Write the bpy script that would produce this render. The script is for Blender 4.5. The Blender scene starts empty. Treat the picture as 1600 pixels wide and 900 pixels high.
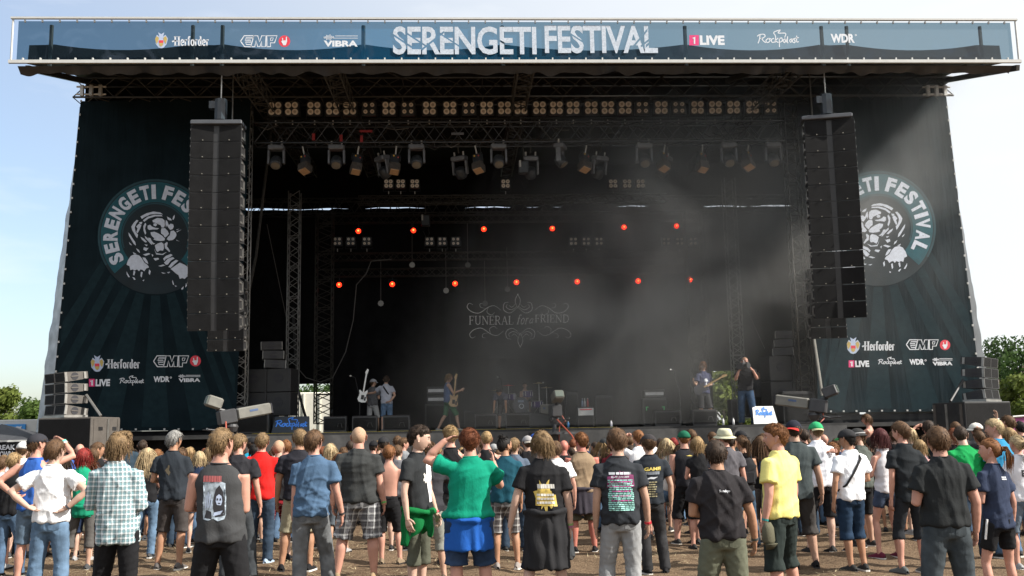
import bpy, bmesh, math, random
import numpy as np
from mathutils import Matrix, Vector, noise as mnoise
from mathutils.bvhtree import BVHTree

R = math.radians
rng = random.Random(7)
scene = bpy.context.scene
COL = scene.collection

# ------------------------------------------------------------------ camera
FPX = 1550.0                       # focal length in pixels of the 1600 px wide photograph
CAM = Vector((-1.81, 0.0, 1.70))
cam_data = bpy.data.cameras.new("camera")
cam_data.sensor_width = 36.0
cam_data.lens = 36.0 * FPX / 1600.0
cam_data.clip_start = 0.1
cam_data.clip_end = 3000.0
cam = bpy.data.objects.new("camera", cam_data)
COL.objects.link(cam)
CAMR = (Matrix.Rotation(R(-2.9), 3, 'Z') @ Matrix.Rotation(R(90 + 8.44), 3, 'X') @ Matrix.Rotation(R(-1.1), 3, 'Z'))
cam.matrix_world = Matrix.Translation(CAM) @ CAMR.to_4x4()
scene.camera = cam

# ------------------------------------------------------------------ sky, sun, exposure
SUN_EL, SUN_AZ = 39.0, 20.0        # azimuth measured from +X towards the camera side
sun_dir = Vector((math.cos(R(SUN_EL)) * math.cos(R(SUN_AZ)), -math.cos(R(SUN_EL)) * math.sin(R(SUN_AZ)), math.sin(R(SUN_EL))))
world = bpy.data.worlds.new("World")
scene.world = world
world.use_nodes = True
wn, wl = world.node_tree.nodes, world.node_tree.links
wn.clear()
w_out = wn.new("ShaderNodeOutputWorld")
w_bg = wn.new("ShaderNodeBackground")
w_sky = wn.new("ShaderNodeTexSky")
w_sky.sky_type = 'NISHITA'
w_sky.sun_disc = False
w_sky.sun_elevation = R(SUN_EL)
w_sky.sun_rotation = R(90 + SUN_AZ)
w_sky.air_density = 1.0
w_sky.dust_density = 2.0
w_sky.ozone_density = 1.0
# thin high cloud veil
w_tc = wn.new("ShaderNodeTexCoord")
w_map = wn.new("ShaderNodeMapping")
w_map.inputs['Scale'].default_value = (2.2, 2.2, 9.0)
w_noise = wn.new("ShaderNodeTexNoise")
w_noise.inputs['Scale'].default_value = 2.6
w_noise.inputs['Detail'].default_value = 6.0
w_ramp = wn.new("ShaderNodeValToRGB")
w_ramp.color_ramp.elements[0].position = 0.53
w_ramp.color_ramp.elements[1].position = 0.75
w_mix = wn.new("ShaderNodeMixRGB")
w_mix.inputs['Color2'].default_value = (5.2, 5.3, 5.4, 1)
w_mul = wn.new("ShaderNodeMath"); w_mul.operation = 'MULTIPLY'; w_mul.inputs[1].default_value = 0.3
wl.new(w_tc.outputs['Generated'], w_map.inputs['Vector'])
wl.new(w_map.outputs['Vector'], w_noise.inputs['Vector'])
wl.new(w_noise.outputs['Fac'], w_ramp.inputs['Fac'])
wl.new(w_ramp.outputs['Color'], w_mul.inputs[0])
wl.new(w_mul.outputs['Value'], w_mix.inputs['Fac'])
wl.new(w_sky.outputs['Color'], w_mix.inputs['Color1'])
# milky air around the sun side of the sky
w_dot = wn.new("ShaderNodeVectorMath"); w_dot.operation = 'DOT_PRODUCT'
w_dot.inputs[1].default_value = sun_dir
wl.new(w_tc.outputs['Generated'], w_dot.inputs[0])
w_rng = wn.new("ShaderNodeMapRange"); w_rng.interpolation_type = 'SMOOTHSTEP'
w_rng.inputs['From Min'].default_value = -0.45; w_rng.inputs['From Max'].default_value = 0.30
w_rng.inputs['To Min'].default_value = 0.12; w_rng.inputs['To Max'].default_value = 0.85
wl.new(w_dot.outputs['Value'], w_rng.inputs['Value'])
w_veil = wn.new("ShaderNodeMixRGB")
w_veil.inputs['Color2'].default_value = (4.7, 4.8, 4.8, 1)
wl.new(w_rng.outputs['Result'], w_veil.inputs['Fac'])
wl.new(w_mix.outputs['Color'], w_veil.inputs['Color1'])
wl.new(w_veil.outputs['Color'], w_bg.inputs['Color'])
w_bg.inputs['Strength'].default_value = 0.13
wl.new(w_bg.outputs['Background'], w_out.inputs['Surface'])

sun_data = bpy.data.lights.new("sun", 'SUN')
sun_data.energy = 5.0
sun_data.angle = R(0.53)
sun_data.color = (1.0, 0.95, 0.87)
sun = bpy.data.objects.new("sun", sun_data)
COL.objects.link(sun)
sun.rotation_euler = sun_dir.to_track_quat('Z', 'Y').to_euler()

scene.view_settings.view_transform = 'Standard'
scene.view_settings.look = 'None'
scene.view_settings.exposure = 0.8
scene.view_settings.gamma = 1.0
scene.render.engine = 'CYCLES'
scene.cycles.max_bounces = 8
scene.cycles.volume_bounces = 0
scene.cycles.transparent_max_bounces = 16
scene.cycles.volume_step_rate = 1.0
scene.cycles.volume_max_steps = 64
scene.cycles.caustics_reflective = False
scene.cycles.caustics_refractive = False

# ------------------------------------------------------------------ placing helpers
def ray(px, py):
    return CAMR @ Vector(((px - 800.0) / FPX, (450.0 - py) / FPX, -1.0))
def P(px, py, Y):
    """point of the vertical plane y = Y seen at a photograph pixel"""
    d = ray(px, py)
    return CAM + d * (Y / d.y)
def PZ(px, py, Z):
    d = ray(px, py)
    return CAM + d * ((Z - CAM.z) / d.z)
def horizon(px):
    return 680.0 - 0.0192 * (px - 800.0)

# ------------------------------------------------------------------ mesh helpers
def V(*a):
    return Vector(a)

class MB:
    """collects shapes; build() links them as ONE mesh object"""
    def __init__(self):
        self.v, self.f = [], []
    def add(self, vs, fs):
        o = len(self.v)
        self.v.extend([tuple(p) for p in vs])
        self.f.extend([tuple(i + o for i in f) for f in fs])
        return self
    def box(self, c, s, m=None):
        x, y, z = s[0] / 2, s[1] / 2, s[2] / 2
        vs = [Vector((a, b, d)) for a in (-x, x) for b in (-y, y) for d in (-z, z)]
        if m is not None:
            vs = [m @ p for p in vs]
        c = Vector(c)
        vs = [p + c for p in vs]
        return self.add(vs, [(0, 1, 3, 2), (4, 6, 7, 5), (0, 4, 5, 1), (2, 3, 7, 6), (0, 2, 6, 4), (1, 5, 7, 3)])
    def bev(self, c, s, b, m=None):
        """box with chamfered vertical and front edges"""
        x, y, z = s[0] / 2, s[1] / 2, s[2] / 2
        vs = []
        for zz, k in ((-z, b), (-z + b, 0), (z - b, 0), (z, b)):
            xx, yy = x - k, y - k
            for p in ((-xx + b, -yy), (xx - b, -yy), (xx, -yy + b), (xx, yy - b), (xx - b, yy), (-xx + b, yy), (-xx, yy - b), (-xx, -yy + b)):
                vs.append(Vector((p[0], p[1], zz)))
        fs = []
        for r in range(3):
            for i in range(8):
                j = (i + 1) % 8
                fs.append((r * 8 + i, r * 8 + j, r * 8 + 8 + j, r * 8 + 8 + i))
        fs.append(tuple(range(7, -1, -1)))
        fs.append(tuple(range(24, 32)))
        if m is not None:
            vs = [m @ p for p in vs]
        c = Vector(c)
        return self.add([p + c for p in vs], fs)
    def bar(self, a, b, r, n=5, r2=None):
        a, b = Vector(a), Vector(b)
        d = b - a
        if d.length < 1e-6:
            return self
        q = d.to_track_quat('Z', 'Y').to_matrix()
        r2 = r if r2 is None else r2
        vs = []
        for p, rr in ((a, r), (b, r2)):
            for i in range(n):
                t = 2 * math.pi * i / n
                vs.append(p + q @ Vector((rr * math.cos(t), rr * math.sin(t), 0)))
        fs = [(i, (i + 1) % n, n + (i + 1) % n, n + i) for i in range(n)]
        fs.append(tuple(range(n - 1, -1, -1)))
        fs.append(tuple(range(n, 2 * n)))
        return self.add(vs, fs)
    def tube(self, path, rad, n=8, flat=None, cap=True):
        """smooth tube; rad a number or a list; flat=(ax, k) squeezes along a world axis"""
        path = [Vector(p) for p in path]
        if not isinstance(rad, (list, tuple)):
            rad = [rad] * len(path)
        vs, fs = [], []
        prev = None
        for i, p in enumerate(path):
            t = (path[min(i + 1, len(path) - 1)] - path[max(i - 1, 0)])
            t = t.normalized() if t.length > 1e-9 else Vector((0, 0, 1))
            if prev is None:
                up = Vector((0, 1, 0)) if abs(t.y) < 0.9 else Vector((1, 0, 0))
                x = up.cross(t).normalized()
            else:
                x = (prev - t * prev.dot(t))
                x = x.normalized() if x.length > 1e-6 else t.orthogonal().normalized()
            prev = x
            y = t.cross(x)
            for k in range(n):
                a = 2 * math.pi * k / n
                vs.append(p + x * (rad[i] * math.cos(a)) + y * (rad[i] * math.sin(a)))
        for i in range(len(path) - 1):
            for k in range(n):
                j = (k + 1) % n
                fs.append((i * n + k, i * n + j, (i + 1) * n + j, (i + 1) * n + k))
        if cap:
            fs.append(tuple(range(n - 1, -1, -1)))
            fs.append(tuple(range((len(path) - 1) * n, len(path) * n)))
        return self.add(vs, fs)
    def rings(self, secs, n=16, m=None):
        """loft of elliptical sections (cx, cy, cz, rx, ry)"""
        vs, fs = [], []
        for (cx, cy, cz, rx, ry) in secs:
            for k in range(n):
                a = 2 * math.pi * k / n
                p = Vector((cx + rx * math.cos(a), cy + ry * math.sin(a), cz))
                vs.append(m @ p if m is not None else p)
        for i in range(len(secs) - 1):
            for k in range(n):
                j = (k + 1) % n
                fs.append((i * n + k, i * n + j, (i + 1) * n + j, (i + 1) * n + k))
        fs.append(tuple(range(n - 1, -1, -1)))
        fs.append(tuple(range((len(secs) - 1) * n, len(secs) * n)))
        return self.add(vs, fs)
    def disc(self, c, ax, r, h, n=12, r2=None):
        c, ax = Vector(c), Vector(ax).normalized()
        return self.bar(c - ax * (h / 2), c + ax * (h / 2), r, n, r2)
    def grid(self, fn, nu, nv):
        vs = [fn(i / nu, j / nv) for j in range(nv + 1) for i in range(nu + 1)]
        fs = [(j * (nu + 1) + i, j * (nu + 1) + i + 1, (j + 1) * (nu + 1) + i + 1, (j + 1) * (nu + 1) + i) for j in range(nv) for i in range(nu)]
        return self.add(vs, fs)
    def slab(self, poly, n, d):
        """flat polygon given an outward normal and a thickness"""
        poly = [Vector(p) for p in poly]
        n = Vector(n) * d
        k = len(poly)
        vs = poly + [p - n for p in poly]
        fs = [tuple(range(k)), tuple(range(2 * k - 1, k - 1, -1))]
        for i in range(k):
            j = (i + 1) % k
            fs.append((i, k + i, k + j, j))
        return self.add(vs, fs)
    def build(self, name, mat, parent=None, smooth=False, world=True):
        me = bpy.data.meshes.new(name)
        vs = self.v
        if parent is not None and world:
            inv = WM.get(parent.name)
            if inv is not None:
                inv = inv.inverted()
                vs = [tuple(inv @ Vector(p)) for p in vs]
        me.from_pydata(vs, [], self.f)
        me.update()
        return link(name, me, mat, parent, smooth)

WM = {}                               # world matrix of every empty / parent by name
def link(name, me, mat, parent=None, smooth=False):
    if mat is not None:
        me.materials.append(mat)
    if smooth:
        me.polygons.foreach_set('use_smooth', [True] * len(me.polygons))
    o = bpy.data.objects.new(name, me)
    COL.objects.link(o)
    if parent is not None:
        o.parent = parent
        if parent.name in WM:
            WM[o.name] = WM[parent.name].copy()
    return o
def thing(name, label, cat, loc=(0, 0, 0), rz=0.0, group=None):
    o = bpy.data.objects.new(name, None)
    COL.objects.link(o)
    o.empty_display_size = 0.2
    o.location = loc
    o.rotation_euler = (0, 0, rz)
    WM[o.name] = Matrix.Translation(Vector(loc)) @ Matrix.Rotation(rz, 4, 'Z')
    return tag(o, label, cat, group)
def tag(o, label=None, cat=None, group=None, kind=None):
    if label: o['label'] = label
    if cat: o['category'] = cat
    if group: o['group'] = group
    if kind: o['kind'] = kind
    return o
def copy_tree(o, loc=None, rz=None, label=None, parent=None):
    c = o.copy()
    COL.objects.link(c)
    c.parent = parent
    if loc is not None: c.location = loc
    if rz is not None: c.rotation_euler = (0, 0, rz)
    if label: c['label'] = label
    for ch in o.children:
        copy_tree(ch, parent=c)
    return c

# ------------------------------------------------------------------ material helpers
MATS = {}
def mat(name, col, rough=0.7, metal=0.0, var=0.12, nscale=6.0, bump=0.0, bscale=40.0, spec=0.5, col2=None, coord='Object', detail=4.0):
    if name in MATS:
        return MATS[name]
    m = bpy.data.materials.new(name)
    m.use_nodes = True
    nt = m.node_tree
    N, L = nt.nodes, nt.links
    b = N['Principled BSDF']
    b.inputs['Roughness'].default_value = rough
    b.inputs['Metallic'].default_value = metal
    b.inputs['Specular IOR Level'].default_value = spec
    tc = N.new('ShaderNodeTexCoord')
    nz = N.new('ShaderNodeTexNoise')
    nz.inputs['Scale'].default_value = nscale
    nz.inputs['Detail'].default_value = detail
    L.new(tc.outputs[coord], nz.inputs['Vector'])
    rp = N.new('ShaderNodeValToRGB')
    rp.color_ramp.elements[0].position = 0.3
    rp.color_ramp.elements[1].position = 0.7
    c2 = col2 if col2 is not None else tuple(min(1, c * (1 + var)) for c in col)
    c1 = col if col2 is not None else tuple(c * (1 - var) for c in col)
    rp.color_ramp.elements[0].color = (*c1, 1)
    rp.color_ramp.elements[1].color = (*c2, 1)
    L.new(nz.outputs['Fac'], rp.inputs['Fac'])
    L.new(rp.outputs['Color'], b.inputs['Base Color'])
    if bump > 0:
        n2 = N.new('ShaderNodeTexNoise')
        n2.inputs['Scale'].default_value = bscale
        n2.inputs['Detail'].default_value = 3.0
        L.new(tc.outputs[coord], n2.inputs['Vector'])
        bp = N.new('ShaderNodeBump')
        bp.inputs['Strength'].default_value = bump
        bp.inputs['Distance'].default_value = 0.02
        L.new(n2.outputs['Fac'], bp.inputs['Height'])
        L.new(bp.outputs['Normal'], b.inputs['Normal'])
    MATS[name] = m
    return m
def emit_mat(name, col, strength, base=(0.1, 0.1, 0.1)):
    m = mat(name, base, 0.4)
    b = m.node_tree.nodes['Principled BSDF']
    b.inputs['Emission Color'].default_value = (*col, 1)
    b.inputs['Emission Strength'].default_value = strength
    return m

M_BLACK = mat('black_cloth', (0.010, 0.010, 0.011), 0.95, var=0.3, nscale=2.0, bump=0.25, bscale=9, spec=0.15)
M_TARP = mat('dark_tarp', (0.010, 0.011, 0.013), 0.8, var=0.3, nscale=1.5, bump=0.3, bscale=5, spec=0.3)
M_SKIRT = mat('stage_skirt_cloth', (0.085, 0.085, 0.085), 0.9, var=0.2, nscale=3.0, bump=0.3, bscale=7, spec=0.2)
M_ALU = mat('aluminium', (0.60, 0.60, 0.58), 0.42, 0.3, var=0.2, nscale=8)
M_ALUD = mat('dull_aluminium', (0.075, 0.071, 0.064), 0.6, 0.5, var=0.3, nscale=8)
M_WHITE = mat('white_powdercoat', (0.50, 0.50, 0.48), 0.5, var=0.05)
M_GRILL = mat('speaker_grille', (0.009, 0.009, 0.0095), 0.75, 0.0, var=0.25, nscale=3, bump=0.4, bscale=260, spec=0.15)
M_CAB = mat('speaker_cabinet', (0.085, 0.075, 0.066), 0.62, var=0.15, nscale=5, bump=0.2, bscale=120)
M_CABD = mat('dark_cabinet', (0.020, 0.020, 0.021), 0.55, var=0.2, nscale=5, bump=0.2, bscale=120)
M_STEEL = mat('steel_hardware', (0.30, 0.29, 0.27), 0.45, 0.8, var=0.2)
M_BOX = mat('black_plastic', (0.017, 0.017, 0.018), 0.5, var=0.25, bump=0.1, bscale=90)
M_FIX = mat('lamp_housing', (0.040, 0.045, 0.052), 0.42, 0.1, var=0.2)
M_FIXL = mat('pale_lamp_housing', (0.16, 0.17, 0.19), 0.4, 0.1, var=0.2)
M_PRINT = mat('print_white', (0.62, 0.64, 0.68), 0.8, var=0.10, nscale=14)
M_PRINTC = mat('print_cream', (0.62, 0.60, 0.55), 0.8, var=0.12, nscale=14)
M_PRINTR = mat('print_red', (0.62, 0.035, 0.06), 0.7, var=0.1, nscale=14)
M_PRINTP = mat('print_magenta', (0.62, 0.03, 0.16), 0.7, var=0.1, nscale=14)
M_PRINTG = mat('print_ochre', (0.45, 0.33, 0.10), 0.7, var=0.1, nscale=14)
M_PRINTB = mat('print_pale_blue', (0.40, 0.47, 0.62), 0.7, var=0.1, nscale=14)
M_PRINTK = mat('print_black', (0.02, 0.02, 0.025), 0.7, var=0.1, nscale=14)
M_YEL = mat('yellow_tape', (0.62, 0.50, 0.05), 0.6, var=0.1)
M_CABLE = mat('rubber_cable', (0.03, 0.03, 0.03), 0.6)
M_GREYC = mat('grey_cable', (0.16, 0.15, 0.14), 0.6)
# ================================================================== lettering helpers
def text_geo(s, offset=0.0, spacing=1.0):
    cu = bpy.data.curves.new('t', 'FONT')
    cu.body = s
    cu.offset = offset
    cu.space_character = spacing
    cu.resolution_u = 3
    cu.fill_mode = 'FRONT'
    ob = bpy.data.objects.new('t', cu)
    me = bpy.data.meshes.new_from_object(ob)
    vs = [Vector((v.co.x, v.co.y)) for v in me.vertices]
    fs = [tuple(p.vertices) for p in me.polygons]
    bpy.data.objects.remove(ob); bpy.data.meshes.remove(me); bpy.data.curves.remove(cu)
    x0 = min(v.x for v in vs); x1 = max(v.x for v in vs)
    y0 = min(v.y for v in vs); y1 = max(v.y for v in vs)
    return [((v.x - x0) / (x1 - x0), (v.y - y0) / (y1 - y0)) for v in vs], fs

def rect_px(x0, y0, x1, y1, Y):
    xm, ym = (x0 + x1) / 2, (y0 + y1) / 2
    a, b = P(x0, ym, Y), P(x1, ym, Y)
    t, u = P(xm, y0, Y), P(xm, y1, Y)
    return a.x, b.x, u.z, t.z
PR = 0.006
class Ink(MB):
    """flat print lying just in front of a sheet that faces the camera side (-Y)"""
    def text(self, s, x0, y0, x1, y1, Y, bold=0.02, shear=0.0, d=PR, spacing=1.0):
        a, b, u, t = rect_px(x0, y0, x1, y1, Y)
        vs, fs = text_geo(s, bold, spacing)
        h = t - u
        self.add([(a + (b - a) * p[0] + shear * h * p[1], Y - d, u + h * p[1]) for p in vs], fs)
        return self
    def poly(self, pts, Y, d=PR):
        vs = [P(x, y, Y) for x, y in pts]
        return self.add([(p.x, Y - d, p.z) for p in vs], [tuple(range(len(vs)))])
    def stroke(self, pts, w, Y, d=PR, taper=False, closed=False):
        """brush line of w pixels"""
        q = [Vector(p) for p in pts]
        n = len(q)
        L, Rr = [], []
        for i in range(n):
            t = (q[min(i + 1, n - 1)] - q[max(i - 1, 0)])
            t = t.normalized() if t.length > 0 else Vector((1, 0))
            nn = Vector((-t.y, t.x))
            k = w / 2
            if taper:
                k *= 0.25 + 0.75 * math.sin(math.pi * (i + 0.4) / (n - 0.2))
            L.append(q[i] + nn * k); Rr.append(q[i] - nn * k)
        vs = [P(p.x, p.y, Y) for p in L + Rr]
        fs = [(i, i + 1, n + i + 1, n + i) for i in range(n - 1)]
        return self.add([(p.x, Y - d, p.z) for p in vs], fs)
    def disc_px(self, cx, cy, r, Y, d=PR, r0=0.0, n=28, ry=None):
        ry = r if ry is None else ry
        pts = [(cx + r * math.cos(2 * math.pi * i / n), cy + ry * math.sin(2 * math.pi * i / n)) for i in range(n)]
        if r0 <= 0:
            return self.poly(pts, Y, d)
        k = r0 / r
        vs = [P(x, y, Y) for x, y in pts] + [P(cx + (x - cx) * k, cy + (y - cy) * k, Y) for x, y in pts]
        return self.add([(p.x, Y - d, p.z) for p in vs], [(i, (i + 1) % n, n + (i + 1) % n, n + i) for i in range(n)])

def curve_pts(keys, n=6):
    """Catmull-Rom through 2-D keys"""
    out = []
    k = [Vector(p) for p in keys]
    k = [k[0] * 2 - k[1]] + k + [k[-1] * 2 - k[-2]]
    for i in range(1, len(k) - 2):
        for j in range(n):
            t = j / n
            a, b, c, d = k[i - 1], k[i], k[i + 1], k[i + 2]
            out.append(0.5 * ((2 * b) + (c - a) * t + (2 * a - 5 * b + 4 * c - d) * t * t + (3 * b - a - 3 * c + d) * t ** 3))
    out.append(k[-2])
    return out

# serif capitals drawn as strokes on a 1 x 1 cell: (polyline, width factor)
SERIF = {
 'F': (0.62, [([(0.2, 0), (0.2, 1)], 1), ([(0.02, 1), (0.92, 1), (0.92, 0.8)], .5), ([(0.2, .52), (0.7, .52)], .5), ([(0.72, .4), (0.72, .64)], .4), ([(0.0, 0), (0.42, 0)], .5)]),
 'U': (0.86, [([(0.2, 1), (0.2, .28), (0.3, .08), (0.5, 0), (0.7, .08), (0.8, .28), (0.8, 1)], .8), ([(0.02, 1), (0.38, 1)], .5), ([(0.66, 1), (0.98, 1)], .5)]),
 'N': (0.88, [([(0.16, 0), (0.16, 1)], .5), ([(0.16, 1), (0.84, 0)], 1), ([(0.84, 0), (0.84, 1)], .5), ([(0.0, 0), (0.32, 0)], .5), ([(0.68, 1), (1, 1)], .5), ([(0, 1), (.2, 1)], .5)]),
 'E': (0.66, [([(0.2, 0), (0.2, 1)], 1), ([(0.02, 1), (0.88, 1), (0.88, .8)], .5), ([(0.2, .52), (0.68, .52)], .5), ([(0.02, 0), (0.92, 0), (0.96, .22)], .5), ([(0.68, .4), (0.68, .64)], .4)]),
 'R': (0.74, [([(0.18, 0), (0.18, 1)], 1), ([(0.02, 1), (0.5, 1), (0.72, .9), (0.76, .74), (0.7, .58), (0.5, .5), (0.2, .5)], .7), ([(0.48, .5), (0.8, .06), (1, 0)], .9), ([(0, 0), (0.38, 0)], .5)]),
 'A': (0.84, [([(0.12, 0), (0.5, 1)], .5), ([(0.5, 1), (0.86, 0)], 1), ([(0.26, .36), (0.74, .36)], .5), ([(0, 0), (0.28, 0)], .5), ([(0.7, 0), (1, 0)], .5)]),
 'L': (0.64, [([(0.22, 0), (0.22, 1)], 1), ([(0.02, 1), (0.44, 1)], .5), ([(0.02, 0), (0.92, 0), (0.96, .26)], .5)]),
 'I': (0.36, [([(0.5, 0), (0.5, 1)], 1), ([(0.08, 1), (0.92, 1)], .5), ([(0.08, 0), (0.92, 0)], .5)]),
 'D': (0.84, [([(0.18, 0), (0.18, 1)], 1), ([(0.02, 1), (0.48, 1), (0.78, .84), (0.88, .5), (0.78, .16), (0.48, 0), (0.02, 0)], .8)]),
 'H': (0.92, [([(0.2, 0), (0.2, 1)], 1.3), ([(0.78, 0), (0.78, 1)], 1.3), ([(0.2, .5), (0.78, .5)], .6), ([(0, 1), (0.4, 1)], .6), ([(0.58, 1), (1, 1)], .6), ([(0, 0), (.4, 0)], .6), ([(.58, 0), (1, 0)], .6)]),
 'e': (0.52, [([(0.16, .36), (0.84, .36), (0.8, .56), (0.5, .66), (0.22, .54), (0.16, .3), (0.26, .08), (0.54, 0), (0.86, .1)], 1)]),
 'r': (0.42, [([(0.3, 0), (0.3, .64)], 1.2), ([(0.3, .46), (0.6, .66), (0.95, .6)], 1), ([(0.02, 0), (0.6, 0)], .6), ([(0.02, .64), (.3, .64)], .6)]),
 'f': (0.40, [([(0.36, 0), (0.36, .8), (0.5, .98), (0.95, .96)], 1.2), ([(0.05, .62), (0.85, .62)], .6), ([(0.05, 0), (0.7, 0)], .6)]),
 'o': (0.54, [([(0.5, .66), (0.2, .54), (0.14, .32), (0.22, .1), (0.5, 0), (0.78, .1), (0.86, .32), (0.78, .54), (0.5, .66)], 1)]),
 'd': (0.56, [([(0.72, 0), (0.72, 1), (0.5, 1)], 1.2), ([(0.72, .56), (0.45, .66), (0.18, .5), (0.14, .3), (0.2, .08), (0.45, 0), (0.72, .1)], 1), ([(0.72, 0), (0.95, 0)], .6)]),
 'a': (0.48, [([(0.74, .64), (0.7, 0), (0.95, .04)], 1), ([(0.72, .6), (0.42, .64), (0.16, .4), (0.18, .1), (0.4, 0), (0.7, .2)], .9)]),
 ' ': (0.34, []),
}
def serif_text(ink, s, x0, y0, x1, y1, Y, w, slant=0.0, d=PR):
    tot = sum(SERIF[c][0] + 0.06 for c in s)
    h = y1 - y0
    k = (x1 - x0) / tot
    x = x0
    for c in s:
        cw, st = SERIF[c]
        for pl, wf in st:
            pts = [(x + p[0] * cw * k + slant * p[1] * h, y1 - p[1] * h) for p in pl]
            if len(pts) > 3:
                pts = curve_pts(pts, 3)
            ink.stroke(pts, w * wf, Y, d)
        x += (cw + 0.06) * k

# ---- the sponsors' marks, drawn in photograph pixels on a sheet at depth Y
def mark_crest(par, cx, cy, k, Y):
    a = Ink()
    a.poly([(cx - 10 * k, cy - 4 * k), (cx - 7 * k, cy - 10 * k), (cx - 3 * k, cy - 7 * k), (cx - 5 * k, cy - 14 * k), (cx, cy - 11 * k), (cx + 5 * k, cy - 14 * k), (cx + 3 * k, cy - 7 * k), (cx + 7 * k, cy - 10 * k), (cx + 11 * k, cy - 4 * k), (cx + 9 * k, cy + 5 * k), (cx + 4 * k, cy + 11 * k), (cx, cy + 12 * k), (cx - 4 * k, cy + 11 * k), (cx - 9 * k, cy + 5 * k)], Y)
    a.build('crest', M_PRINTB, par)
    a = Ink()
    a.poly([(cx - 3.6 * k, cy - 1 * k), (cx + 3.6 * k, cy - 1 * k), (cx + 3.6 * k, cy + 3.5 * k), (cx - 3.6 * k, cy + 3.5 * k)], Y, PR + 0.004)
    a.build('crest_shield_top', M_PRINTR, par)
    a = Ink()
    a.poly([(cx - 3.6 * k, cy + 3.5 * k), (cx + 3.6 * k, cy + 3.5 * k), (cx + 3.0 * k, cy + 7 * k), (cx, cy + 9.5 * k), (cx - 3.0 * k, cy + 7 * k)], Y, PR + 0.004)
    for s in (-1, 1):
        a.poly([(cx + s * 7.5 * k, cy - 8 * k), (cx + s * 10 * k, cy - 3 * k), (cx + s * 7.5 * k, cy + 5 * k), (cx + s * 5 * k, cy + 1 * k), (cx + s * 3.5 * k, cy - 5 * k)][::s], Y, PR + 0.004)
    a.build('crest_shield', M_PRINTG, par)
def mark_serif_word(par, word, x0, y0, x1, y1, Y, w=1.9):
    a = Ink()
    serif_text(a, word, x0, y0, x1, y1, Y, w)
    a.stroke([(x0 - 3, (y0 + y1) / 2 + 1), (x0 + 3, (y0 + y1) / 2 - 1)], 2.2, Y)
    a.build('lettering', M_PRINT, par)
def mark_angular(par, x0, y0, x1, y1, Y):
    W, H = x1 - x0, y1 - y0
    q = lambda u, v: (x0 + u * W, y1 - v * H)
    a = Ink()
    shapes = [
      [(.0, .5), (.11, 0), (.30, 0), (.27, .2), (.16, .2), (.13, .42), (.28, .42), (.27, .6), (.12, .6), (.15, .8), (.34, .8), (.37, 1), (.10, 1), (.0, .5)],
      [(.28, 0), (.36, 1), (.47, 1), (.52, .45), (.58, 1), (.70, 1), (.68, 0), (.58, 0), (.58, .5), (.53, 0), (.47, 0), (.42, .55), (.39, 0), (.28, 0)],
      [(.72, 0), (.72, 1), (1.0, 1), (.93, .35), (.82, .35), (.82, 0), (.72, 0)]]
    for s in shapes:
        a.stroke([q(*p) for p in s], 1.5, Y)
    a.stroke([q(.82, .8), q(.90, .8), q(.87, .55), q(.82, .55), q(.82, .8)], 1.1, Y)
    a.build('lettering', M_PRINT, par)
def mark_horns(par, cx, cy, r, Y):
    Ink().disc_px(cx, cy, r, Y).build('red_disc', M_PRINTR, par)
    q = lambda u, v: (cx + u * r, cy - v * r)
    a = Ink()
    a.poly([q(*p) for p in ((-.42, .55), (-.26, .55), (-.2, .08), (-.05, .14), (.1, .1), (.22, .14), (.26, .75), (.42, .75), (.46, -.1), (.3, -.5), (.2, -.72), (-.22, -.72), (-.3, -.45), (-.56, -.05), (-.46, .05), (-.36, -.02))][::-1], Y, PR + 0.004)
    a.build('horned_hand', M_PRINT, par)
def mark_one_live(par, x0, y0, x1, y1, Y):
    H = y1 - y0
    x2 = x0 + (x1 - x0) * 0.27
    Ink().poly([(x0, y1), (x2, y1), (x2, y0), (x0, y0)], Y).build('red_square', M_PRINTP, par)
    a = Ink()
    xm = (x0 + x2) / 2
    a.stroke([(xm - 2.0, y0 + H * .34), (xm + 0.6, y0 + H * .18), (xm + 0.6, y1 - H * .14)], 2.4, Y, PR + 0.004)
    a.text('LIVE', x2 + 1.5, y0 + 0.5, x1, y1 - 0.5, Y, 0.05)
    a.build('lettering', M_PRINT, par)
def mark_script(par, x0, y0, x1, y1, Y, m=None, w=1.25, d=PR):
    W, H = x1 - x0, y1 - y0
    q = lambda pts: [(x0 + u * W, y1 - v * H) for u, v in pts]
    a = Ink()
    for s in ([(.0, .62), (.06, .72), (.16, .74), (.19, .62), (.12, .5), (.07, .5)], [(.07, .70), (.05, .4), (.02, .2)], [(.10, .5), (.16, .32), (.21, .24)],
              [(.26, .5), (.21, .36), (.25, .24), (.31, .36), (.27, .5), (.33, .46)], [(.40, .5), (.34, .42), (.36, .26), (.42, .28)],
              [(.43, .24), (.44, .62), (.40, .86), (.56, 1.0), (.50, .82), (.68, .80), (.66, .55)], [(.50, .52), (.445, .36), (.51, .24)],
              [(.53, .52), (.535, -.02)], [(.53, .48), (.59, .52), (.60, .34), (.54, .26)], [(.67, .48), (.62, .36), (.66, .24), (.69, .48), (.70, .26)],
              [(.73, .62), (.725, .26), (.75, .24)], [(.83, .48), (.78, .38), (.81, .26), (.845, .48), (.85, .26)],
              [(.92, .50), (.87, .46), (.91, .36), (.90, .24), (.86, .26)], [(.95, .66), (.95, .30), (1.0, .30)], [(.92, .52), (1.0, .54)]):
        a.stroke(curve_pts(q(s), 4), w, Y, d)
    a.build('script_lettering', m or M_PRINT, par)
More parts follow.
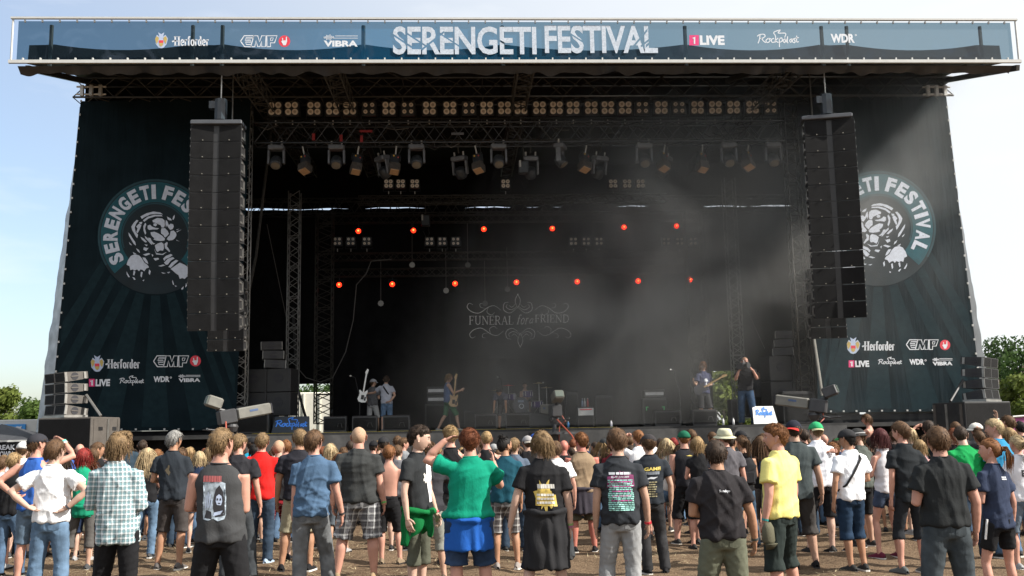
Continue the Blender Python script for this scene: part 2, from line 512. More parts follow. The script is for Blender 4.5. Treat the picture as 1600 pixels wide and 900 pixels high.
def mark_bars(par, x0, y0, x1, y1, Y):
    H = y1 - y0
    a = Ink()
    a.text('VIBRA', x0, y0 + H * .5, x1, y1, Y, 0.045)
    for i in range(9):
        x = x0 + 0.5 + i * (x1 - x0) * .035
        hh = H * (.08 + .22 * abs(math.sin(i * 2.1 + .6))) * (1 - abs(i - 4) / 6)
        a.stroke([(x, y0 + H * .24 - hh), (x, y0 + H * .24 + hh)], .9, Y)
    a.stroke([(x0 + (x1 - x0) * .34, y0 + H * .12), (x1, y0 + H * .12)], .8, Y)
    a.stroke([(x0, y0 + H * .3), (x1, y0 + H * .3)], .7, Y)
    a.build('lettering', M_PRINT, par)
def mark_wdr(par, x0, y0, x1, y1, Y):
    a = Ink()
    a.text('WDR', x0, y0, x1 - 3, y1, Y, 0.045)
    a.disc_px(x1 - 1, y0 + 2, 1.6, Y, PR, 0.8, 10)
    a.build('lettering', M_PRINT, par)

# ================================================================== ground
def ground_mat():
    m = bpy.data.materials.new('trodden_earth')
    m.use_nodes = True
    N, L = m.node_tree.nodes, m.node_tree.links
    b = N['Principled BSDF']
    b.inputs['Roughness'].default_value = 0.95
    b.inputs['Specular IOR Level'].default_value = 0.15
    tc = N.new('ShaderNodeTexCoord')
    def noise(s, d, dist=0.0):
        n = N.new('ShaderNodeTexNoise'); n.inputs['Scale'].default_value = s; n.inputs['Detail'].default_value = d
        n.inputs['Distortion'].default_value = dist
        L.new(tc.outputs['Object'], n.inputs['Vector']); return n
    a, c, e = noise(0.55, 5), noise(7, 6, 0.6), noise(45, 4)
    rp = N.new('ShaderNodeValToRGB')
    rp.color_ramp.elements[0].color = (0.070, 0.043, 0.026, 1); rp.color_ramp.elements[0].position = 0.35
    rp.color_ramp.elements[1].color = (0.185, 0.125, 0.078, 1); rp.color_ramp.elements[1].position = 0.68
    mx = N.new('ShaderNodeMixRGB'); mx.inputs['Fac'].default_value = 0.5
    L.new(a.outputs['Fac'], mx.inputs['Color1']); L.new(c.outputs['Fac'], mx.inputs['Color2'])
    L.new(mx.outputs['Color'], rp.inputs['Fac'])
    r2 = N.new('ShaderNodeValToRGB')
    r2.color_ramp.elements[0].position = 0.46; r2.color_ramp.elements[1].position = 0.66
    L.new(e.outputs['Fac'], r2.inputs['Fac'])
    m2 = N.new('ShaderNodeMixRGB'); m2.inputs['Color2'].default_value = (0.25, 0.185, 0.115, 1)
    mt = N.new('ShaderNodeMath'); mt.operation = 'MULTIPLY'; mt.inputs[1].default_value = 0.55
    L.new(r2.outputs['Color'], mt.inputs[0]); L.new(mt.outputs['Value'], m2.inputs['Fac'])
    L.new(rp.outputs['Color'], m2.inputs['Color1']); L.new(m2.outputs['Color'], b.inputs['Base Color'])
    bp = N.new('ShaderNodeBump'); bp.inputs['Strength'].default_value = 0.7; bp.inputs['Distance'].default_value = 0.05
    ad = N.new('ShaderNodeMath'); ad.operation = 'ADD'
    L.new(c.outputs['Fac'], ad.inputs[0]); L.new(e.outputs['Fac'], ad.inputs[1])
    L.new(ad.outputs['Value'], bp.inputs['Height']); L.new(bp.outputs['Normal'], b.inputs['Normal'])
    return m
def gz(x, y):
    k = max(0.0, min(1.0, (26 - y) / 4)) * max(0.0, min(1.0, (y - 3) / 3)) * max(0, min(1, (16 - abs(x)) / 3))
    return k * (0.06 * mnoise.noise(Vector((x * .55, y * .55, 3))) + 0.05 * mnoise.noise(Vector((x * 1.7, y * 1.7, 9))) + 0.025 * mnoise.noise(Vector((x * 4.5, y * 4.5, 1))))
g = MB()
xs = [-900, -300, -100, -40, -22] + [-16 + i * 0.16 for i in range(201)] + [22, 40, 100, 300, 900]
ys = [-60, -20, -4, 2] + [3 + i * 0.16 for i in range(145)] + [30, 45, 70, 120, 300, 1200]
g.add([(x, y, gz(x, y)) for y in ys for x in xs], [(j * len(xs) + i, j * len(xs) + i + 1, (j + 1) * len(xs) + i + 1, (j + 1) * len(xs) + i) for j in range(len(ys) - 1) for i in range(len(xs) - 1)])
ground = g.build('ground', ground_mat(), smooth=True)
tag(ground, 'bare trodden brown earth of the festival field', 'ground', kind='structure')
# straw and dead grass lying on the earth
st = MB()
rs = random.Random(5)
for i in range(14000):
    y = 6.5 + rs.random() ** 1.3 * 13
    x = CAM.x - y * 0.05 + (rs.random() - .5) * y * 1.12
    if mnoise.noise(Vector((x * .6, y * .6, 7))) < -0.05 + (0.32 if x > -1 else -0.2):
        continue
    a = rs.random() * 6.283; l = 0.03 + rs.random() * .09; w = 0.0025 + rs.random() * .003
    z = gz(x, y) + 0.006
    dx, dy = math.cos(a) * l, math.sin(a) * l
    nx, ny = -math.sin(a) * w, math.cos(a) * w
    h = rs.random() * .035
    st.add([(x - dx + nx, y - dy + ny, z), (x - dx - nx, y - dy - ny, z), (x + dx, y + dy, z + h)], [(0, 1, 2)])
o = st.build('straw', mat('dry_straw', (0.42, 0.34, 0.20), 0.9, var=0.3, nscale=3))
tag(o, 'dry straw and dead grass scattered on the earth', 'straw', kind='stuff')
# far meadow strip
g = MB()
g.add([(-900, 46, .02), (900, 46, .02), (900, 1200, .02), (-900, 1200, .02)], [(0, 1, 2, 3)])
o = g.build('meadow', mat('meadow_grass', (0.06, 0.085, 0.03), 0.95, var=0.35, nscale=0.4))
tag(o, 'green meadow behind the stage', 'meadow', kind='structure')

# ================================================================== stage: key sizes
YF, YB, YL, YW = 25.5, 30.5, 29.5, 41.0        # fascia, side banners and roof truss, stage lip, back wall
ZS = P(800, 670.5, YL).z                       # stage floor
ZR = P(800, 128, YB).z                         # underside of the roof sheet at the roof truss
XL, XR = P(20, 66, YF).x, P(1587, 60, YF).x
XBL, XBR = P(122, 150, YB).x, P(1480, 150, YB).x

# ---- truss builder
def truss(name, label, A, B, w, h, step, r, m, up=(0, 0, 1), group=None, cat='truss', r2=None, parent=None):
    A, B = Vector(A), Vector(B)
    d = (B - A); L = d.length; d = d / L
    up = Vector(up); up = (up - d * up.dot(d)).normalized()
    sd = d.cross(up)
    t = thing(name, label, cat, A, 0, group) if parent is None else parent
    c = [A + up * (h / 2 * a) + sd * (w / 2 * b) for a, b in ((1, 1), (1, -1), (-1, -1), (-1, 1))]
    for p in c:
        MB().bar(p, p + d * L, r, 6).build('chord', m, t, True)
    n = max(1, round(L / step))
    lc = MB()
    r2 = r2 or r * 0.6
    for f in range(4):
        a, b = c[f], c[(f + 1) % 4]
        for i in range(n):
            p0, p1 = a + d * (L * i / n), b + d * (L * (i + .5) / n)
            p2 = a + d * (L * (i + 1) / n)
            lc.bar(p0, p1, r2, 4); lc.bar(p1, p2, r2, 4)
            if f in (0, 2) and i % 2 == 0:
                lc.bar(p0, b + d * (L * i / n), r2, 4)
    o = lc.build('lacing', m, t)
    o['kind'] = 'stuff'
    return t

# ================================================================== stage platform
t = thing('stage_platform', 'raised festival stage deck with grey cloth skirt and yellow edge tape', 'stage', (0, YL, 0))
x0, x1 = P(372, 680, YL).x, P(1322, 656, YL).x
MB().box(((x0 + x1) / 2, (YL + YW + 1.2) / 2, ZS - .06), (x1 - x0 + 9.0, YW + 1.2 - YL, .12)).build('deck', mat('stage_deck_paint', (0.03, 0.03, 0.03), 0.75, var=0.3, nscale=3), t)
def skirt(u, v):
    x = x0 + (x1 - x0) * u
    return Vector((x, YL - .05 - .03 * math.sin(x * 5.1 + math.sin(x * 2.3) * 2) * (1 - v * .6) - .02 * mnoise.noise(Vector((x * 2, v * 5, 2))), .05 + (ZS - .07 - .05) * v))
MB().grid(skirt, 220, 8).build('front_skirt', M_SKIRT, t, smooth=True)
MB().box(((x0 + P(960, 668, YL).x) / 2 + .2, YL + .05, ZS + .006), (P(960, 668, YL).x - x0 - .4, .09, .004)).build('edge_tape', M_YEL, t)
MB().box(((x0 + x1) / 2, YL + .6, ZS / 2 - .05), (x1 - x0 + 9, .1, ZS - .14)).build('frame_board', M_BLACK, t)
# black cloth below each side banner
for sgn, (a, b), nm in ((-1, (60, 372), 'left'), (1, (1276, 1540), 'right')):
    xa, xb = P(a, 672 if sgn < 0 else 645, YB).x, P(b, 672 if sgn < 0 else 645, YB).x
    zt = P((a + b) / 2, 674 if sgn < 0 else 646, YB).z
    MB().grid(lambda u, v: Vector((xa + (xb - xa) * u, YB + .12 - .05 * math.sin(u * 60 + math.sin(u * 23) * 2) * .5, .02 + (zt - .02) * v)), 120, 4).build('side_skirt', M_BLACK if sgn < 0 else M_TARP, t, smooth=True)

# ================================================================== stage roof
zb, zt = P(800, 97.5, YF).z, P(800, 31, YF).z
FH = zt - zb
t = thing('stage_roof', 'dark tarpaulin stage roof on trusses over the whole stage', 'roof', (0, YB, ZR))
XRb = XBR + .1
def roof_under(u, v):
    y = YF + .35 + (YW + 1.0 - YF - .35) * v
    k = min(1, (y - YF - .35) / (YB - YF - .35))
    xa, xb = XL + .15 + (XBL - XL - .25) * k, XR - .15 + (XRb - XR + .15) * k
    if y > YB + .3: xb = XBR + .5
    z = zb + .12 + (ZR + .25 - zb - .12) * k
    return Vector((xa + (xb - xa) * u, y, z))
m = MB(); m.grid(roof_under, 24, 30); m.build('underside', M_TARP, t)
posts = [72, 296, 343, 566, 786, 1075, 1291, 1331, 1542]
pxs = [P(p, 66, YF).x for p in posts]
def sag(x):
    for a, b in zip([XL] + pxs, pxs + [XR]):
        if a <= x <= b:
            q = (x - a) / (b - a)
            return 4 * q * (1 - q) * min(.30, .075 * (b - a))
    return 0
def roof_front(u, v):
    x = XL + .25 + (XR - XL - .5) * u
    top = zb + FH * .56 - sag(x) * .6
    return Vector((x, YF + .35 + .05 * v, zb + .1 + (top - zb - .1) * v))
MB().grid(roof_front, 160, 2).build('front_edge', M_TARP, t, smooth=True)
def roof_top(u, v):
    y = YF + .4 + (YW + 1.0 - YF - .4) * v
    k = min(1, (y - YF - .4) / (YB - YF - .4))
    xa, xb = XL + .25 + (XBL - XL - .35) * k, XR - .25 + (XRb - XR + .25) * k
    if y > YB + .3: xb = XBR + .5
    x = xa + (xb - xa) * u
    return Vector((x, y, zb + FH * .56 - sag(x) * .6 * (1 - v) + (ZR + .6 - zb - FH * .56) * min(1, k)))
MB().grid(roof_top, 60, 30).build('top_sheet', M_TARP, t, smooth=True)
for xx in (XBL + .12, XBR + .02):                                 # added black cloth above the flanks, keeps stray sun out under the roof
    MB().grid(lambda u, v: Vector((xx + .02 * math.sin(u * 60), YB + .25 + (YW + .6 - YB) * u, ZR - 2.2 + 2.75 * v)), 40, 2).build('sun_block_drape', M_BLACK, t)
# ruffled hem hanging under the front pipe
def hem(u, v):
    x = XL + .1 + (XR - XL - .2) * u
    return Vector((x, YF + .12 + .05 * math.sin(x * 9 + 2 * math.sin(x * 2.7)) * v + .2 * v, zb - .05 - (.15 + .10 * mnoise.noise(Vector((x * 2.3, 0, 4)))) * v))
MB().grid(hem, 420, 3).build('front_hem', mat('glossy_tarp', (0.030, 0.033, 0.038), 0.30, var=0.3, nscale=2, bump=0.3, bscale=6), t, smooth=True)
for x in pxs:
    MB().bar((x, YF + .3, zb), (x, YF + .3, zt - .05), .055, 6).build('post', M_ALUD, t)
for sx in (XBL + .3, -6.5, 0.2, 6.8, XRb - .2):                 # roof ribs
    MB().box((sx, (YF + YB) / 2 + .3, (zb + ZR) / 2 + .05), (.10, YB - YF - .7, .16), Matrix.Rotation(math.atan2(ZR - zb, YB - YF - .35), 3, 'X')).build('rib', M_ALUD, t)
for i in range(7):                                               # brace poles between front pipe and truss
    xx = XL + 1.2 + i * (XR - XL - 2.4) / 6
    MB().bar((xx, YF + .5, zb + .1), (xx + .5, YB, ZR + .1), .035, 5).build('brace_pole', M_ALUD, t)

# ---- fascia banner (a thin mesh cloth the sky shows through)
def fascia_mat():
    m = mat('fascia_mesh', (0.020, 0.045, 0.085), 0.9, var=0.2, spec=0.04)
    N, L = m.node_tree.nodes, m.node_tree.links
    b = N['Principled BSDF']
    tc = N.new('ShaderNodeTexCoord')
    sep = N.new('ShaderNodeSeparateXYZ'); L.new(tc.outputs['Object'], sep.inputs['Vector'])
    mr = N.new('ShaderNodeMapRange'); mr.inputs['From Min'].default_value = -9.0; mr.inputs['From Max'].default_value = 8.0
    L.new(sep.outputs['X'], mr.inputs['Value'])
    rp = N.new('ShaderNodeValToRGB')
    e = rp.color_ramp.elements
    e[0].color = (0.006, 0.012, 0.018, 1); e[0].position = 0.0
    e[1].color = (0.075, 0.085, 0.095, 1); e[1].position = 1.0  # paler right end: glare of the smoke put into the cloth colour
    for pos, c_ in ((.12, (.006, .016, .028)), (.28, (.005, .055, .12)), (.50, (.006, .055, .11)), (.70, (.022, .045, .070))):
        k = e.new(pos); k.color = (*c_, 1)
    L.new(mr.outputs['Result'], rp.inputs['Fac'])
    n = N.new('ShaderNodeTexNoise'); n.inputs['Scale'].default_value = 1.6; n.inputs['Detail'].default_value = 7; n.inputs['Distortion'].default_value = 1.2
    L.new(tc.outputs['Object'], n.inputs['Vector'])
    r2 = N.new('ShaderNodeValToRGB'); r2.color_ramp.elements[0].position = .54; r2.color_ramp.elements[1].position = .66
    L.new(n.outputs['Fac'], r2.inputs['Fac'])
    mx = N.new('ShaderNodeMixRGB'); mx.inputs['Color2'].default_value = (0.075, 0.10, 0.14, 1)
    mt = N.new('ShaderNodeMath'); mt.operation = 'MULTIPLY'; mt.inputs[1].default_value = .30
    L.new(r2.outputs['Color'], mt.inputs[0]); L.new(mt.outputs['Value'], mx.inputs['Fac'])
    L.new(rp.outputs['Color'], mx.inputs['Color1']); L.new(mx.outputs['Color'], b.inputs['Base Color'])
    tr = N.new('ShaderNodeBsdfTransparent'); tr.inputs['Color'].default_value = (.60, .85, 1, 1)
    ms = N.new('ShaderNodeMixShader'); ms.inputs['Fac'].default_value = 0.34
    L.new(b.outputs['BSDF'], ms.inputs[1]); L.new(tr.outputs['BSDF'], ms.inputs[2])
    L.new(ms.outputs['Shader'], N['Material Output'].inputs['Surface'])
    return m
t = thing('fascia_banner', 'long dark blue mesh banner with white pipe frame along the roof front', 'banner', (0, YF, zb))
cl = MB()
cl.grid(lambda u, v: Vector((XL + .12 + (XR - XL - .24) * u, YF, zb + .06 + (FH - .12) * v)), 160, 4)
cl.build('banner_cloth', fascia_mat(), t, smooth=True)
for z, nm in ((zb, 'bottom_pipe'), (zt, 'top_pipe')):
    MB().box(((XL + XR) / 2, YF - .06, z), (XR - XL + .1, .08, .05 if z == zt else .085)).build(nm, M_WHITE, t)
for x in (XL, XR):
    MB().bar((x, YF - .05, zb + .06), (x, YF - .05, zt - .045), .028, 8).build('end_pipe', M_WHITE, t)
tie = MB()
for i in range(60):
    x = XL + .3 + i * (XR - XL - .6) / 59
    for z in (zb + .085, zt - .075):
        tie.box((x, YF - .03, z), (.035, .05, .06))
o = tie.build('ties', M_WHITE, t); o['kind'] = 'stuff'
mark_crest(t, 252, 64, .95, YF); mark_serif_word(t, 'Herforder', 272, 57.5, 327, 71, YF)
mark_angular(t, 376, 56, 433, 73, YF); mark_horns(t, 444.5, 64.5, 9, YF)
mark_bars(t, 506, 54, 559, 73, YF)
# the festival's name in worn stencil capitals
def stencil_word(par, word, x0, y0, x1, y1, cuts):
    vs, fs = text_geo(word, 0.022, 0.96)
    a, b, u, tt = rect_px(x0, y0, x1, y1, YF)
    bm = bmesh.new()
    bv = [bm.verts.new((a + (b - a) * p[0], YF - .03, u + (tt - u) * p[1])) for p in vs]
    for f in fs:
        try: bm.faces.new([bv[i] for i in f])
        except ValueError: pass
    for (cx, ang, w) in cuts:
        c = Vector((a + (b - a) * cx, 0, (u + tt) / 2))
        n = Vector((math.sin(R(ang)), 0, math.cos(R(ang))))
        for s in (-1, 1):
            bmesh.ops.bisect_plane(bm, geom=bm.verts[:] + bm.edges[:] + bm.faces[:], plane_co=c + n * (w / 2 * s), plane_no=n)
        kill = []
        for f in bm.faces:
            q = (f.calc_center_median() - c).dot(n)
            if abs(q) < w / 2 and abs(f.calc_center_median().x - c.x) < (b - a) * .075:
                kill.append(f)
        bmesh.ops.delete(bm, geom=kill, context='FACES')
    me = bpy.data.meshes.new('lettering')
    inv = WM[par.name].inverted()
    bm.transform(inv)
    bm.to_mesh(me); bm.free()
    return link('lettering', me, mat('stencil_white', (0.46, 0.51, 0.58), 0.8, var=.18, nscale=22, detail=6), par)
stencil_word(t, 'SERENGETI', 614, 42, 838, 86, [(.06, 35, .05), (.17, 35, .045), (.28, -40, .05), (.40, 35, .04), (.74, 30, .05)])
stencil_word(t, 'FESTIVAL', 851, 40, 1027, 84, [(.30, 35, .04), (.84, -50, .05), (.93, -40, .05), (.97, -40, .06)])
mark_one_live(t, 1077, 55, 1132, 71, YF)
mark_script(t, 1183, 47, 1248, 73, YF, w=1.4)
mark_wdr(t, 1298, 53, 1338, 67, YF)

# ---- roof trusses
zc = (P(800, 128, YB).z + P(800, 157, YB).z) / 2
hT = P(800, 128, YB).z - P(800, 157, YB).z
truss('roof_truss', 'long lattice truss across the stage front right under the roof', (XBL, YB, zc), (XBR, YB, zc), .8, hT, 1.25, .032, M_ALUD)
truss('roof_truss', 'lattice truss across mid stage behind the front roof truss', (XBL + .5, 34.5, zc - .1), (XBR - .5, 34.5, zc - .1), .7, .8, 1.2, .03, M_ALUD)
truss('roof_truss', 'rearmost roof truss in front of the bright gap above the back curtain', (XBL + .5, 40.0, P(800, 322, 40).z), (XBR - .5, 40.0, P(800, 322, 40).z), .6, .62, .8, .03, M_ALUD)
for px, lab in ((388, 'short cross truss running to the rear above the left loudspeaker array'), (818, 'short cross truss running to the rear above the stage centre'), (1225, 'short cross truss running to the rear near the right loudspeaker array'), (525, 'short cross truss running to the rear above the left lamps')):
    x = P(px, 130, 28).x
    truss('cross_truss', lab, (x, 26.6, zb + .45), (x, 40.0, zc - .05), .45, .45, .8, .026, M_ALUD, group='cross trusses under the roof')
for px, lab in ((152, 'bright clamp bracket at the left end of the roof truss'), (1452, 'bright clamp bracket at the right end of the roof truss')):
    a = P(px, 150, YB)
    t = thing('truss_bracket', lab, 'bracket', a, 0, 'clamp brackets on the roof truss')
    for dx in (-.28, 0, .28):
        MB().box((a.x + dx, YB - .5, a.z), (.10, .1, .34)).build('clamp', M_ALU, t)
    for dz in (-.12, .12):
        MB().bar((a.x - .45, YB - .5, a.z + dz), (a.x + .45, YB - .5, a.z + dz), .03, 6).build('rail', M_ALU, t)
# ================================================================== side banners
def banner_mat(name, base):
    m = mat(name, base, 0.8, var=.25, nscale=1.2, spec=.05)
    N, L = m.node_tree.nodes, m.node_tree.links
    b = N['Principled BSDF']
    tc = N.new('ShaderNodeTexCoord'); mp = N.new('ShaderNodeMapping'); mp.inputs['Scale'].default_value = (2.6, 2.6, .35)
    n = N.new('ShaderNodeTexNoise'); n.inputs['Scale'].default_value = 1.3; n.inputs['Detail'].default_value = 3
    bp = N.new('ShaderNodeBump'); bp.inputs['Strength'].default_value = .3; bp.inputs['Distance'].default_value = .22
    L.new(tc.outputs['Object'], mp.inputs['Vector']); L.new(mp.outputs['Vector'], n.inputs['Vector'])
    L.new(n.outputs['Fac'], bp.inputs['Height']); L.new(bp.outputs['Normal'], b.inputs['Normal'])
    return m
M_BAN = banner_mat('banner_cloth', (0.0075, 0.0148, 0.0190))
M_BRAY = mat('banner_ray_print', (0.0095, 0.0195, 0.0245), .85, col2=(0.014, 0.029, 0.035), spec=.05, nscale=5, detail=8)
M_RING = mat('banner_ring_print', (0.006, 0.066, 0.086), .85, var=.25, nscale=3)
M_RINGD = mat('banner_ring_line', (0.012, 0.045, 0.058), .85, var=.2, nscale=3)
M_DISC = mat('banner_disc_print', (0.0045, 0.0125, 0.0175), .85, var=.3, nscale=2)
M_BWHITE = mat('banner_white_print', (0.50, 0.54, 0.62), .85, var=.1, nscale=12)

# tiger emblem, white areas, drawn on a 700 x 900 sketch sheet
TIGER = [
 [(165,110),(230,75),(300,58),(370,68),(400,88),(330,82),(270,88),(210,115),(180,135)],
 [(190,150),(240,112),(310,92),(385,95),(395,108),(320,108),(250,130),(205,165)],
 [(70,215),(95,175),(125,145),(145,152),(120,185),(105,225),(115,270),(140,300),(130,335),(112,310),(90,270),(78,250)],
 [(120,215),(150,185),(175,200),(160,240),(135,285),(122,270),(135,235)],
 [(150,170),(185,165),(178,190),(160,190)],
 [(40,275),(60,300),(85,340),(110,375),(118,412),(95,395),(65,345),(45,310)],
 [(45,375),(70,400),(75,412),(55,400)],
 [(165,320),(200,340),(235,375),(215,380),(180,350)],
 [(195,210),(215,175),(225,190),(212,235),(225,280),(215,300),(198,260)],
 [(210,310),(235,330),(270,370),(290,405),(275,400),(240,360),(215,335)],
 [(290,150),(340,125),(390,130),(415,150),(420,200),(410,225),(385,225),(375,200),(350,190),(320,175),(295,170)],
 [(300,185),(325,178),(340,195),(325,212),(302,205)],
 [(240,205),(265,195),(285,215),(320,228),(360,232),(340,245),(290,245),(255,250),(240,235)],
 [(270,275),(310,268),(350,285),(390,310),(420,340),(415,360),(380,365),(330,360),(300,350),(310,335),(290,320),(275,300)],
 [(245,330),(270,335),(280,360),(300,385),(320,392),(300,400),(270,380),(250,352)],
 [(385,232),(420,232),(450,262),(462,290),(440,315),(420,330),(405,305),(380,285),(378,255)],
 [(430,225),(440,200),(455,225),(475,250),(500,240),(512,215),(505,190),(480,185),(460,200),(445,160),(430,145),(425,180)],
 [(440,110),(480,130),(492,150),(470,150),(450,140)],
 [(498,140),(505,110),(522,90),(520,120),(510,145)],
 [(480,262),(510,255),(535,280),(540,305),(525,335),(500,355),(460,360),(438,345),(450,325),(470,305)],
 [(315,410),(345,390),(385,378),(405,395),(410,440),(400,465),(370,462),(340,480),(325,455)],
 [(415,395),(440,375),(450,385),(440,420),(455,440),(475,470),(465,480),(440,455),(420,440)],
 [(20,610),(35,565),(65,520),(105,503),(150,515),(180,545),(205,590),(240,615),(255,640),(225,650),(205,680),(185,665),(165,660),(150,680),(130,660),(105,672),(85,660),(60,668),(50,625),(35,620)],
 [(185,535),(215,540),(235,570),(248,605),(220,590),(200,565)],
 [(20,680),(30,700),(55,740),(40,742),(22,710)],[(95,670),(112,685),(100,725),(88,715)],[(170,685),(188,690),(178,745),(165,730)],[(255,660),(272,680),(262,720),(250,700)],
 [(80,740),(100,770),(115,765),(100,745)],[(185,775),(205,765),(200,785)],
 [(400,550),(430,520),(480,500),(500,512),(470,535),(430,550),(415,572)],
 [(410,590),(450,550),(500,532),(520,545),(480,570),(450,610),(430,612)],
 [(455,635),(490,590),(535,560),(560,570),(520,605),(480,645)],
 [(478,655),(530,620),(575,590),(620,610),(665,640),(690,700),(690,745),(650,735),(625,760),(600,750),(575,760),(560,720),(530,700),(500,672)],
 [(500,770),(515,820),(505,820),(495,790)],[(520,825),(545,835),(530,840)],[(590,860),(615,835),(610,865),(595,872)],[(640,800),(650,830),(630,850)],
 [(350,625),(400,610),(425,618),(380,632)],[(380,690),(430,700),(400,705)],[(440,690),(475,685),(460,702)],
 [(200,430),(245,440),(255,430),(225,470),(195,455)],[(205,400),(240,405),(230,420)],[(120,440),(150,460),(160,490),(135,470)],[(190,505),(250,490),(270,500),(220,520)],
 [(300,545),(350,540),(360,555),(320,570)],[(305,440),(330,490),(390,500),(440,478),(400,510),(330,505)],
 [(540,265),(595,245),(545,275)],[(540,245),(575,235),(542,252)],[(535,350),(575,372),(540,358)],
 [(280,500),(300,510),(290,530)],[(85,480),(125,500),(95,500)],
]
def emblem(par, cx, cy, rad, Y, mirror):
    """ring with the festival's name and the tiger"""
    def arc(ink, r1, r0, d, a0=-42, a1=222, n=56):
        for i in range(n):
            t0, t1 = R(a0 + (a1 - a0) * i / n), R(a0 + (a1 - a0) * (i + 1) / n)
            ink.poly([(cx + r_ * math.cos(t_), cy - r_ * math.sin(t_)) for r_, t_ in ((r0, t0), (r1, t0), (r1, t1), (r0, t1))], Y, d)
        return ink
    Ink().disc_px(cx, cy, rad, Y, .008, 0, 64).build('emblem_disc', M_DISC, par)
    arc(Ink(), rad * .95, rad * .60, .012).build('emblem_ring', M_RING, par)
    arc(Ink(), rad, rad * .965, .014, -30, 210).build('emblem_outline', M_RINGD, par)
    arc(Ink(), rad * .59, rad * .565, .014, -20, 200).build('emblem_inner_line', M_RINGD, par)
    word = 'SERENGETI FESTIVAL'
    wid = {'I': .45, ' ': .5}
    tot = sum(wid.get(c, 1.0) for c in word)
    ang, span = 217.0, 249.0
    a = Ink()
    acc = 0
    for c in word:
        w = wid.get(c, 1.0)
        th = R(ang - span * (acc + w / 2) / tot)
        acc += w
        if c == ' ':
            continue
        vs, fs = text_geo(c, .05)
        hh, ww = rad * .25, rad * (.075 if c == 'I' else .165)
        pts = []
        for (u, v) in vs:
            rr = rad * .655 + hh * v
            lx = (u - .5) * ww
            x = cx + rr * math.cos(th) + lx * math.sin(th)
            y = cy - rr * math.sin(th) + lx * math.cos(th)
            q = P(x, y, Y)
            pts.append((q.x, Y - .018, q.z))
        a.add(pts, fs)
    a.build('ring_lettering', M_BWHITE, par)
    a = Ink()
    k = 105.0 / 700.0
    for s in TIGER:
        pts = []
        for (x, y) in s:
            dx, dy = 195 + x * k - 243, 320 + y * k - 368
            if mirror: dx = -dx
            pts.append((cx + dx, cy + dy))
        if mirror: pts = pts[::-1]
        a.poly(pts, Y, .018)
    a.build('tiger_head', M_BWHITE, par)

def side_banner(label, tl, tr, br, bl, ecx, ecy, er, mirror):
    t = thing('side_banner', label, 'banner', P(*bl, YB), 0, 'printed side banners')
    A, B, C, D = P(*tl, YB), P(*tr, YB), P(*br, YB), P(*bl, YB)
    def fn(u, v):
        p = (D * (1 - u) + C * u) * (1 - v) + (A * (1 - u) + B * u) * v
        return p
    MB().grid(fn, 12, 12).build('cloth', M_BAN, t)
    # rays of paler print spreading down from the emblem
    rays = Ink()
    H = bl[1] - ecy
    for k, an in enumerate((-62, -46, -30, -15, 0, 15, 30, 46, 62)):
        a0, a1 = R(an - 4.2), R(an + 4.2)
        r0, r1 = er * 1.02, H / max(.3, math.cos(R(an))) - 6
        r1 = min(r1, 330)
        pts = []
        for a_, r_ in ((a0, r0), (a1, r0), (a1, r1), (a0, r1)):
            x, y = ecx + math.sin(a_) * r_, ecy + math.cos(a_) * r_
            xl = bl[0] + (tl[0] - bl[0]) * (bl[1] - y) / (bl[1] - tl[1]) + 4
            xr = br[0] + (tr[0] - br[0]) * (br[1] - y) / (br[1] - tr[1]) - 4
            pts.append((min(max(x, xl), xr), y))
        rays.poly(pts[::-1] if True else pts, YB, .004)
    rays.build('ray_print', M_BRAY, t)
    emblem(t, ecx, ecy, er, YB, mirror)
    ey = MB()
    for i in range(24):
        p = fn(0.004 if not mirror else .996, i / 23.0)
        ey.box((p.x, YB - .02, p.z), (.05, .03, .06))
    for i in range(14):
        p = fn(i / 13.0, .004)
        ey.box((p.x, YB - .02, p.z), (.05, .03, .05))
    o = ey.build('eyelets', M_WHITE, t); o['kind'] = 'stuff'
    return t
t = side_banner('dark side banner with a tiger emblem facing right, left of the stage', (126, 158), (392, 154), (368, 672), (78, 674), 243, 370, 90, False)
mark_crest(t, 152, 569, 1.0, YB); mark_serif_word(t, 'Herforder', 168, 562, 219, 575, YB, 1.9)
mark_angular(t, 240, 556, 295, 573, YB); mark_horns(t, 305.5, 564, 8.5, YB)
mark_one_live(t, 139, 592, 172, 604, YB); mark_script(t, 187, 587, 225, 602, YB, w=1.0)
mark_wdr(t, 240, 588, 268, 597, YB); mark_bars(t, 279, 585, 313, 597, YB)
t = side_banner('grey lit side banner with a tiger emblem facing left, right of the stage', (1264, 152), (1478, 147), (1536, 642), (1278, 645), 1372, 357, 90, True)
mark_crest(t, 1333, 541, 1.0, YB); mark_serif_word(t, 'Herforder', 1350, 534, 1398, 547, YB, 1.9)
mark_angular(t, 1416, 531, 1466, 546, YB); mark_horns(t, 1476.5, 539, 8, YB)
mark_one_live(t, 1326, 563, 1358, 574, YB); mark_script(t, 1372, 558, 1409, 572, YB, w=1.0)
mark_wdr(t, 1421, 561, 1447, 570, YB); mark_bars(t, 1457, 559, 1488, 571, YB)

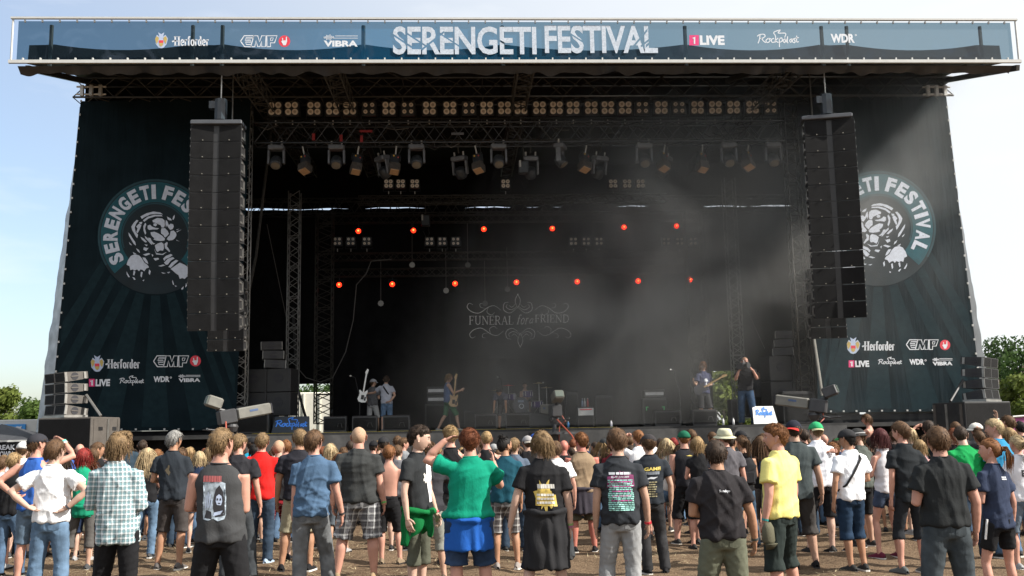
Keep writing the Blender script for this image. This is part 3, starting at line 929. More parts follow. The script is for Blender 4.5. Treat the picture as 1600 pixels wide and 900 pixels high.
# side wall tarpaulins that close the flanks of the stage
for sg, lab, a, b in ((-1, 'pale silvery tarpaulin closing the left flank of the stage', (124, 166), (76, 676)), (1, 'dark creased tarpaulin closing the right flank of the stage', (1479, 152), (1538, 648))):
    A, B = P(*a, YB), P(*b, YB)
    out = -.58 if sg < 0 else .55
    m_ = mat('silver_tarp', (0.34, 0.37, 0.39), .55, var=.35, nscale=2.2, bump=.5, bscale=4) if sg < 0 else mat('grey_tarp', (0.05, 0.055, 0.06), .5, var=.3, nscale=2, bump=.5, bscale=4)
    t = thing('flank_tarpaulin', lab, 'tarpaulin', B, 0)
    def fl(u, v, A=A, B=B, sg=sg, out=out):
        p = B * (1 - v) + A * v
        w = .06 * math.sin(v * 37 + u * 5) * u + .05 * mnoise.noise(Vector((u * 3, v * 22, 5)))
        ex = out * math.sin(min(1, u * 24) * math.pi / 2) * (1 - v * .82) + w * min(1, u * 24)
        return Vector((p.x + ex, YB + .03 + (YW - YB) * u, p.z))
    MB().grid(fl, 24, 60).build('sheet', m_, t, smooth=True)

# ================================================================== back of the stage
Z0 = ZS
def drape(t, xa, xb, za, zb_, Y, nm='drape', mt=None, amp=.05):
    n = max(6, int((xb - xa) * 9))
    return MB().grid(lambda u, v: Vector((xa + (xb - xa) * u, Y + amp * math.sin((xa + (xb - xa) * u) * 6.5 + 1.3 * math.sin(u * 17)), za + (zb_ - za) * v)), n, 3).build(nm, mt or M_BLACK, t, smooth=True)
zgap = P(800, 324, YW).z
t = thing('back_curtain', 'black back curtain of the stage with openings at both sides', 'curtain', (0, YW, Z0))
drape(t, P(516, 500, YW).x, P(1108, 500, YW).x, Z0, zgap, YW)
drape(t, XBL + .05, P(516, 500, YW).x, P(470, 600, YW).z, zgap - .02, YW + .1)
drape(t, P(1108, 500, YW).x, XBR + .6, P(1150, 579, YW).z, zgap - .02, YW + .1)
drape(t, P(1176, 600, YW).x, P(1191, 600, YW).x, Z0, P(1150, 579, YW).z + .1, YW + .06)
drape(t, P(1206, 600, YW).x, XBR + .6, Z0, P(1150, 579, YW).z + .1, YW + .06)
drape(t, XBL + .05, P(436, 600, YW).x, Z0, P(470, 600, YW).z + .1, YW + .06)
MB().grid(lambda u, v: Vector((XBL + .05 + (XBR - XBL + .5) * u, YW + .25, (P(800, 320.5, YW).z - .16 * max(0, mnoise.noise(Vector((u * 14, 3, 1))) + .25 + .5 * (u - .45))) * (1 - v) + (ZR + .5) * v)), 150, 2).build('upper_drape', M_BLACK, t)
# band backdrop
YD = 40.55
t = thing('band_backdrop', 'black backdrop cloth printed with a grey band name between scroll ornaments', 'backdrop', P(811, 560, YD))
a = rect_px(700, 455, 925, 560, YD)
MB().add([(a[0], YD, a[2]), (a[1], YD, a[2]), (a[1], YD, a[3]), (a[0], YD, a[3])], [(0, 1, 2, 3)]).build('cloth', M_BLACK, t)
M_GP = mat('print_grey', (0.80, 0.80, 0.78), .9, var=.2, nscale=9)
k = Ink()
serif_text(k, 'FUNERAL', 733, 494, 803, 507, YD, 1.7)
serif_text(k, 'for', 807, 492, 825, 506.5, YD, 1.2, .25)
serif_text(k, 'a', 826, 494, 834, 505, YD, 1.1, .25)
serif_text(k, 'FRIEND', 836, 492, 890, 503.5, YD, 1.7)
k.build('band_lettering', M_GP, t)
def scroll(cx, cy, s):
    out = []
    for m_ in (-1, 1):
        q = lambda pts: curve_pts([(cx + m_ * x, cy + s * y) for x, y in pts], 6)
        out += [(q([(0, 0), (12, 9), (22, 4), (21, -6), (14, -8)]), 1.1), (q([(0, -2), (10, 4), (18, 0), (16, -5)]), .9), (q([(3, -6), (9, 0), (14, -3)]), .7),
                (q([(0, 2), (-4, -10), (0, -20), (1, -20)]), .9), (q([(26, 5), (36, -2), (46, 0), (60, 9), (72, 7), (79, 0), (76, -6), (70, -4)]), 1.3),
                (q([(46, 0), (48, 8), (41, 12), (36, 8)]), .9), (q([(50, 2), (58, 0), (59, -5), (54, -6)]), .7)]
    return out
k = Ink()
for pts, w in scroll(809, 480, 1) + scroll(813, 522, -1):
    k.stroke(pts, w, YD, PR, True)
k.build('scroll_ornament', M_GP, t)

# ================================================================== truss towers on the stage
M_TOW = mat('tower_aluminium', (.34, .34, .33), .45, .3, var=.2)
def tower(label, px, pyb, pyt, Y, w, m, r=.028, step=.55):
    a, b = P(px, pyb, Y), P(px, pyb, Y)
    b.z = P(px, pyt, Y).z
    return truss('truss_tower', label, (a.x, Y, max(a.z, Z0)), (a.x, Y, b.z), w, w, step, r, m, up=(0, 1, 0), group='truss towers on the stage')
tower('bright aluminium truss tower behind the left side fill loudspeakers', 456, 660, 300, 36.0, .40, M_TOW, .02)
tower('bright aluminium truss tower behind the standing camera operator', 1157, 650, 280, 36.0, .40, M_TOW, .02)
tower('dark truss tower left of the bassist, by the back opening', 505, 662, 330, 38.5, .62, M_ALUD)
tower('dark truss tower behind the right guitarist', 1096, 655, 330, 38.5, .62, M_ALUD)
tower('silver truss tower at the inner edge of the left side banner', 373, 680, 160, 30.9, .40, M_TOW, .020)
tower('dull truss tower at the inner edge of the right side banner', 1262, 660, 160, 30.9, .42, M_ALUD, .022)
# thin poles and cables on the stage
def pole(name, label, cat, pts, r, m, group=None):
    o = MB().tube(pts, r, 6).build(name, m)
    return tag(o, label, cat, group)
pole('slanting_pole', 'slanting pole leaning from the floor to the rig beside the left array', 'pole', [P(366, 570, 33), P(400, 400, 33), P(424, 200, 33)], .05, M_ALUD)
pole('slanting_pole', 'bright upright pole at the left edge of the right side banner', 'pole', [P(1285, 618, 30.2), P(1272, 530, 30.2)], .045, mat('pale_pole', (.3, .29, .26), .5))
pole('hanging_cable', 'thin grey cable looping down from the rear rig to the left tower', 'cable', [Vector(P(x, y, 38)) for x, y in [(612, 405), (580, 408), (572, 428), (557, 445), (552, 500), (540, 550), (520, 590), (500, 597), (478, 590), (465, 575)]], .016, M_GREYC)
pole('hanging_cable', 'dark cable hanging by the left opening beside the truck', 'cable', [Vector(P(x, y, 37)) for x, y in [(458, 480), (462, 560), (466, 610), (474, 640), (480, 660)]], .05, M_CABLE)
pole('guy_wire', 'thin wire slanting from the right tower down to the deck', 'wire', [P(1163, 475, 37), P(1195, 545, 37)], .012, M_GREYC)
pole('guy_wire', 'thin wire slanting behind the left tower', 'wire', [P(417, 350, 37), P(448, 500, 37)], .012, M_GREYC)

# ================================================================== main loudspeaker arrays
def array_box(t, M, w=1.34, h=.43, d=.55):
    """one line array element: cabinet, two grilles in a shallow V and the centre strip; M places it (front = -Y)"""
    f = lambda x, y, z: M @ Vector((x, y, z))
    c = MB()
    hw, hh = w / 2, h / 2 - .006
    fr = [(-hw, 0), (-.07, .05), (.07, .05), (hw, 0)]
    vs = [f(x, y, z) for z in (-hh, hh) for x, y in fr] + [f(x, d, z * .72) for z in (-hh, hh) for x in (-hw, hw)]
    c.add(vs, [(0, 1, 5, 4), (1, 2, 6, 5), (2, 3, 7, 6), (8, 10, 11, 9)[::-1], (0, 4, 10, 8), (3, 9, 11, 7), (4, 5, 6, 7, 11, 10), (0, 8, 9, 3, 2, 1)])
    b = c.build('loudspeaker_box', M_CABD, t)
    for s in (-1, 1):
        g = MB()
        xa, xb = s * .075, s * (hw - .012)
        pts = [f(xa, .046 - .012, -hh + .012), f(xb, -.010, -hh + .012), f(xb, -.010, hh - .012), f(xa, .046 - .012, hh - .012)]
        if s < 0: pts = pts[::-1]
        g.slab(pts, (M.to_3x3() @ Vector((0, -1, 0))), .012)
        g.build('grille', M_GRILL, b)
        st_ = MB(); st_.box(f(s * hw * .52, -.005, -hh + .035), (.025, .02, .025)); st_.build('badge', mat('badge_dull', (.20, .19, .16), .5), b)
        e = MB()
        for zz in (-.12, .12):
            e.box(f(s * (hw + .012), .12, zz), (.02, .14, .05), M.to_3x3())
        e.box(f(s * (hw + .012), .36, 0), (.02, .05, .24), M.to_3x3())
        e.build('rigging_plate', M_STEEL, b)['kind'] = 'stuff'
    return b
def hang(label, px, pyt, Y, n, rz, h=.448, lean=0.0):
    a = P(px, pyt, Y)
    t = thing('loudspeaker_array', label, 'loudspeaker array', a, 0, 'flown loudspeaker arrays')
    top = Vector((a.x, Y, a.z))
    h = h * 1.03; pos = top.copy(); tilt = R(lean)
    Rz = Matrix.Rotation(rz, 4, 'Z')
    fr = MB().box((0, 0, 0), (.1, .1, .1)); fr = MB()
    fr.bev(top + Vector((0, .25, .07)), (1.36, .62, .12), .02, Rz.to_3x3()); fr.build('bumper_frame', mat('bumper_paint', (.07, .075, .085), .5), t)
    for i in range(n):
        tilt -= R(.25 + max(0, (i - n * .45)) * .20)
        dn = Rz.to_3x3() @ (Matrix.Rotation(-tilt, 3, 'X') @ Vector((0, 0, -1)))
        c = pos + dn * (h / 2)
        M = Matrix.Translation(c) @ Rz @ Matrix.Rotation(-tilt, 4, 'X')
        array_box(t, M, h=h)
        pos = pos + dn * h
    mo = MB()
    mc = top + Vector((.05, .25, .5))
    mo.bar(mc - Vector((0, 0, .3)), mc + Vector((0, 0, .28)), .17, 10); mo.box(mc + Vector((-.22, 0, .12)), (.16, .2, .2)); mo.build('chain_hoist', M_FIX, t)
    MB().bar(mc + Vector((0, 0, .28)), (mc.x, mc.y, ZR + .05), .018, 5).build('chain', M_ALU, t)
    for dx in (-.5, .55):
        MB().bar(top + Rz.to_3x3() @ Vector((dx, .3, .13)), (mc.x, mc.y, mc.z - .28), .012, 4).build('sling', M_STEEL, t)
    return t
hang('tall hanging loudspeaker array of twelve boxes left of the stage', 338, 195, 26.0, 12, R(0))
hang('tall hanging loudspeaker array of twelve boxes right of the stage', 1295, 186, 26.0, 12, R(-13))
def stub(label, px, pyb, Y, rz):
    a = P(px, pyb, Y)
    t = thing('rear_loudspeaker_array', label, 'loudspeaker array', a, 0, 'short arrays behind the main arrays')
    for i in range(6):
        M = Matrix.Translation((a.x, Y, a.z + .2 + i * .345)) @ Matrix.Rotation(rz, 4, 'Z') @ Matrix.Rotation(R(4 - i), 4, 'X')
        array_box(t, M, 1.0, .34, .45)
    MB().bar((a.x, Y + .2, a.z + 2.2), (a.x, Y + .2, ZR), .02, 5).build('chain', M_STEEL, t)
    for sx in (-.3, .3):
        MB().bar((a.x + sx, Y + .25, a.z + 2.0), (a.x + sx * .2, Y + .25, a.z + 3.2), .02, 5).build('sling', M_STEEL, t)
stub('short loudspeaker hang just below and behind the left main array', 352, 551, 28.0, R(0))
stub('short loudspeaker hang just below and behind the right main array', 1296, 531, 28.0, R(-10))

# ---- ground stacks beside the stage
def outfill(lab_a, lab_s, pxa, pya, pxs_, pys, Y, sg):
    # subwoofer block
    a = P(pxs_, pys, Y)
    w, d, h = 1.55, 1.15, a.z
    rz = -sg * R(-17)
    t = thing('subwoofer_stack', lab_s, 'subwoofer', (a.x, Y, 0), rz, 'ground subwoofer stacks')
    M = WM[t.name]
    hb = h / 2
    for i in range(2):
        c = MB(); c.bev(M @ Vector((0, d / 2, hb * (i + .5))), (w, d, hb - .012), .015, M.to_3x3()); b = c.build('loudspeaker_box', M_CABD if sg > 0 else M_CAB, t)
        MB().slab([M @ Vector(p) for p in ((-w / 2 + .03, -.004, hb * i + .04), (w / 2 - .03, -.004, hb * i + .04), (w / 2 - .03, -.004, hb * (i + 1) - .05), (-w / 2 + .03, -.004, hb * (i + 1) - .05))], M.to_3x3() @ Vector((0, -1, 0)), .01).build('grille', M_GRILL, b)
        for yy in (.32, .80):
            hd = MB()
            for zz in (.25, .75):
                hd.box(M @ Vector((-sg * (w / 2 + .004), d * yy, hb * (i + zz))), (.01, .16, .09), M.to_3x3())
            hd.build('handle', M_BOX, b)
        MB().box(M @ Vector((-sg * (w / 2 + .012), d * .56, hb * (i + .5))), (.025, .07, hb * .92), M.to_3x3()).build('rail', M_STEEL, b)
        for yy in (.12, .94):
            MB().box(M @ Vector((-sg * (w / 2 + .006), d * yy, hb * (i + .5))), (.012, .09, hb * .9), M.to_3x3()).build('edge_rail', M_CAB, b)
    # array standing on it
    b_ = P(pxa, pya, Y + .5)
    top = h
    t = thing('loudspeaker_stack', lab_a, 'loudspeaker stack', (b_.x, Y + .45, top), sg * R(45), 'out fill loudspeaker stacks')
    M0 = WM[t.name]
    z = .06
    n = 4
    hh = (P(pxa, 583 if sg < 0 else 559, Y + .5).z - top - .06) / n
    MB().box(M0 @ Vector((0, .3, .03)), (1.3, .6, .06), M0.to_3x3()).build('base_plate', M_STEEL, t)
    for i in range(n):
        til = R(-6 + i * 4.5)
        M = M0 @ Matrix.Translation((0, 0.03 - .012 * i, z + hh / 2)) @ Matrix.Rotation(til, 4, 'X')
        w_ = 1.16; d_ = .60; h_ = hh - .015
        f = lambda x, y, zz: M @ Vector((x, y, zz))
        c = MB()
        q = h_ / 2
        vs = [f(x, 0, zz) for zz in (-q, q) for x in (-w_ / 2, w_ / 2)] + [f(x, d_, zz * .70) for zz in (-q, q) for x in (-w_ / 2, w_ / 2)]
        c.add(vs, [(0, 1, 3, 2), (4, 6, 7, 5), (0, 2, 6, 4), (1, 5, 7, 3), (2, 3, 7, 6), (0, 4, 5, 1)])
        b = c.build('loudspeaker_box', M_CAB if sg < 0 else M_BOX, t)
        for s in (-1, 1):
            MB().slab([f(s * .3 - .26, -.003, -q + .02), f(s * .3 + .26, -.003, -q + .02), f(s * .3 + .26, -.003, q - .02), f(s * .3 - .26, -.003, q - .02)], M.to_3x3() @ Vector((0, -1, 0)), .01).build('grille', M_GRILL, b)
            hd = MB(); hd.disc(f(s * (w_ / 2 + .003), .26, 0), M.to_3x3() @ Vector((1, 0, 0)), .095, .008, 16); hd.build('handle_recess', M_PRINTK, b)
            hd = MB(); hd.box(f(s * (w_ / 2 + .010), .26, 0), (.012, .19, .03), M.to_3x3()); hd.build('handle_bar', M_CAB if sg < 0 else M_BOX, b)
            rg = MB()
            for yy in (.03, .52):
                rg.box(f(s * (w_ / 2 + .012), yy, 0), (.02, .06, h_ * (.9 if yy < .1 else .66)), M.to_3x3())
            rg.build('rigging_plate', M_STEEL, b)['kind'] = 'stuff'
        z += hh
    p0 = M0 @ Vector((-sg * .62, .55, hh * 2.1)); p1 = M @ Vector((0, 0, 0))
    s0 = P(pxs_ + (-sg) * 52, pys + 2, Y - .1)
    MB().bar(p0, (s0.x, s0.y + .2, top + .02), .035, 6).build('strut', M_STEEL if sg < 0 else M_BOX, t)
outfill('stack of four loudspeakers with sunlit brown sides at far left', 'wide black subwoofer block under the left outfill loudspeakers', 84, 652, 101, 652, 25.6, -1)
outfill('stack of four black loudspeakers at far right, before the trees', 'wide black subwoofer block under the right outfill loudspeakers', 1552, 628, 1543, 627, 25.6, 1)

# ---- side fills on the stage
def sidefill(lab, px, pyt_box, pyt_sub, Y, sg):
    a = P(px, pyt_sub, Y)
    t = thing('side_fill_stack', lab, 'loudspeaker stack', (a.x, Y, Z0), sg * R(10), 'side fill loudspeakers on stage')
    M0 = WM[t.name]
    H = a.z - Z0
    base = .55
    for i in range(2):
        for s in (-1, 1):
            hh = (H - base) / 2
            M = M0 @ Matrix.Translation((s * .40, 0, base + hh * (i + .5)))
            c = MB(); c.bev(M @ Vector((0, .35, 0)), (.78, .7, hh - .01), .015, M.to_3x3()); b = c.build('loudspeaker_box', M_CABD, t)
            hd = MB(); hd.disc(M @ Vector((0, -.003, .06)), M.to_3x3() @ Vector((0, 1, 0)), .15, .012, 16); hd.build('handle_recess', M_PRINTK, b)
            MB().box(M @ Vector((0, -.012, .06)), (.30, .012, .05), M.to_3x3()).build('handle_bar', M_CABD, b)
    MB().box(M0 @ Vector((0, .35, base / 2 - .005)), (1.5, .65, base - .02), M0.to_3x3()).build('plinth', M_BOX, t)
    MB().box(M0 @ Vector((0, -.02, base + (H - base) / 2)), (.06, .04, H - base), M0.to_3x3()).build('strap', M_CABD, t)
    Ht = P(px, pyt_box, Y).z - a.z
    for i in range(3):
        hh = Ht / 3
        M = M0 @ Matrix.Translation((-sg * .22 - sg * .06 * (1 - i), .02, H + hh * (i + .5))) @ Matrix.Rotation(R(-6 + 5 * i), 4, 'X') @ Matrix.Rotation(-sg * R(25), 4, 'Z')
        c = MB(); c.bev(M @ Vector((0, .3, 0)), (.62, .6, hh - .02), .012, M.to_3x3()); b = c.build('loudspeaker_box', M_CABD, t)
        hd = MB(); hd.disc(M @ Vector((0, -.003, 0)), M.to_3x3() @ Vector((0, 1, 0)), .12, .012, 16); hd.build('handle_recess', M_PRINTK, b)
        MB().box(M @ Vector((0, -.012, 0)), (.24, .012, .04), M.to_3x3()).build('handle_bar', M_CABD, b)
        rg = MB()
        for s in (-1, 1): rg.box(M @ Vector((s * .318, .05, 0)), (.015, .05, hh * .9), M.to_3x3())
        rg.build('rigging_plate', M_STEEL, b)['kind'] = 'stuff'
sidefill('dark side fill loudspeaker stack on the left of the stage', 416, 533, 576, 31.2, -1)
sidefill('dark side fill loudspeaker stack on the right of the stage', 1237, 516, 556, 31.2, 1)
# ================================================================== lighting rig
YT = 30.9
za, zb2 = P(812, 194, YT).z, P(812, 225, YT).z
truss('lighting_truss', 'front lighting truss carrying the row of blinder lamps', (P(400, 212, YT).x, YT, (za + zb2) / 2), (P(1222, 212, YT).x, YT, (za + zb2) / 2), .5, za - zb2, .95, .026, mat('blued_truss', (.10, .11, .125), .45, .6, var=.2))
M_LAMP = mat('blinder_lamp', (0.88, 0.80, 0.70), 0.35, 0.0, var=.12, nscale=30)
M_LAMPD = mat('blinder_lamp_centre', (0.55, 0.46, 0.36), 0.3, 0.1, var=.1)
def blinder_proto(name, big, r):
    t = thing(name, 'x', 'stage light', (0, 0, 0))
    MB().bev((0, .10, 0), (.46, .2, .46), .02).build('housing', M_FIX, t)
    for sx in (-1, 1):
        for sz in (-1, 1):
            l = MB()
            l.disc((sx * .108, -.015, sz * .108), (0, 1, 0), r, .03, 16)
            b = l.build('lamp', M_LAMP, t)
            MB().disc((sx * .108, -.034, sz * .108), (0, 1, 0), r * .45, .008, 12).build('filament', M_LAMPD, b)
    y = MB(); y.tube([(-.26, .1, .02), (-.26, .1, -.36), (.26, .1, -.36), (.26, .1, .02)], .014, 5); y.build('yoke', M_FIX, t)
    c = MB(); c.bar((0, .1, -.36), (0, .1, -.50), .022, 6); c.build('clamp', M_WHITE, t)
    return t
bl = [(429.5, 1), (455.6, 1), (490.6, 1), (519.7, 1), (546.4, 1), (576.4, 0), (607.7, 1), (637.2, 0), (671, 1), (703, 1), (733, 0), (760.6, 1), (788.4, 1), (814, 1), (843, 1), (869.6, 1), (895.7, 1), (924, 1), (950, 1), (977, 1), (1004, 0), (1033.5, 1), (1061, 0), (1090, 1), (1118, 1), (1146.5, 1), (1176, 1), (1204.5, 0)]
proto = {1: blinder_proto('blinder_light', True, .096), 0: blinder_proto('blinder_light', False, .066)}
used = {0: False, 1: False}
nth = ['first', 'second', 'third', 'fourth', 'fifth', 'sixth', 'seventh', 'eighth', 'ninth', 'tenth', 'eleventh', 'twelfth', 'thirteenth', 'fourteenth', 'fifteenth', 'sixteenth', 'seventeenth', 'eighteenth', 'nineteenth', 'twentieth', 'twenty-first', 'twenty-second', 'twenty-third', 'twenty-fourth', 'twenty-fifth', 'twenty-sixth', 'twenty-seventh', 'twenty-eighth']
for i, (px, big) in enumerate(bl):
    lab = '%s blinder from the left in the front row of lamps, with four %s lamps' % (nth[i], 'large' if big else 'small')
    loc = (P(px, 175, YT - .25).x, YT - .25, za + .46)
    if used[big]:
        o = copy_tree(proto[big], loc, 0, lab)
    else:
        o = proto[big]; o.location = loc; o['label'] = lab; used[big] = True
    o['group'] = 'blinder lamps on the front truss'
    o.rotation_euler = (R(rng.uniform(2, 9)), 0, R(rng.uniform(-4, 4)))
# rear blinders
k = 0
places = [('below the front truss', 287, 34.4, [(607, 1), (626, 1), (648, 1), (790, 1), (958, 1), (980, 1), (1001, 1)]), ('hanging before the back curtain', 377, 38.8, [(527, 0), (548, 0), (573, 0), (671, 1), (691, 1), (712, 1), (896, 0), (916, 0), (936, 0), (1041, 0), (1062, 0), (1083, 0)])]
for wh, py, Y, lst in places:
    for i, (px, big) in enumerate(lst):
        p_ = P(px, py, Y)
        o = copy_tree(proto[1 if Y < 36 else 0], (p_.x, Y, p_.z), 0, '%s small rear blinder from the left among those %s' % (nth[i], wh))
        o['group'] = 'rear blinder lamps'
        s_ = .72 if Y < 36 else .8
        o.scale = (s_, s_, s_)
for Y, py, xa_, xb_, lab in ((34.4, 287, 560, 1040, 'dark mid stage truss carrying the small blinders below the front truss'), (38.8, 377, 505, 1110, 'thin dark truss under the dim blinders before the back curtain')):
    z_ = P(800, py, Y).z - .56
    truss('lighting_truss', lab, (P(xa_, py, Y).x, Y + .08, z_), (P(xb_, py, Y).x, Y + .08, z_), .28, .28, .55, .018, M_ALUD)
# moving heads
def moving_head():
    t = thing('moving_head_light', 'x', 'stage light', (0, 0, 0))
    MB().bev((0, 0, -.12), (.50, .34, .16), .03).build('base', M_FIXL, t)
    for sx in (-1, 1):
        MB().bar((sx * .16, 0, -.04), (sx * .16, 0, .10), .03, 6).build('clamp', M_WHITE, t)
        MB().bev((sx * .235, 0, -.42), (.07, .16, .46), .02).build('yoke_arm', M_FIXL, t)
    h = MB()
    h.rings([(0, 0, .16, .10, .10), (0, 0, .12, .16, .16), (0, 0, -.02, .19, .19), (0, 0, -.14, .19, .19), (0, 0, -.20, .17, .17)], 16, Matrix.Translation((0, 0, -.56)) @ Matrix.Rotation(R(-35), 4, 'X'))
    b = h.build('head', M_FIX, t, smooth=True)
    n_ = Matrix.Rotation(R(-35), 3, 'X') @ Vector((0, 0, -1))
    MB().disc(Vector((0, 0, -.56)) + n_ * .205, n_, .14, .02, 16).build('lens', mat('lamp_lens', (.20, .17, .13), .2, var=.2), b)
    return t
mh = [432, 526, 651, 779, 875, 1006, 1138, 1207]
pm = moving_head()
for i, px in enumerate(mh):
    lab = '%s pale moving head from the left hanging under the front truss' % nth[i]
    p_ = P(px, 232, YT - .2)
    o = pm if i == 0 else copy_tree(pm)
    o['label'] = lab; o['group'] = 'moving heads under the front truss'
    o.location = (p_.x, YT - .2, zb2 - .04)
    if i in (4,): o.rotation_euler = (0, 0, R(70))
mh2 = [596, 717, 829, 938, 1040]
for i, px in enumerate(mh2):
    o = copy_tree(pm)
    o['label'] = '%s darker moving head from the left hung lower behind the front truss' % nth[i]
    o['group'] = 'moving heads behind the front truss'
    p_ = P(px, 242, YT + .7)
    o.location = (p_.x, YT + .7, p_.z); o.rotation_euler = (R(-12), 0, R(180 + 25 * (i - 2)))
    MB().bar((0, 0, .05), (0, 0, .45), .03, 6).build('drop_bar', M_ALUD, o, world=False)
def profile_light():
    t = thing('profile_light', 'x', 'stage light', (0, 0, 0))
    MB().bar((0, 0, .08), (0, 0, -.2), .025, 6).build('clamp', M_WHITE, t)
    MB().tube([(-.17, 0, -.42), (-.17, 0, -.2), (.17, 0, -.2), (.17, 0, -.42)], .014, 5).build('yoke', M_FIX, t)
    Mx = Matrix.Translation((0, 0, -.42)) @ Matrix.Rotation(R(-22), 4, 'X')
    b = MB(); b.bev(Mx @ Vector((0, 0, .02)), (.26, .26, .36), .03, Mx.to_3x3()); b = b.build('body', M_FIX, t)
    MB().bev(Mx @ Vector((0, 0, -.30)), (.34, .34, .28), .02, Mx.to_3x3()).build('hood', mat('weathered_hood', (.07, .06, .052), .7, var=.3, nscale=14), t)
    MB().box(Mx @ Vector((0, -.02, -.455)), (.26, .26, .03), Mx.to_3x3()).build('lens_frame', mat('warm_frame', (.5, .30, .16), .5), t)
    MB().disc(Mx @ Vector((-.06, -.14, .1)), (0, 1, 0), .028, .02, 8).build('knob', mat('yellow_knob', (.65, .40, .04), .4), b)
    MB().disc(Mx @ Vector((.08, -.14, .06)), (0, 1, 0), .024, .02, 8).build('knob', mat('red_knob', (.5, .05, .03), .4), b)
    MB().tube([Mx @ Vector((.1, 0, .2)), (.18, -.02, .05), (.1, 0, .12), (.02, 0, .1)], .012, 5).build('lead', M_CABLE, t)
    return t
pp = profile_light()
pf = [(473.5, 14), (560, -8), (619, -6), (743, 12), (916, -14), (1038.6, -16), (1097.6, -8), (1169.5, -20)]
for i, (px, ry) in enumerate(pf):
    o = pp if i == 0 else copy_tree(pp)
    o['label'] = '%s tilted spot with brown hood from the left under the front truss' % nth[i]
    o['group'] = 'tilted spots under the front truss'
    p_ = P(px, 236, YT - .1)
    o.location = (p_.x, YT - .1, zb2 - .16); o.rotation_euler = (0, R(-ry), R(-ry * 2))
# red lamps burning at the rear
M_RED = emit_mat('red_lamp_glow', (1.0, 0.022, 0.006), 2.6, (.3, .02, .01))
M_REDC = emit_mat('red_lamp_core', (1.0, 0.16, 0.03), 3.5, (.3, .02, .01))
def red_lamp():
    t = thing('red_lamp', 'x', 'stage light', (0, 0, 0))
    MB().rings([(0, 0, .14, .06, .06), (0, 0, .08, .14, .14), (0, 0, -.02, .165, .165)], 14, Matrix.Rotation(R(-85), 4, 'X')).build('housing', M_FIX, t, smooth=True)
    l = MB(); l.rings([(0, 0, .0, .145, .145), (0, 0, -.05, .11, .11), (0, 0, -.075, .05, .05)], 14, Matrix.Rotation(R(-90), 4, 'X')); l = l.build('lens', M_RED, t, smooth=True)
    MB().disc((0, -.078, .01), (0, 1, 0), .05, .02, 10).build('core', M_REDC, l)
    MB().tube([(-.2, .05, 0), (-.2, .05, .24), (.2, .05, .24), (.2, .05, 0)], .014, 5).build('yoke', M_FIX, t)
    MB().bar((0, .05, .24), (0, .05, .5), .02, 5).build('clamp', M_FIX, t)
    return t
pr = red_lamp()
first = True
for row, py, lst in (('upper', 359, [(560, 2), (646, 1), (756, -1), (863, -2), (975, -4), (1057, -6)]), ('lower', 442, [(530, 3), (613, 2), (711, 1), (807, -1), (902, -2), (997, -3), (1078, -5)])):
    for i, (px, dy) in enumerate(lst):
        o = pr if first else copy_tree(pr)
        first = False
        Y = 39.4 if row == 'upper' else 39.6
        p_ = P(px, py + dy, Y)
        o.location = p_; o.scale = (.78, .78, .78)
        o['label'] = '%s glowing red lamp from the left in the %s row before the back curtain' % (nth[i], row)
        o['group'] = 'glowing red lamps'
truss('rear_lighting_truss', 'dark rear truss carrying the upper row of red lamps', (P(505, 341, 39.5).x, 39.45, P(800, 341, 39.45).z), (P(1110, 341, 39.5).x, 39.45, P(800, 341, 39.45).z), .3, .3, .6, .02, M_ALUD)
truss('rear_lighting_truss', 'dark rear truss carrying the lower row of red lamps', (P(505, 426, 39.6).x, 39.65, P(800, 424, 39.65).z), (P(1110, 426, 39.6).x, 39.65, P(800, 424, 39.65).z), .3, .3, .6, .02, M_ALUD)
# pale discs hung on cords
for i, (px, py) in enumerate([(644, 414), (595, 474), (697, 454), (731, 414), (758, 474), (793, 452)]):
    p_ = P(px, py, 39.0)
    t = thing('hanging_disc', '%s pale disc from the left hung on a cord before the curtain' % nth[[0, 1, 2, 3, 4, 5].index([1, 0, 2, 3, 4, 5][i])], 'stage decoration', p_, 0, 'pale discs hanging on cords')
    MB().disc(p_, (0, 1, 0), .115, .04, 8).build('disc', mat('pale_disc', (.36, .35, .33), .5) if i < 3 else mat('dim_disc', (.12, .12, .115), .5), t)
    MB().bar(p_ + V(0, 0, .11), p_ + V(0, 0, 1.7), .010, 4).build('cord', M_GREYC, t)
# hoist and cable bundles of the rig
for i, (px, py, Y, lab) in enumerate(((818, 262, 31.5, 'control box with cables hanging below the truss at the stage centre'), (665, 345, 37.5, 'dark tilted spot hanging high before the curtain, left of centre'))):
    p_ = P(px, py, Y)
    t = thing('rig_box', lab, 'rigging', p_)
    MB().bev(p_, (.34, .3, .42), .03).build('body', M_FIX, t)
    MB().bar(p_ + V(0, 0, .2), p_ + V(0, 0, 1.0), .02, 5).build('drop_bar', M_ALUD, t)
    MB().tube([p_ + V(.1, 0, -.2), p_ + V(.14, 0, -.5), p_ + V(.05, .05, -.7), p_ + V(-.1, 0, -.4)], .014, 5).build('lead', M_CABLE, t)
    MB().box(p_ + V(-.12, -.16, .1), (.06, .02, .22)).build('plate', M_WHITE, t)

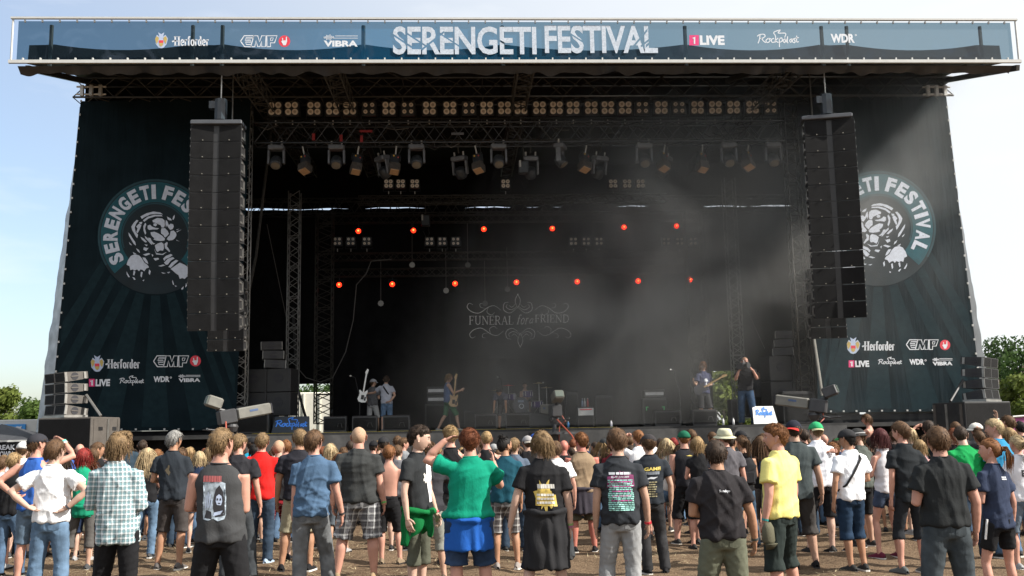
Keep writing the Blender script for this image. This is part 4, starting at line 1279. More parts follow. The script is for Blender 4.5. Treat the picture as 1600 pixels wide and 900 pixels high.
rc = random.Random(11)
tr_cab = thing('cable_loom', 'tangled cables and a few red strips lying along the front truss', 'cable', (0, YT, za))
for i in range(26):
    px = 405 + i * 31 + rc.uniform(-8, 8)
    a_ = P(px, 200, YT); b_ = P(px + rc.uniform(18, 40), 215, YT)
    zz = rc.uniform(zb2, za)
    MB().tube([(a_.x, YT - .2 + rc.random() * .3, zz), ((a_.x + b_.x) / 2, YT - .15, zz - rc.uniform(.05, .25)), (b_.x, YT - .1, zz + rc.uniform(-.1, .1))], .014, 5).build('lead', M_CABLE if i % 3 else M_GREYC, tr_cab, smooth=True)
for px, py in ((490, 214), (533, 216), (565, 217), (572, 205), (715, 209)):
    a_ = P(px, py, YT - .3)
    MB().box(a_, (.09 if px < 570 else .4, .04, .22 if px < 570 else .07)).build('strip', mat('red_strip', (.30, .02, .02), .5) if px < 700 else M_FIXL, tr_cab)

# ================================================================== gear on the stage
def monitor(lab, px0, px1, pyb, Y, m=M_GRILL):
    a, b = P(px0, pyb, Y), P(px1, pyb, Y)
    w = b.x - a.x; cx = (a.x + b.x) / 2
    t = thing('floor_monitor', lab, 'floor monitor', (cx, Y, Z0), 0, 'wedge monitors along the stage front')
    h, d = .48, .55
    # the sloped grille faces the musician (away from the crowd); the crowd sees its back
    prof = [(0, 0), (d, 0), (d, .12), (.22, h), (.02, h * .94)]
    vs = [(cx + s * w / 2, Y + y, Z0 + z + .004) for s in (-1, 1) for y, z in prof]
    c = MB(); c.add(vs, [(0, 1, 2, 3, 4), (9, 8, 7, 6, 5)] + [(i, 5 + i, 5 + (i + 1) % 5, (i + 1) % 5) for i in range(5)])
    c.build('cabinet', M_BOX, t)
    MB().box((cx, Y - .006, Z0 + h * .5), (w * .9, .012, h * .72)).build('back_panel', M_GRILL, t)
    MB().tube([(cx + w * .12, Y - .02, Z0 + .16), (cx + w * .16, Y - .03, Z0 + .26), (cx + w * .28, Y - .03, Z0 + .26), (cx + w * .32, Y - .02, Z0 + .14)], .012, 5).build('lead', M_CABLE, t)
    for s in (-1, 1):
        MB().box((cx + s * (w / 2 + .004), Y + .2, Z0 + h * .45), (.008, .2, .07)).build('handle', M_CABD, t)
monitor('wedge monitor at the left below the bassist', 550, 589, 674, 29.75)
monitor('wedge monitor at the right below the bassist', 598, 640, 674, 29.75)
monitor('wedge monitor in front of the drum kit', 790, 829, 668, 29.75)
monitor('wedge monitor in front of the right guitar amplifier', 1024, 1064, 662, 29.75)
monitor('wedge monitor below the guitarist in shorts', 1083, 1121, 661, 29.75)
monitor('wedge monitor in the haze left of the drum kit', 742, 776, 671, 29.8)
monitor('wedge monitor right beside the left logo panel', 505, 541, 676, 29.75)

def cabinet(lab, px0, px1, pyt, Y, head=None, extra=None, cat='amplifier', name='guitar_amplifier', depth=.4, pyb=None, m=None, bars=2):
    a, b = P(px0, pyt, Y), P(px1, pyt, Y)
    w = b.x - a.x; cx = (a.x + b.x) / 2; zt_ = a.z
    t = thing(name, lab, cat, (cx, Y, Z0))
    H = zt_ - Z0
    MB().bev((cx, Y + depth / 2, Z0 + H / 2 + .003), (w, depth, H), .02).build('cabinet', m or M_BOX, t)
    MB().box((cx, Y - .004, Z0 + H * .5), (w * .88, .012, H * .84)).build('grille', M_GRILL, t)
    for s in (-1, 1):
        MB().box((cx + s * (w / 2 - .015), Y - .008, Z0 + H * .5), (.03, .02, H * .98)).build('corner_rail', M_CABD, t)
    if head:
        for i in range(bars):
            hz = zt_ + .008 + i * (head + .01) + head / 2
            MB().bev((cx, Y + depth * .45, hz), (w * .86, depth * .8, head - .01), .015).build('amplifier_head', M_BOX, t)
            MB().box((cx, Y + depth * .05 - .012, hz), (w * .74, .014, head * .36)).build('control_panel', mat('panel_metal', (.40, .40, .40), .4, .3), t)
    return t, cx, zt_, w
cabinet('hazy amplifier stack with two pale control panels beside the walking guitarist', 664, 704, 631, 36.0, .30)
cabinet('low black flight case left of the drum kit', 725, 743, 642, 36.5, None, cat='flight case', name='flight_case')
t, cx, z_, w = cabinet('black amplifier cabinet with a white notice and bottles on top', 903, 927, 636, 33.0, None)
MB().box((cx, 32.97, z_ - .16), (w * 1.0, .02, .24)).build('notice', M_WHITE, t)
tx = Ink(); tx.stroke([(906, 640), (925, 639.6)], 1.5, 32.955); tx.build('notice_line', M_PRINTR, t)
for i, (dx, cm) in enumerate(((-.08, (.25, .3, .4)), (.0, (.5, .5, .52)), (.10, (.42, .08, .08)))):
    bt = thing('bottle', ['blue bottle at the left on the cabinet with the notice', 'clear bottle in the middle on the cabinet with the notice', 'red labelled bottle at the right on the cabinet with the notice'][i], 'bottle', (cx + dx, 33.2, z_ + .004), 0, 'bottles on the cabinet')
    MB().rings([(0, 0, 0, .035, .035), (0, 0, .17, .035, .035), (0, 0, .22, .014, .014), (0, 0, .27, .014, .014)], 10).build('glass', mat('bottle_%d' % i, cm, .15), bt, smooth=True, world=False)
    MB().rings([(0, 0, .27, .017, .017), (0, 0, .29, .017, .017)], 10).build('cap', M_WHITE, bt, world=False)
cabinet('tall black bass cabinet right of the white notice', 930, 957, 618, 34.0, None)
cabinet('dark cabinet half hidden behind the television camera', 884, 903, 612, 34.6, None)
t, cx, z_, w = cabinet('guitar amplifier with green tape marks and a silver head', 1004, 1042, 622, 32.5, .26, bars=1)
mg = mat('green_tape', (.03, .42, .12), .5)
for s in (-1, 1):
    g_ = MB(); g_.box((cx + s * .27, 32.47, z_ - .30), (.09, .012, .03)); g_.box((cx + s * .27 + .02 * s, 32.47, z_ - .36), (.03, .012, .10)); g_.build('tape_mark', mg, t)
cabinet('black flight case at the left end of the stage front', 370, 420, 634, 29.7, None, cat='flight case', name='flight_case', depth=.7)
cabinet('black flight case under the right side fill loudspeakers', 1222, 1272, 612, 30.6, None, cat='flight case', name='flight_case', depth=.6)
cabinet('tall dark case beside the standing camera operator', 1142, 1152, 624, 31.6, None, cat='flight case', name='flight_case', depth=.5)
cabinet('monitor desk case at the right opening', 1178, 1204, 606, 36.5, None, cat='flight case', name='flight_case', depth=.6)

# logo panels leaning at the stage edge
def logo_panel(lab, px0, px1, pyt, pyb, Y, mface, mink, tilt):
    a, b = P(px0, pyb, Y), P(px1, pyt, Y)
    w = b.x - a.x; cx = (a.x + b.x) / 2
    t = thing('logo_panel', lab, 'sign', (cx, Y, Z0), 0, 'broadcaster logo panels')
    h = b.z - Z0
    sl = tilt
    MB().slab([(cx - w / 2, Y, Z0 + .02), (cx + w / 2, Y, Z0 + .02), (cx + w / 2 - .05, Y + sl, Z0 + h), (cx - w / 2 + .05, Y + sl, Z0 + h)], Vector((0, -h, sl)).normalized(), .03).build('panel', mface, t)
    ink = Ink()
    mark = MB()
    # lettering lies on the slope: draw flat, then lean it
    tmp = thing('x', 'x', 'x', (0, 0, 0))
    mark_script(tmp, px0 + 5, pyt + 2, px1 - 5, pyt + (pyb - pyt) * .72, Y, mink, 1.6)
    o = tmp.children[0]
    for v in o.data.vertices:
        k_ = (v.co.z - Z0) / h
        v.co.y = Y + sl * k_ - .02
        v.co -= Vector((cx, Y, Z0))
    o.parent = t
    bpy.data.objects.remove(tmp)
    for s in (-1, 1):
        MB().bar((cx + s * w * .4, Y + sl, Z0 + h * .95), (cx + s * w * .4, Y + sl + .3, Z0 + .01), .02, 5).build('prop', M_BOX, t)
logo_panel('dark leaning panel with blue script lettering at the left stage edge', 424, 484, 650, 679, 29.75, mat('dark_panel', (.03, .04, .055), .35), mat('print_blue', (.05, .22, .75), .5), .25)
logo_panel('white leaning panel with blue script lettering at the right stage edge', 1178, 1214, 634, 659, 29.75, mat('white_panel', (.80, .80, .78), .5), mat('print_blue2', (.07, .26, .72), .5), .25)

# drum kit
YDK = 36.2
dz = P(815, 664, YDK).z
c0 = P(815, 645, YDK)
t = thing('drum_riser', 'low black drum riser in the middle of the stage', 'riser', (c0.x, YDK, Z0))
rz_ = max(.12, P(815, 668, YDK).z - Z0)
MB().bev((c0.x, YDK + 1.2, Z0 + .3), (3.0, 2.4, .6), .01).build('platform', M_BOX, t)
zr = Z0 + .6
t = thing('drum_kit', 'dark drum kit with purple toms and a red cymbal', 'drum kit', (c0.x, YDK + .5, zr))
M_DRUM = mat('drum_shell', (.022, .016, .04), .3, var=.2); M_PURP = mat('purple_shell', (.07, .035, .16), .25, .2, var=.2)
M_CYM = mat('cymbal_brass', (.55, .42, .2), .3, .9); M_CYMR = mat('red_cymbal', (.75, .04, .03), .4)
bd = MB(); bd.bar((c0.x, YDK + .35, zr + .30), (c0.x, YDK + .80, zr + .30), .30, 22); bd = bd.build('bass_drum', M_DRUM, t, smooth=False)
MB().disc((c0.x, YDK + .345, zr + .30), (0, 1, 0), .285, .012, 22).build('drum_head', mat('drum_head', (.035, .035, .045), .45), bd)
rg = MB(); 
for i in range(20):
    a0, a1 = 2 * math.pi * i / 20, 2 * math.pi * (i + 1) / 20
    rg.add([(c0.x + .02 + r_ * math.cos(q), YDK + .335, zr + .27 + r_ * math.sin(q)) for q in (a0, a1) for r_ in (.065, .095)], [(0, 1, 3, 2)])
rg.build('logo_ring', M_PRINT, bd)
MB().box((c0.x, YDK + .334, zr + .45), (.22, .004, .08)).build('logo_plate', mat('logo_blue_grey', (.3, .35, .45), .6), bd)
for dx, r_, zz, ra in ((-.32, .15, .62, 0), (.28, .17, .72, 0), (.62, .2, .34, 0), (-.62, .18, .45, 0)):
    d_ = MB(); d_.bar((c0.x + dx, YDK + .62, zr + zz - .11), (c0.x + dx, YDK + .60, zr + zz + .11), r_, 18); d_ = d_.build('tom', M_PURP, t)
    MB().disc((c0.x + dx, YDK + .60, zr + zz + .115), (0, -.05, 1), r_ * .97, .01, 18).build('drum_head', M_PRINTC, d_)
    l = MB()
    for q in range(6):
        an = q * math.pi / 3
        l.box((c0.x + dx + math.cos(an) * (r_ + .01), YDK + .61 + math.sin(an) * (r_ + .01), zr + zz), (.02, .02, .16))
    l.build('lugs', M_ALU, d_)
for dx, zz, cm, ti in ((-.42, 1.05, M_CYMR, .1), (.72, 1.12, M_CYM, -.12), (-.85, .88, M_CYM, .06), (1.0, .95, M_CYM, -.1)):
    s_ = MB(); s_.bar((c0.x + dx, YDK + .9, zr), (c0.x + dx, YDK + .9, zr + zz), .013, 6)
    for q in range(3):
        an = q * 2.1 + .4
        s_.bar((c0.x + dx, YDK + .9, zr + .3), (c0.x + dx + .24 * math.cos(an), YDK + .9 + .24 * math.sin(an), zr + .01), .010, 5)
    s_ = s_.build('cymbal_stand', M_ALU, t)
    MB().rings([(c0.x + dx, YDK + .9, zr + zz, .235, .235), (c0.x + dx, YDK + .9, zr + zz + .02, .08, .08), (c0.x + dx, YDK + .9, zr + zz + .045, .03, .03)], 20).build('cymbal', cm, t, smooth=True)

def mic_stand(lab, px, pyt, pyb, Y, lean=0.0, boom=None):
    a, b = P(px, pyt, Y), P(px, pyb, Y)
    t = thing('microphone_stand', lab, 'microphone stand', (b.x, Y, Z0), 0, 'microphone stands')
    zt_ = a.z
    zz = Z0 + (zt_ - Z0) * .62
    s_ = MB(); s_.bar((b.x, Y, Z0 + .03), (b.x, Y, zz), .013, 6); s_.build('pole', M_CABD, t)
    MB().disc((b.x, Y, Z0 + .018), (0, 0, 1), .14, .03, 16).build('base', M_BOX, t)
    e = V(b.x + lean, Y - .1, zt_)
    MB().bar((b.x, Y, zz), e, .010, 6).build('boom', M_CABD, t)
    m_ = MB(); d = V(lean - .04, -.12, .06).normalized(); m_.bar(e, e + d * .15, .012, 6, .022); m_ = m_.build('microphone', M_BOX, t)
    MB().rings([(0, 0, 0, .018, .018), (0, 0, .02, .028, .028), (0, 0, .045, .026, .026), (0, 0, .06, .012, .012)], 10, Matrix.Translation(e + d * .14) @ d.to_track_quat('Z', 'Y').to_matrix().to_4x4()).build('microphone_head', M_ALU, m_, smooth=True)
mic_stand('microphone stand right of the green taped amplifier', 1064, 580, 660, 31.0, -.16)
mic_stand('microphone stand left of the bassist with the white guitar', 562, 590, 660, 32.0, -.14)
mic_stand('tall microphone stand over the drum kit', 788, 592, 660, 35.8, -.1)
mic_stand('microphone stand right of the drum kit', 862, 600, 660, 35.5, -.15)
# odds and ends at the lip
for i, (px, py, c_) in enumerate(((538, 673, (.05, .2, .6)), (748, 668, (.2, .5, .6)), (888, 667, (.1, .3, .6)), (955, 664, (.6, .6, .65)), (1130, 660, (.7, .7, .72)), (1146, 660, (.7, .7, .7)))):
    p_ = P(px, py, YL + .35)
    t = thing('water_bottle', ['blue capped bottle lying at the lip near the left monitors', 'small bottle at the lip left of the drum monitor', 'blue bottle at the lip by the television camera', 'pale bottle at the lip by the bass cabinet', 'clear bottle lying below the guitarist', 'clear bottle beside the camera operator'][i], 'bottle', (p_.x, YL + .35, Z0 + .004), 0, 'small bottles along the stage edge')
    MB().rings([(0, 0, 0, .035, .035), (0, 0, .14, .036, .036), (0, 0, .18, .015, .015)], 10).build('bottle_body', mat('pet_%d' % i, c_, .2), t, smooth=True, world=False)
    MB().rings([(0, 0, .18, .018, .018), (0, 0, .205, .018, .018)], 10).build('cap', M_WHITE, t, world=False)

# ================================================================== television cameras
M_CAMG = mat('camera_grey', (.17, .165, .145), .5, var=.15); M_CAMD = mat('camera_dark', (.045, .045, .048), .45, var=.2)
def tv_camera(lab, loc, rz, tilt, group='television cameras', ped=1.2, s=1.0):
    t = thing('television_camera', lab, 'television camera', loc, rz, group)
    X = Matrix.Translation((0, 0, ped + .25)) @ Matrix.Rotation(R(tilt), 4, 'X')
    # the lens looks along +Y
    b = MB(); b.bev(X @ V(0, -.12, 0), (.30, .42, .34), .03, X.to_3x3()); b.build('camera_body', M_CAMD, t, world=False)
    b = MB(); b.bev(X @ V(0, .52, .02), (.27, .82, .27), .03, X.to_3x3()); b = b.build('box_lens', M_CAMG, t, world=False)
    MB().box(X @ V(0, .945, .02), (.24, .03, .24), X.to_3x3()).build('lens_glass', M_PRINTK, b, world=False)
    MB().box(X @ V(.137, .5, .05), (.006, .20, .05), X.to_3x3()).build('lens_badge', mat('badge_blue', (.06, .10, .20), .5), b, world=False)
    MB().box(X @ V(-.137, .5, .05), (.006, .20, .05), X.to_3x3()).build('lens_badge', mat('badge_blue', (.06, .10, .20), .5), b, world=False)
    V2 = X @ Matrix.Translation((0, -.36, .30)) @ Matrix.Rotation(R(-28), 4, 'X')
    v = MB(); v.bev(V2 @ V(0, -.05, .08), (.30, .36, .26), .03, V2.to_3x3()); v = v.build('viewfinder', M_CAMG if group[0] == 't' else (mat('camera_tan', (.10, .095, .08), .5) if group[0] == 'p' else M_CAMD), t, world=False)
    MB().box(V2 @ V(0, -.235, .08), (.24, .02, .18), V2.to_3x3()).build('screen', mat('screen_dark', (.10, .12, .10), .2), v, world=False)
    MB().bar(V2 @ V(0, .05, -.05), X @ V(0, -.15, .15), .04, 6).build('viewfinder_arm', M_CAMD, t, world=False)
    h = MB(); h.rings([(0, 0, ped - .12, .1, .1), (0, 0, ped, .16, .16), (0, 0, ped + .06, .12, .12)], 14); h.build('tilt_head', M_CAMD, t, world=False)
    MB().bar((0, 0, 0.02), (0, 0, ped - .1), .06, 10).build('column', M_CAMD, t, world=False)
    for q in range(3):
        an = q * 2.094 + .5
        MB().bar((0, 0, .35), (.42 * math.cos(an), .42 * math.sin(an), .02), .028, 6).build('leg', M_CAMD, t, world=False)
    for sx in (-1, 1):
        MB().tube([X @ V(sx * .1, -.2, -.24), X @ V(sx * .22, -.45, -.26), X @ V(sx * .24, -.66, -.20)], .018, 6).build('pan_bar', M_CAMD, t, world=False)
    c_ = MB(); c_.tube([X @ V(.14, -.2, -.1), X @ V(.26, -.25, -.3), (.12, -.1, ped - .2), (.05, -.05, .3)], .018, 6); c_.build('lead', mat('red_lead', (.35, .08, .05), .5), t, world=False)
    return t
p_ = P(362, 668, 24.0); tv_camera('grey television camera pointing up towards the stage at the left', (p_.x, 24.0, 0), R(-62), 10, ped=p_.z + .02)
t = tv_camera('television camera seen from behind at the centre of the stage edge', (P(866, 660, 28.4).x, 28.4, 0), R(12), 3, 'pit cameras', ped=P(866, 655, 28.4).z)
p_ = P(1272, 650, 24.6); tv_camera('dark grey television camera aimed at the stage at the right', (p_.x, 24.6, 0), R(62), 9, 'crane cameras', ped=p_.z + .02)
t = thing('camera_platform', 'low dark camera platform in the pit under the centre camera', 'platform', (P(866, 660, 28.4).x, 28.4, 0))
p_ = P(866, 674, 28.4)
MB().disc((p_.x, 28.4, p_.z - .05), (0, 0, 1), .75, .06, 20).build('plate', M_CAMD, t)
MB().bar((p_.x, 28.4, 0), (p_.x, 28.4, p_.z - .09), .12, 10).build('column', M_CAMD, t)
pole('camera_cable', 'reddish cable running from the centre camera down into the pit', 'cable', [P(870, 655, 28.2), P(882, 668, 27.8), P(893, 680, 27.3), P(900, 692, 26.8)], .022, mat('red_lead', (.35, .08, .05), .5))

# ================================================================== beyond the stage
t = thing('white_trailer', 'sunlit white trailer seen through the opening at the back left', 'trailer', (P(475, 640, 50).x, 50, 0))
p0, p1 = P(425, 614, 50), P(540, 614, 50)
xa, xb = P(415, 614, 50).x, P(560, 614, 50).x
MB().bev(((xa + xb) / 2, 51.2, p0.z / 2 + .45), (xb - xa, 2.4, p0.z - .9), .04).build('box_body', mat('cream_white', (.80, .77, .68), .6, var=.05), t)
for i in range(6):
    MB().box((xa + .3 + i * (xb - xa - .6) / 5, 49.97, p0.z / 2 + .45), (.06, .05, p0.z - 1.0)).build('rib', mat('cream_white', (.8, .77, .68)), t)
for dx in (.2, .75):
    MB().bar((xa + (xb - xa) * dx, 50.1, .45), (xa + (xb - xa) * dx, 50.5, .45), .45, 16).build('wheel', M_BOX, t)
t = thing('white_container', 'white container with a blue sign at the far left behind the crowd', 'container', (P(30, 670, 36).x, 36, 0))
xa, xb = P(-60, 660, 36).x, P(72, 660, 36).x
zt_ = P(60, 655, 36).z
MB().bev(((xa + xb) / 2, 37.2, zt_ / 2), (xb - xa, 2.4, zt_), .03).build('body', M_WHITE, t)
xs0, xs1, z1, z0_ = P(-20, 668, 35.95).x, P(40, 668, 35.95).x, P(20, 676, 35.95).z, P(20, 663, 35.95).z
MB().box(((xs0 + xs1) / 2, 35.95, (z1 + z0_) / 2), (xs1 - xs0, .06, z0_ - z1)).build('blue_sign', mat('sign_blue', (.03, .25, .62), .5), t)
cow = Ink(); cow.poly([(25, 667), (27, 666), (32, 667), (33, 665.4), (34.5, 666), (33.6, 668), (33, 670.5), (31, 670), (28, 670.6), (26.5, 672), (26, 669.5)], 35.9, .02); cow.build('sign_emblem', M_PRINT, t)
t = thing('black_gazebo', 'black gazebo tent with white lettering at the far left', 'tent', (P(0, 690, 27.5).x, 27.5, 0))
xa, xb = P(-70, 690, 27.5).x, P(46, 690, 27.5).x
ze, zp = P(20, 689, 27.5).z, P(0, 662, 28.5).z
xm = P(3, 662, 28.9).x
M_GAZ = mat('gazebo_cloth', (.035, .036, .04), .7, var=.2, bump=.2, bscale=6)
rf = MB(); rf.add([(xa, 27.5, ze), (xb, 27.5, ze), (xb, 30.3, ze), (xa, 30.3, ze), (xm, 28.9, zp)], [(0, 1, 4), (1, 2, 4), (2, 3, 4), (3, 0, 4)]); rf.build('canopy', M_GAZ, t)
MB().grid(lambda u, v: V(xa + (xb - xa) * u, 27.5 - .02 * math.sin(u * 40), ze - .02 - .62 * (1 - v)), 40, 2).build('valance', M_BLACK, t, smooth=True)
MB().box(((xa + xb) / 2, 27.52, ze + .0), (xb - xa, .05, .05)).build('edge_rail', M_ALU, t)
for x in (xa, xb):
    for y in (27.55, 30.25):
        MB().bar((x, y, 0), (x, y, ze), .03, 6).build('leg', M_ALUD, t)
k = Ink(); k.text('BREAK', -9, 695, 24, 703, 27.45, .03); k.text('DOWN', -6, 705, 20, 714, 27.45, .03); k.build('lettering', M_PRINT, t)
t = thing('magenta_banner', 'magenta banner in a pale frame at the right edge of the picture', 'banner', (P(1596, 670, 34).x, 34, 0))
a, b, c, d = P(1581, 690, 34), P(1612, 690, 34), P(1612, 651, 34), P(1583, 653, 34)
MB().slab([a, b, c, d], (0, -1, 0), .03).build('cloth', mat('magenta_cloth', (.30, .07, .20), .7), t)
MB().bar(a + V(-.03, -.03, 0), d + V(-.03, -.03, .04), .04, 6).build('frame_post', M_WHITE, t)
MB().bar(d + V(-.03, -.03, .04), c + V(0, -.03, .04), .04, 6).build('frame_top', M_WHITE, t)
MB().bar(V(a.x + .03, 34.03, 0), a + V(.03, .03, 0), .04, 6).build('leg', M_ALU, t)

# ---- trees
def leaf_mat(name, c, c2):
    m = mat(name, c, .75, col2=c2, nscale=1.3, spec=.2)
    b = m.node_tree.nodes['Principled BSDF']
    N, L = m.node_tree.nodes, m.node_tree.links
    tl = N.new('ShaderNodeBsdfTranslucent'); ms = N.new('ShaderNodeMixShader'); ms.inputs['Fac'].default_value = .35
    rp = [n for n in N if n.type == 'VALTORGB'][0]
    L.new(rp.outputs['Color'], tl.inputs['Color'])
    L.new(b.outputs['BSDF'], ms.inputs[1]); L.new(tl.outputs['BSDF'], ms.inputs[2])
    L.new(ms.outputs['Shader'], N['Material Output'].inputs['Surface'])
    return m
M_LEAF = [leaf_mat('leaf_dark', (.030, .062, .016), (.060, .105, .026)), leaf_mat('leaf_mid', (.050, .090, .020), (.090, .140, .030)), leaf_mat('leaf_light', (.085, .120, .022), (.14, .17, .035))]
M_BARK = mat('bark', (.09, .07, .05), .9, var=.3, bump=.6, bscale=12)
def tree(lab, px, pyt, Y, w, kind=0, seed=0, n=5200, leaf=.16):
    r_ = random.Random(seed)
    a = P(px, pyt, Y)
    H = a.z
    t = thing('tree', lab, 'tree', (a.x, Y, 0), 0, 'trees behind the festival ground')
    tr = MB()
    tr.tube([(0, 0, -.1), (.05, .03, H * .2), (-.05, 0, H * .45), (.04, 0, H * .75)], [H * .035, H * .026, H * .018, H * .006], 8)
    cl = []
    for i in range(15):
        an = r_.random() * 6.28; zz = H * (.30 + .62 * r_.random())
        k_ = math.sin(math.pi * min(1, max(.08, (zz / H - .12) / .95)))
        rr = w / 2 * k_ * r_.uniform(.45, .9)
        c = V(rr * math.cos(an), rr * math.sin(an), zz)
        cl.append((c, r_.uniform(.16, .30) * w * .8))
        tr.tube([(0, 0, zz * .62), (c.x * .5, c.y * .5, zz * .84), tuple(c)], [H * .011, H * .007, H * .003], 5)
    cl.append((V(0, 0, H * .86), w * .2))
    tr.build('trunk', M_BARK, t, smooth=True, world=False)
    cr = MB()
    vs, fs = cr.v, cr.f
    for i in range(n):
        c, rad = cl[i % len(cl)]
        d = V(r_.gauss(0, 1), r_.gauss(0, 1), r_.gauss(0, .8)).normalized()
        p = c + d * rad * (.55 + .5 * r_.random()) * (1 + .3 * mnoise.noise(c * 3 + d * 2))
        s = leaf * r_.uniform(.6, 1.3)
        u = V(r_.gauss(0, 1), r_.gauss(0, 1), r_.gauss(0, 1)).normalized()
        q = (d + u * .8).normalized(); e1 = q.orthogonal().normalized(); e2 = q.cross(e1)
        o_ = len(vs)
        vs.extend([tuple(p - e1 * s), tuple(p - e2 * s * .5), tuple(p + e1 * s), tuple(p + e2 * s * .5)])
        fs.append((o_, o_ + 1, o_ + 2, o_ + 3))
    o = cr.build('crown', M_LEAF[kind], t, world=False)
    o['kind'] = 'stuff'
    return t
tl = [('leafy tree at the left edge behind the white container', 8, 610, 70, 4.4, 2, 3), ('rounded green tree between the container and the left loudspeakers', 48, 622, 66, 3.8, 1, 4),
      ('tree peeping out left of the left loudspeaker stack', 72, 634, 72, 3.6, 1, 5),
      ('tall dark tree at the right edge behind the loudspeakers', 1592, 522, 62, 5.4, 0, 6), ('lighter bush below the tall tree at the right edge', 1592, 585, 52, 3.2, 2, 7),
      ('pale green tree right behind the right loudspeaker stack', 1556, 556, 68, 3.0, 1, 8),
      ('tree seen through the back left opening above the trailer', 452, 606, 74, 4.6, 1, 9), ('second tree seen over the trailer roof', 498, 602, 76, 5.4, 0, 10),
      ('bright green tree seen through the opening behind the guitarist', 1128, 574, 52, 3.6, 2, 12), ('bright green tree seen left of the camera operator', 1158, 584, 54, 3.0, 2, 13), ('bright green tree at the small right opening', 1200, 578, 54, 3.0, 2, 14)]
for a in tl:
    tree(*a)
# ================================================================== people
def skin_mat(name, c):
    m = mat(name, c, .55, var=.10, nscale=9, spec=.35)
    b = m.node_tree.nodes['Principled BSDF']
    b.inputs['Subsurface Weight'].default_value = 0.0
    return m
SKIN = {'pale': skin_mat('skin_pale', (.50, .325, .25)), 'fair': skin_mat('skin_fair', (.43, .26, .185)), 'pink': skin_mat('skin_pink', (.48, .25, .185)), 'tan': skin_mat('skin_tan', (.36, .19, .115)), 'red': skin_mat('skin_sunburnt', (.44, .16, .12))}
HAIRC = {'blond': (.25, .165, .080), 'paleblond': (.36, .27, .155), 'dirty': (.155, .100, .050), 'brown': (.085, .047, .024), 'dark': (.034, .022, .015), 'black': (.013, .011, .010), 'ginger': (.16, .068, .026), 'auburn': (.13, .042, .018), 'red': (.19, .022, .018), 'grey': (.19, .185, .175), 'darkred': (.060, .014, .015)}
def hair_mat(c):
    m = mat('hair_' + c, HAIRC[c], .68, var=.50, nscale=60, spec=.22, detail=5)
    return m
_cl = [0]
